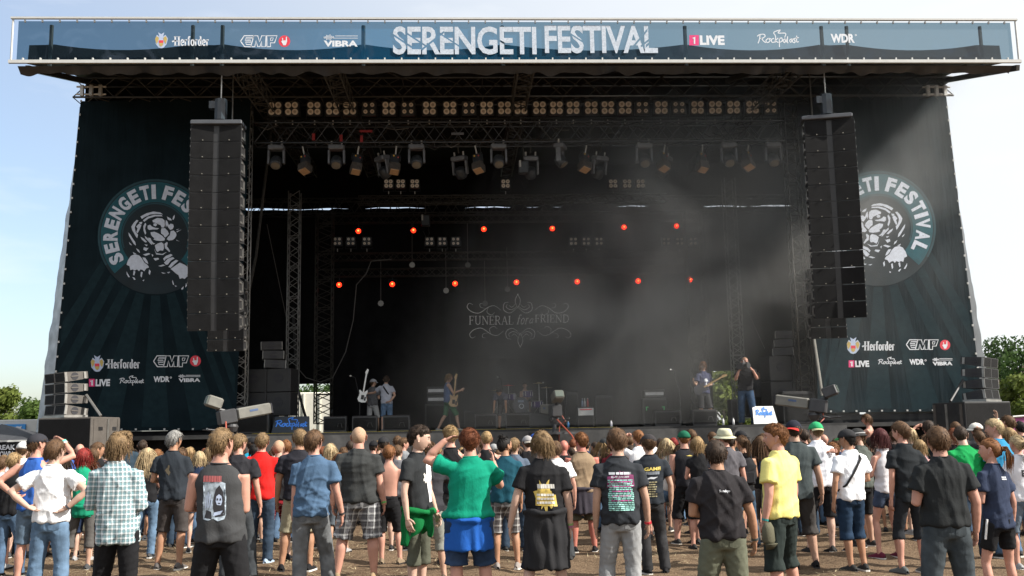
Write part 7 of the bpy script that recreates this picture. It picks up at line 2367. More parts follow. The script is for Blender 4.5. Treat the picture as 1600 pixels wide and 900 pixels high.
man('person in a bright white t-shirt beside the gold printed shirt', 868, 688, 112, skin='pink', hair=('short', 'brown'), top=('tee', (.8, .8, .8)), bottom=('jeans', (.05, .055, .06)), arms=('cross', 'relax'), look=14)
man('broad man in a sand coloured sleeveless shirt with a dark jacket round his waist', 908, 675, 104, skin='red', hair=('curly', 'ginger'), top=('sleeveless', (.25, .18, .115)), bottom=('shorts', (.09, .085, .06)), arms=('relax', 'front'), build='heavy', nod=-6, look=10, shoes=K, extras=[waist_garment((.04, .035, .045), .98, .58)])
man('man with a black cap in a printed black t-shirt and black jeans', 1014, 676, 128, skin='fair', hair=('curly', 'brown'), top=('tee', (.020, .024, .030)), bottom=('jeans', (.028, .028, .03)), arms=('cross', 'relax'), hat=('cap', (.035, .032, .034), 20), look=18, stance=.1, shoes=K,
    extras=[print_back([(g_text('GAME', -.10, 1.33, .12, 1.375, .04), M_YELP, 'back_print_title'), (g_rows(-.08, 1.275, .11, 1.32, 1, 6, .05, .1, 6), mat('print_greyblue', (.25, .28, .32), .7), 'back_print_title'), (g_poly([[(-.07, 1.215), (-.02, 1.225), (.03, 1.22), (.085, 1.25), (.04, 1.245), (-.01, 1.25), (-.05, 1.235)]]), M_PRINT, 'back_print_script'), (g_rows(-.06, .98, .08, 1.19, 7, 3, .5, .5, 2), mat('print_olive', (.32, .28, .16), .7), 'back_print_list')])])
man('girl with very long blond hair in a white patterned top and denim shorts', 1042, 683, 98, skin='pink', hair=('long', 'paleblond'), top=('tank', (.55, .53, .5)), bottom=('hotpants', JEAN), arms=('front', 'front'), build='f', shoes=(.5, .12, .1), stance=.11, stride=.1)
man('man with a green cap in a black sleeveless vest and black shorts', 1068, 671, 100, skin='pink', hair=('crop', 'ginger'), top=('sleeveless', (.022, .022, .026)), bottom=('long_shorts', K), arms=('down', 'front'), build='broad', hat=('cap', (.012, .10, .055), 12), look=12, extras=[print_back([(g_poly([[(-.01, 1.40), (.06, 1.395), (.10, 1.40), (.06, 1.415)]]), M_YELP, 'back_print')])])
man('woman with a blond bob in a black top', 1090, 681, 104, skin='pink', hair=('bob', 'blond'), top=('cap_sleeve', K), bottom=('shorts', K), arms=('front', 'front'), build='f', look=-8)
man('man in a cream bucket hat and grey t-shirt', 1132, 667, 112, skin='pink', hair=('crop', 'brown'), top=('tee', (.10, .095, .105)), bottom=('shorts', (.2, .19, .15)), arms=('front', 'relax'), hat=('bucket', (.50, .49, .35)), look=26, build='m')
man('woman with brown hair tied back carrying a black backpack', 1160, 679, 104, skin='tan', hair=('ponytail', 'brown'), top=('tank', K), bottom=('jeans', (.05, .09, .14)), arms=('front', 'front'), build='f', look=12, extras=[backpack((.018, .018, .020))])
man('long haired person in a black tank top beside the yellow t-shirt', 1188, 680, 100, skin='tan', hair=('long', 'brown'), top=('tank', K), bottom=('trousers', (.1, .09, .085)), arms=('front', 'relax'), build='f', look=-10)
man('man with a navy cap worn backwards, red brim, in a dark grey t-shirt', 1240, 654, 124, skin='fair', hair=('crop', 'dark'), top=('tee', (.045, .056, .058), None, .84), bottom=('long_shorts', (.05, .046, .044)), arms=('front', 'relax'), build='broad', hat=('cap', (.016, .018, .028), 160, (.5, .035, .03)), shoes=K)
man('man with a green and cream cap in a white t-shirt', 1274, 657, 110, skin='pale', hair=('crop', 'dirty'), top=('tee', (.72, .73, .78)), bottom=('shorts', K), arms=('front', 'front'), hat=('cap', (.03, .30, .12), 175, (.5, .47, .28)))
man('man with a black cap and a strap across his white t-shirt', 1325, 668, 130, face=12, look=26, skin='tan', hair=('crop', 'black'), top=('tee', (.76, .77, .80), None, .90), bottom=('long_shorts', (.015, .032, .062)), arms=('relax', 'front'), hat=('cap', (.028, .028, .03), 0, (.05, .25, .08)), shoes=(.03, .03, .03), stance=.10, extras=[bag_strap((.03, .03, .03))])
man('girl in a grey tank top with her arms folded behind her head', 1302, 690, 110, skin='pink', hair=('curly', 'ginger'), top=('tank', (.26, .25, .25)), bottom=('hotpants', (.03, .025, .03)), arms=('nape', 'nape'), build='f', shoes=K, stance=.14, face=10)
man('bearded man with a striped hat in a printed grey green t-shirt', 1342, 667, 106, face=40, look=40, skin='fair', hair=('crop', 'brown'), beard='brown', top=('tee', (.075, .085, .075)), bottom=('shorts', K), arms=('front', 'front'), hat=('hat', (.03, .03, .03), 0, (.3, .3, .3)), eyes=True)
man('woman with dark red hair in a white tank top and denim hot pants', 1376, 668, 115, skin='pink', hair=('bob', 'darkred'), top=('tank', (.62, .60, .62)), bottom=('hotpants', (.04, .055, .09)), arms=('front', 'front'), build='f', face=20, shoes=(.12, .02, .04), stance=.13)
man('tall man in a black hooded t-shirt and dark cargo shorts', 1408, 657, 129, face=10, look=22, skin='pink', hair=('short', 'brown'), top=('tee', (.016, .019, .022), None, .84), bottom=('long_shorts', (.020, .022, .026)), arms=('down', 'pocket'), build='slim', shoes=(.10, .11, .11), stance=.12)
man('girl with a blond ponytail in a white printed t-shirt at the right edge', 1588, 678, 128, skin='pink', hair=('ponytail', 'paleblond'), top=('tee', (.70, .70, .74)), bottom=('shorts', (.13, .165, .21)), arms=('cross', 'cross'), build='f', look=16, shoes=(.3, .3, .3), extras=[print_back([(g_text('EL', -.05, 1.24, .05, 1.33, .05), M_PRINTK, 'back_print')])])
man('blond youth in a cyan collar beside the ginger ponytail', 1556, 653, 118, face=25, look=32, skin='pink', hair=('short', 'paleblond'), top=('tee', (.03, .22, .40)), bottom=('jeans', JEAN), arms=('front', 'front'), eyes=True)
man('man in a bright green t-shirt seen from behind', 1507, 664, 118, skin='pale', hair=('crop', 'dark'), top=('tee', (.01, .27, .07)), bottom=('jeans', JEAND), arms=('front', 'front'), build='broad', look=-28, lean=.12)
man('man with a black cap and a dark jacket with an orange seam, left television camera', 374, 676, 124, skin='pink', hair=('short', 'dirty'), top=('tee', (.022, .022, .026)), bottom=('jeans', (.04, .045, .05)), arms=('reach', 'down'), look=-30, build='m')
# --- third row and the people near the barrier
crowd = [
 ('fair man in a black t-shirt at the far left edge', 22, 706, 118, dict(hair=('short', 'blond'), top=('tee', K), bottom=('jeans', JEAN))),
 ('man in a white cap with a red patch at the far left', 36, 688, 102, dict(hair=('crop', 'brown'), top=('tee', WHT), hat=('cap', (.62, .60, .58)), look=15)),
 ('person in a pale blue striped shirt cut by the left edge', 3, 712, 110, dict(hair=('short', 'brown'), top=('tee', (.45, .5, .62), cloth((.45, .5, .62), 'stripe', (.7, .7, .75))))),
 ('brown haired man in a blue shirt behind the man with hands on hips', 96, 685, 92, dict(hair=('short', 'brown'), top=('tee', (.04, .1, .35)), look=-40)),
 ('red haired woman in a green top with a dark belt', 130, 699, 112, dict(hair=('bob', 'red'), top=('tee', (.01, .26, .14), None, .78), bottom=('capri', (.09, .085, .08)), build='f', look=-25, extras=[waist_garment((.01, .2, .11), .96, .80, 'belted_hem')])),
 ('small dark haired girl in front of the green top', 137, 713, 104, dict(hair=('long', 'auburn'), top=('tank', (.2, .05, .05)), build='f', look=-30)),
 ('bald man showing only his forehead by the left loudspeakers', 125, 692, 84, dict(hair=None, skin='pink', top=('tee', K))),
 ('young dark haired man in black looking right beside the checked shirt', 153, 690, 98, dict(hair=('short', 'brown'), top=('tee', K), look=-62, eyes=True)),
 ('tousled man partly hidden behind the checked shirt', 196, 673, 88, dict(hair=('curly', 'dirty'), top=('tee', (.03, .05, .07)))),
 ('dark haired man peeping out right of the checked shirt', 222, 686, 82, dict(hair=('crop', 'dark'), top=('tee', CH))),
 ('woman with long pale blond hair in a black top and jeans holding a cup', 230, 698, 104, dict(hair=('long', 'paleblond'), top=('tank', K), bottom=('jeans', (.10, .16, .24)), build='f', arms=('down', 'chest'), extras=[held_cup(1)])),
 ('man with a reddish beard left of the grey haired man', 245, 701, 88, dict(hair=('short', 'ginger'), beard='ginger', top=('tee', (.05, .045, .045)), look=-40)),
 ('blond woman right of the grey haired man', 295, 698, 90, dict(hair=('bob', 'blond'), top=('tee', K), build='f', look=-35, eyes=True)),
 ('fair haired girl in a navy top and denim hot pants', 312, 704, 98, dict(hair=('bob', 'paleblond'), top=('tee', NAVY), bottom=('hotpants', JEANL), build='f')),
 ('wavy haired woman left of the sleeveless skeleton shirt', 325, 697, 86, dict(hair=('long', 'dirty'), top=('tee', CH), build='f')),
 ('dark haired man hidden behind the sleeveless skeleton shirt', 336, 696, 84, dict(hair=('short', 'dark'), top=('tee', K))),
 ('man with a black cap and a cyan t-shirt behind the red t-shirt', 393, 682, 90, dict(hair=('crop', 'dark'), top=('tee', (.02, .30, .45)), hat=('cap', K, 30))),
 ('short haired blond boy in a black t-shirt and red plaid shorts', 436, 686, 108, dict(hair=('buzz', 'blond'), top=('tee', K), bottom=('shorts', (.3, .02, .03), cloth((.32, .03, .04), 'plaid', (.04, .01, .015), 1.0)), look=-22, shoes=K)),
 ('ginger man behind the blond boy in red plaid shorts', 446, 686, 92, dict(hair=('short', 'ginger'), top=('tee', (.35, .02, .05)))),
 ('platinum blond woman right of the greyish blue t-shirt', 516, 692, 100, dict(hair=('bob', 'paleblond'), top=('tank', K), build='f', bottom=('hotpants', JEANL))),
 ('woman with long ginger hair left of the big man in plaid shorts', 530, 706, 102, dict(hair=('long', 'ginger'), top=('tank', CH), build='f', bottom=('shorts', (.1, .12, .14)))),
 ('dark haired man left of the shaved head', 548, 688, 78, dict(hair=('short', 'dark'), top=('tee', K))),
 ('man with a plain black cap by the barrier right of the shaved head', 583, 687, 80, dict(hair=('crop', 'dark'), top=('tee', K), hat=('cap', K, 10))),
 ('man with a black cap next to the shirtless ginger boy', 600, 681, 90, dict(hair=('crop', 'dark'), top=('tee', K), hat=('cap', (.022, .022, .024), -20))),
 ('shirtless ginger boy with pale shoulders and black shorts', 608, 694, 112, dict(hair=('short', 'ginger'), top=('bare', K), skin='pink', bottom=('shorts', K), arms=('relax', 'relax'), shoes=(.2, .15, .1))),
 ('brown haired man at the barrier left of the curly man', 620, 680, 74, dict(hair=('short', 'brown'), top=('tee', CH))),
 ('young man turned right beside the curly dark haired man', 630, 683, 82, dict(hair=('short', 'brown'), top=('tee', (.2, .21, .22)), look=-60, eyes=True)),
 ('fair shorn man with bare shoulders behind the green top', 760, 672, 98, dict(hair=('crop', 'blond'), top=('tank', K), skin='pink', look=-12)),
 ('person in a grey cap at the barrier left of the topknot', 770, 692, 78, dict(hair=('crop', 'grey'), top=('tee', CH), hat=('cap', (.3, .3, .3), 40))),
 ('person in a blue cap behind the grey backward cap', 835, 676, 82, dict(hair=('crop', 'brown'), top=('tee', NAVY), hat=('cap', (.03, .08, .3), 20))),
 ('blond person with a black cap right of the sand coloured shirt', 944, 683, 88, dict(hair=('long', 'blond'), top=('tank', K), build='f', hat=('cap', (.03, .032, .034), 20))),
 ('ginger man with both arms raised to his head behind the black cap', 998, 671, 96, dict(hair=('short', 'ginger'), top=('tee', WHT), arms=('shade', 'shade'), skin='pink', look=10)),
 ('dark haired girl in white with raised elbow below the ginger man', 985, 695, 92, dict(hair=('bob', 'dark'), top=('tank', WHT), build='f', arms=('nape', 'down'))),
 ('person with bright red hair left of the green cap', 1052, 683, 80, dict(hair=('bob', 'red'), top=('tee', (.2, .02, .03)), build='f')),
 ('brown haired man at the barrier behind the blond bob', 1080, 670, 84, dict(hair=('short', 'brown'), top=('tee', CH))),
 ('dark blond man left of the bucket hat', 1113, 674, 78, dict(hair=('short', 'brown'), top=('tee', K))),
 ('man with a black cap with a white mark by the barrier', 1158, 671, 84, dict(hair=('crop', 'black'), top=('tee', DG), hat=('cap', (.02, .02, .022), 30), build='broad')),
 ('long haired man left of the yellow t-shirt near the barrier', 1193, 676, 84, dict(hair=('long', 'brown'), top=('tee', K))),
 ('dark haired man between the navy cap and the green cap', 1256, 670, 86, dict(hair=('short', 'dark'), top=('tee', K))),
 ('bald man in front of the right television camera', 1287, 677, 86, dict(hair=None, skin='pink', top=('tee', (.2, .2, .2)))),
 ('red haired woman glimpsed behind the black cap and strap', 1303, 699, 96, dict(hair=('curly', 'auburn'), top=('tank', K), build='f')),
 ('blond woman with a bob behind the black hooded t-shirt', 1422, 667, 98, dict(hair=('bob', 'paleblond'), top=('tee', CH), build='f', look=40)),
 ('small blond girl low between the hooded man and the broad man', 1437, 686, 102, dict(hair=('bob', 'blond'), top=('tee', (.35, .2, .2)), build='f')),
 ('flushed dark haired man shading his face left of the broad man', 1450, 656, 90, dict(hair=('short', 'dark'), top=('tee', K), arms=('shade', 'down'), skin='pink')),
 ('brown haired man at the barrier below the right loudspeakers', 1493, 658, 84, dict(hair=('short', 'brown'), top=('tee', CH))),
 ('auburn haired woman just right of the broad man', 1489, 668, 98, dict(hair=('bob', 'auburn'), top=('tee', K), build='f')),
 ('man with a white cap behind the green t-shirt', 1524, 659, 86, dict(hair=('crop', 'brown'), top=('tee', CH), hat=('cap', (.6, .58, .52), 90))),
 ('dark haired man right of the bright green t-shirt', 1530, 672, 92, dict(hair=('short', 'brown'), top=('tee', K))),
 ('person raising a fist with a white wristband before the right subwoofers', 1549, 664, 88, dict(hair=('short', 'brown'), top=('tee', K), arms=('down', 'up'), extras=[wristband(1, (.7, .7, .65), .9)])),
 ('brown haired man with sunburnt neck near the right edge', 1575, 648, 94, dict(hair=('short', 'brown'), top=('tee', CH), skin='pink', look=30)),
 ('black haired man at the right edge', 1594, 657, 84, dict(hair=('short', 'black'), top=('tee', K))),
 ('blond woman between the brown haired man and the white t-shirt', 1578, 667, 98, dict(hair=('bob', 'blond'), top=('tee', (.5, .3, .3)), build='f')),
]
cols = [K, CH, DG, NAVY, (.10, .10, .11), (.03, .05, .03)]
poses = [('down', 'down'), ('front', 'front'), ('cross', 'cross'), ('relax', 'down'), ('down', 'front'), ('pocket', 'pocket')]
for i, (lab, px, yt, s, kw) in enumerate(crowd):
    kw = dict(kw)
    kw.setdefault('arms', poses[i % len(poses)])
    kw.setdefault('bottom', ('shorts', cols[(i * 3) % len(cols)]) if i % 3 else ('jeans', (JEAN, JEAND, JEANL)[i % 3]))
    kw.setdefault('skin', ('fair', 'pale', 'pink', 'tan')[i % 4])
    kw.setdefault('shoes', (K, CH, (.3, .3, .3))[i % 3])
    kw.setdefault('face', rng.uniform(-12, 12))
    man(lab, px, yt, s, **kw)
# legs of further people in the gaps near the barrier, each a whole person standing deeper in the crowd
deep = [('deep crowd person in black between the plaid shirt and the grey haired man', 250, 704, 76), ('deep crowd person in grey left of the red t-shirt', 360, 700, 74), ('deep crowd person in navy between red and black t-shirts', 425, 702, 76), ('deep crowd person in black right of the ginger long hair', 540, 704, 78), ('deep crowd person in grey right of the curly blond man', 722, 698, 76), ('deep crowd person in black behind the topknot man', 778, 700, 78), ('deep crowd person in dark green left of the sand coloured shirt', 893, 698, 80), ('deep crowd person in black right of the sand coloured shirt', 928, 700, 78), ('deep crowd person in grey behind the printed black t-shirt', 1028, 696, 78), ('deep crowd person in black behind the stocky man', 1104, 694, 80), ('deep crowd person in navy behind the backpack woman', 1172, 692, 78), ('deep crowd person in black behind the dark grey t-shirt', 1228, 690, 78), ('deep crowd person in grey behind the striped hat', 1356, 686, 80), ('deep crowd person in black behind the dark red hair', 1390, 684, 80), ('deep crowd person in navy behind the blond bob', 1414, 680, 82), ('deep crowd person in black behind the auburn hair', 1478, 676, 80), ('deep crowd person in grey behind the ginger ponytail', 1540, 676, 80)]
more = [(62, 'behind the blue tank top'), (112, 'by the left subwoofers'), (165, 'behind the checked shirt'), (208, 'left of the pale blond woman'), (283, 'behind the grey haired man'), (305, 'behind the fair haired girl'), (350, 'beyond the skeleton shirt'), (385, 'beyond the red t-shirt'), (455, 'beyond the khaki shorts'), (482, 'beyond the greyish blue t-shirt'), (508, 'left of the platinum blond woman'), (570, 'beyond the shaved head'), (592, 'between the two black caps'), (645, 'beyond the curly dark haired man'), (685, 'left of the curly blond man'), (745, 'beyond the green top'), (812, 'left of the grey backward cap'), (852, 'beyond the gold printed shirt'), (916, 'beyond the sand coloured shirt'), (958, 'beyond the mint and pink list'), (978, 'right of the mint and pink list'), (1005, 'beyond the printed black t-shirt'), (1058, 'left of the green cap'), (1125, 'beyond the bucket hat'), (1145, 'right of the bucket hat'), (1205, 'beyond the yellow t-shirt'), (1262, 'beyond the green and cream cap'), (1315, 'beyond the strap and white t-shirt'), (1366, 'left of the dark red hair'), (1400, 'beyond the black hooded t-shirt'), (1460, 'beyond the broad man'), (1515, 'beyond the green t-shirt'), (1565, 'beyond the blond youth')]
anchors = [(58, 'blue tank top'), (86, 'hands on hips man'), (184, 'checked shirt'), (271, 'grey haired man'), (345, 'skeleton shirt'), (409, 'red t-shirt'), (492, 'greyish blue t-shirt'), (560, 'big shaved man'), (652, 'curly dark haired man'), (735, 'green top'), (789, 'topknot'), (846, 'gold printed shirt'), (908, 'sand coloured shirt'), (964, 'mint and pink list'), (1014, 'yellow lettered black t-shirt'), (1068, 'green cap and vest'), (1118, 'white script t-shirt'), (1160, 'black backpack'), (1214, 'yellow t-shirt'), (1274, 'green and cream cap'), (1325, 'strapped white t-shirt'), (1376, 'dark red hair'), (1408, 'black hooded t-shirt'), (1466, 'broad man in black'), (1507, 'bright green t-shirt'), (1546, 'ginger ponytail')]
seen_ = set()
mid = []
rm = random.Random(21)
for j in range(58):
    px = 12 + j * 27.6 + rm.uniform(-7, 7)
    s_ = rm.uniform(76, 102)
    an = min(anchors, key=lambda q: abs(q[0] - px))
    side = 'left' if px < an[0] else 'right'
    hc = rm.choice(['brown', 'dark', 'brown', 'black', 'dirty', 'auburn', 'dark', 'brown'])
    cn, cc = rm.choice([('black', K), ('black', K), ('charcoal', CH), ('navy', NAVY), ('grey', (.13, .13, .14)), ('dark green', (.02, .05, .03)), ('white', WHT), ('wine red', (.12, .015, .02))])
    lab = 'crowd member with %s hair in %s, %s of the %s' % ({'brown': 'brown', 'dark': 'dark brown', 'black': 'black', 'dirty': 'mousy', 'auburn': 'auburn', 'blond': 'blond'}[hc], cn, side, an[1])
    while lab in seen_:
        lab = 'farther ' + lab
    seen_.add(lab)
    female = rm.random() < .35
    mid.append((lab, px, horizon(px) + rm.uniform(3, 14) + (5 if female else 0), s_, hc, cc, female))
for j, (lab, px, yt, s_, hc, cc, female) in enumerate(mid):
    man(lab, px, yt, s_, hair=((rm.choice(['long', 'bob', 'ponytail']) if female else rm.choice(['short', 'crop', 'short', 'shaggy'])), hc), top=('tee' if not female else rm.choice(['tank', 'tee']), cc), bottom=rm.choice([('shorts', K), ('shorts', CH), ('jeans', JEAND), ('jeans', JEAN), ('long_shorts', (.09, .085, .06)), ('shorts', (.16, .15, .12))]), arms=(rm.choice(['down', 'front', 'cross', 'pocket', 'relax']), rm.choice(['down', 'front', 'cross', 'relax', 'phone'])), build='f' if female else rm.choice(['m', 'm', 'broad', 'slim', 'heavy']), skin=rm.choice(['fair', 'pink', 'pale', 'tan']), face=rm.uniform(-25, 25), look=rm.choice([0, 0, 0, -30, 30]), lod=2)
for i, (px, wh) in enumerate(more):
    if i % 2: continue
    c_ = ('black', 'grey', 'navy', 'dark', 'olive')[i % 5]
    deep.append(('small far person in %s %s' % (c_, wh), px, horizon(px) + 9 + (i * 5) % 9, 66 + (i * 7) % 12))
for i, (lab, px, yt, s) in enumerate(deep):
    man(lab, px, yt, s, hair=(('short', 'bob', 'crop', 'shaggy')[i % 4], ('brown', 'dark', 'dirty', 'black', 'blond')[i % 5]), top=('tee', (K, (.12, .12, .13), NAVY, K)[i % 4]), bottom=('shorts', cols[i % 6]) if i % 2 else ('jeans', JEAND), arms=poses[i % 6], skin=('fair', 'pink', 'tan')[i % 3], build=('m', 'f', 'slim', 'm')[i % 4], face=rng.uniform(-10, 10))

# ================================================================== people on and around the stage
def performer(label, px, pyt, Y, base_z=None, **kw):
    p = P(px, pyt, Y)
    b = Z0 if base_z is None else base_z
    sit = kw.get('sit', False); bend = kw.get('bend', 0)
    H = (p.z - b) if not sit else (p.z - b) / 1.37 * 1.8
    if bend: H = 1.78
    kw.setdefault('lod', 1)
    return person(label, px, pyt, 100, base=(p.x, Y, b), H=H, group=kw.pop('group', 'people on the stage'), **kw)
def guitar(ctx, label, mbody, c, d, r=1.0, flip=1, mneck=None):
    """c: body centre (world), d: unit direction of the neck in the plane facing the crowd"""
    c = Vector(c); d = Vector(d).normalized()
    t = thing('electric_guitar', label, 'guitar', c)
    up = Vector((0, -1, 0)).cross(d).normalized()
    nrm = d.cross(up).normalized()
    if nrm.y > 0: nrm = -nrm
    q = lambda u, v, w=0: c + d * (u * r) + up * (v * r) + nrm * w
    out = [(-.24, .0), (-.22, .11), (-.13, .165), (-.02, .13), (.06, .12), (.15, .155), (.185, .13), (.12, .045), (.11, -.03), (.19, -.10), (.20, -.135), (.12, -.14), (.03, -.105), (-.05, -.125), (-.14, -.165), (-.22, -.12)]
    b = MB(); b.slab([q(u, v, .02) for u, v in out], nrm, .04); b.build('guitar_body', mbody, t)
    mneck = mneck or mat('maple_neck', (.42, .28, .13), .5)
    n = MB(); n.box(q(.42, 0, .03), (1, 1, 1), Matrix((d * .66 * r, up * .045 * r, nrm * .025)).transposed()); n.build('neck', mneck, t)
    h = MB(); h.slab([q(.74, .03, .03), q(.74, -.03, .03), q(.90, -.055, .03), q(.93, .0, .03), q(.80, .05, .03)], nrm, .02); h.build('headstock', mbody if mneck == mat('maple_neck', (.42, .28, .13), .5) and False else mneck, t)
    MB().box(q(-.06, 0, .028), (1, 1, 1), Matrix((d * .14, up * .09, nrm * .012)).transposed()).build('pickup', M_BOX, t)
    MB().box(q(-.10, -.09, .026), (1, 1, 1), Matrix((d * .12, up * .05, nrm * .008)).transposed()).build('scratch_plate', M_BOX, t)
    return t
def strap_on(c):
    def f(x):
        U, gx, gy = x['U'], x['gx'], x['gy']
        MB().tube([U((-.10, .03, 1.51)), U((-.06, -gy - .03, 1.42)), U((.05, -gy - .035, 1.24)), U((gx + .02, -.02, 1.08))], .022, 6).build('guitar_strap', cloth(c), x['t'], True, False)
    return f
# bassist swinging the white guitar, his back to the crowd
t, cx_ = performer('bassist in a light grey t-shirt and denim shorts with his back to the crowd', 603, 587, 32.0, skin='fair', hair=('short', 'dark'), top=('tee', (.34, .35, .40)), bottom=('denim_shorts', (.10, .16, .25)), arms=(((.75, .35, -.55), (.9, .35, -.05), (.7, .2, .4)), 'back'), lean=.05, shoes=(.2, .2, .2), extras=[strap_on(K)], tilt=0, stance=.10)
w_ = MATS.get('white_guitar') or mat('white_guitar', (.75, .75, .73), .3, var=.05)
guitar(cx_, 'white electric guitar held upright by the bassist', w_, P(567, 618, 31.7), (.17, 0, 1), .92, mneck=w_)
performer('second man in a grey t-shirt standing behind the bassist', 583, 592, 33.5, skin='fair', hair=('short', 'brown'), top=('tee', (.10, .10, .105)), bottom=('shorts', (.42, .42, .42)), arms=('down', 'front'), hat=('cap', (.3, .3, .32), 0), look=-40, face=-20)
t, cx_ = performer('guitarist in a blue vest and green shorts striding right through the haze', 700, 584, 33.5, skin='fair', hair=('shaggy', 'dirty'), top=('tank', (.10, .14, .24)), bottom=('shorts', (.05, .14, .07)), face=-78, arms=('strum', 'fret'), stride=.30, stance=.06, shoes=(.3, .3, .3))
guitar(cx_, 'natural wood bass guitar held upright by the striding guitarist', mat('natural_wood', (.40, .26, .13), .4), P(709, 625, 33.2), (.10, .0, 1), .95)
performer('stagehand in a grey t-shirt bending down beside the drum kit', 786, 610, 33.8, skin='tan', hair=('short', 'black'), top=('tee', (.10, .10, .13)), bottom=('shorts', (.05, .045, .045)), bend=62, arms=('hang', 'hang'), face=160, shoes=K, H=1.78) if False else performer('stagehand in a grey t-shirt bending down beside the drum kit', 786, 600, 33.8, skin='tan', hair=('short', 'black'), top=('tee', (.10, .10, .13)), bottom=('shorts', (.05, .045, .045)), bend=62, arms=('hang', 'hang'), face=165, shoes=K)
performer('bare chested tattooed drummer sitting behind the drum kit', 820, 598, 37.6, base_z=Z0 + .6, skin='fair', hair=('crop', 'dark'), top=('bare', K), bottom=('shorts', K), sit=True, arms=('front', 'front'), face=180, eyes=True)
t_ = thing('drum_stool', 'black round drum stool under the drummer', 'stool', (P(820, 640, 37.65).x, 37.65, Z0 + .6))
MB().disc((0, 0, .40), (0, 0, 1), .17, .06, 16).build('seat', M_BOX, t_, False, False)
for q in range(3):
    MB().bar((0, 0, .36), (.2 * math.cos(q * 2.09), .2 * math.sin(q * 2.09), .01), .014, 6).build('leg', M_ALU, t_, False, False)
t, cx_ = performer('guitarist with glasses in a navy t-shirt and black shorts at the right', 1098, 565, 31.6, skin='fair', hair=('shaggy', 'ginger'), top=('tee', (.045, .05, .095)), bottom=('shorts', (.03, .03, .032)), face=-158, look=-18, nod=24, arms=('strum', ((.35, .15, -.9), (.75, .65, .30), (.5, .5, .6))), eyes=True, shoes=(.3, .3, .3),
    extras=[sunglasses((.3, .28, .26)), print_back([(g_splat(0, 1.27, .09, .06, 18, 8, .6), M_PRINT, 'front_print'), (g_splat(.02, 1.17, .035, .06, 12, 2, .6), M_PRINT, 'front_print')], True)])
guitar(cx_, 'dark electric guitar played by the right guitarist', mat('dark_lacquer', (.04, .042, .055), .25), P(1096, 607, 31.25), (.85, -.1, .46), 1.0)
t, cx_ = performer('camera operator in a black t-shirt and jeans holding a shoulder camera', 1164, 558, 30.2, skin='pink', hair=('buzz', 'ginger'), top=('tee', (.018, .018, .02)), bottom=('jeans', (.035, .065, .115)), face=165, look=20, arms=('camgrip', 'camgrip'), build='broad', eyes=True, shoes=(.12, .09, .06), stance=.15)
pc = P(1160, 572, 29.85)
t = thing('shoulder_camera', 'black shoulder camera in front of the operator on the stage', 'video camera', pc, R(20), 'television cameras')
for nm, b_ in (('camera_body', MB().bev((0, .05, 0), (.15, .34, .20), .02)), ('lens', MB().bar((0, -.12, 0), (0, -.32, -.01), .065, 12, .08)), ('viewfinder', MB().bev((.13, -.05, .08), (.10, .14, .08), .015)), ('handle', MB().tube([(0, -.08, .1), (0, -.06, .17), (0, .14, .17), (0, .18, .1)], .014, 6))):
    b_.build(nm, M_CAMD, t, False, False)
performer('stagehand sitting low at the monitor desk by the right opening', 1186, 578, 35.2, skin='fair', hair=('short', 'dark'), top=('tee', (.05, .05, .055)), bottom=('trousers', K), sit=True, face=120, base_z=Z0 + .25)
p_ = P(1356, 647, 23.6)
person('shirtless operator stretching an arm to the right television camera', 1356, 647, 66, face=62, skin='pink', hair=('shaggy', 'brown'), top=('bare', K), bottom=('shorts', K), arms=('reach', 'reach'), base=(p_.x, 23.6, p_.z - 1.78), H=1.78, lod=1, group='camera crew', look=8)
t = thing('operator_platform', 'small black platform under the right camera operator', 'platform', (p_.x, 23.6, 0))
MB().bev((p_.x, 23.6, (p_.z - 1.78) / 2), (1.2, 1.0, max(.05, p_.z - 1.78 - .01)), .01).build('deck', M_BOX, t)

bake_pending()

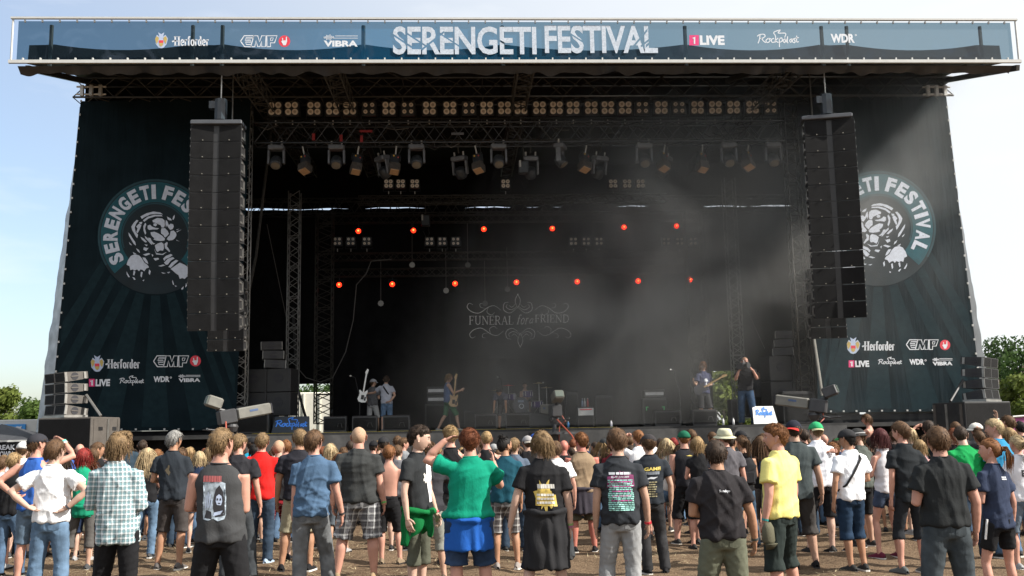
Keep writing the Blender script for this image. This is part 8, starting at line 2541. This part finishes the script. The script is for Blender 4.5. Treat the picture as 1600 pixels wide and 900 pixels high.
# ================================================================== stage smoke
def smoke_mat():
    m = bpy.data.materials.new('stage_smoke'); m.use_nodes = True
    N, L = m.node_tree.nodes, m.node_tree.links
    N.clear()
    out = N.new('ShaderNodeOutputMaterial'); pv = N.new('ShaderNodeVolumePrincipled')
    pv.inputs['Color'].default_value = (.93, .93, .91, 1); pv.inputs['Anisotropy'].default_value = .25
    tc = N.new('ShaderNodeTexCoord')
    n = N.new('ShaderNodeTexNoise'); n.inputs['Scale'].default_value = .30; n.inputs['Detail'].default_value = 4; n.inputs['Distortion'].default_value = 1.0
    L.new(tc.outputs['Object'], n.inputs['Vector'])
    r = N.new('ShaderNodeMapRange'); r.inputs['From Min'].default_value = .38; r.inputs['From Max'].default_value = .66
    L.new(n.outputs['Fac'], r.inputs['Value'])
    sep = N.new('ShaderNodeSeparateXYZ'); L.new(tc.outputs['Object'], sep.inputs['Vector'])
    gx = N.new('ShaderNodeMapRange'); gx.inputs['From Min'].default_value = SX0; gx.inputs['From Max'].default_value = SX0 + 8.0; gx.interpolation_type = 'SMOOTHSTEP'
    # the cloud drifts to the right as it rises
    ad = N.new('ShaderNodeMath'); ad.operation = 'MULTIPLY_ADD'; ad.inputs[1].default_value = -.42
    L.new(sep.outputs['Z'], ad.inputs[0]); L.new(sep.outputs['X'], ad.inputs[2]); L.new(ad.outputs[0], gx.inputs['Value'])
    ge = N.new('ShaderNodeMapRange'); ge.inputs['From Min'].default_value = SX1; ge.inputs['From Max'].default_value = SX1 - 2.5; ge.interpolation_type = 'SMOOTHSTEP'
    L.new(sep.outputs['X'], ge.inputs['Value'])
    gy = N.new('ShaderNodeMapRange'); gy.inputs['From Min'].default_value = SY0; gy.inputs['From Max'].default_value = SY0 + 1.2; gy.interpolation_type = 'SMOOTHSTEP'
    L.new(sep.outputs['Y'], gy.inputs['Value'])
    # clearer air low on the right of the stage
    wl_ = N.new('ShaderNodeMath'); wl_.operation = 'MULTIPLY_ADD'; wl_.inputs[1].default_value = -.55
    L.new(sep.outputs['X'], wl_.inputs[0]); L.new(sep.outputs['Z'], wl_.inputs[2])
    gl = N.new('ShaderNodeMapRange'); gl.inputs['From Min'].default_value = -2.0; gl.inputs['From Max'].default_value = 5.5; gl.inputs['To Min'].default_value = .12; gl.interpolation_type = 'SMOOTHSTEP'
    L.new(wl_.outputs[0], gl.inputs['Value'])
    def mul(a, b):
        q = N.new('ShaderNodeMath'); q.operation = 'MULTIPLY'; L.new(a, q.inputs[0])
        if isinstance(b, float): q.inputs[1].default_value = b
        else: L.new(b, q.inputs[1])
        return q.outputs[0]
    base = N.new('ShaderNodeMath'); base.operation = 'ADD'; base.inputs[1].default_value = .14; L.new(r.outputs['Result'], base.inputs[0])
    d = mul(mul(mul(mul(mul(base.outputs[0], gx.outputs['Result']), ge.outputs['Result']), gy.outputs['Result']), gl.outputs['Result']), SDEN)
    L.new(d, pv.inputs['Density'])
    L.new(pv.outputs['Volume'], out.inputs['Volume'])
    return m
SX0, SX1, SY0, SY1, SDEN = -6.0, XBR + .3, 25.9, 40.3, .115
sm = MB(); sm.box(((-7 + SX1) / 2, (SY0 + SY1) / 2, (ZS + .05 + ZR) / 2), (SX1 + 7, SY1 - SY0, ZR - ZS - .1))
o = sm.build('smoke', smoke_mat())
tag(o, 'grey stage smoke drifting to the right across the stage', 'smoke', kind='stuff')
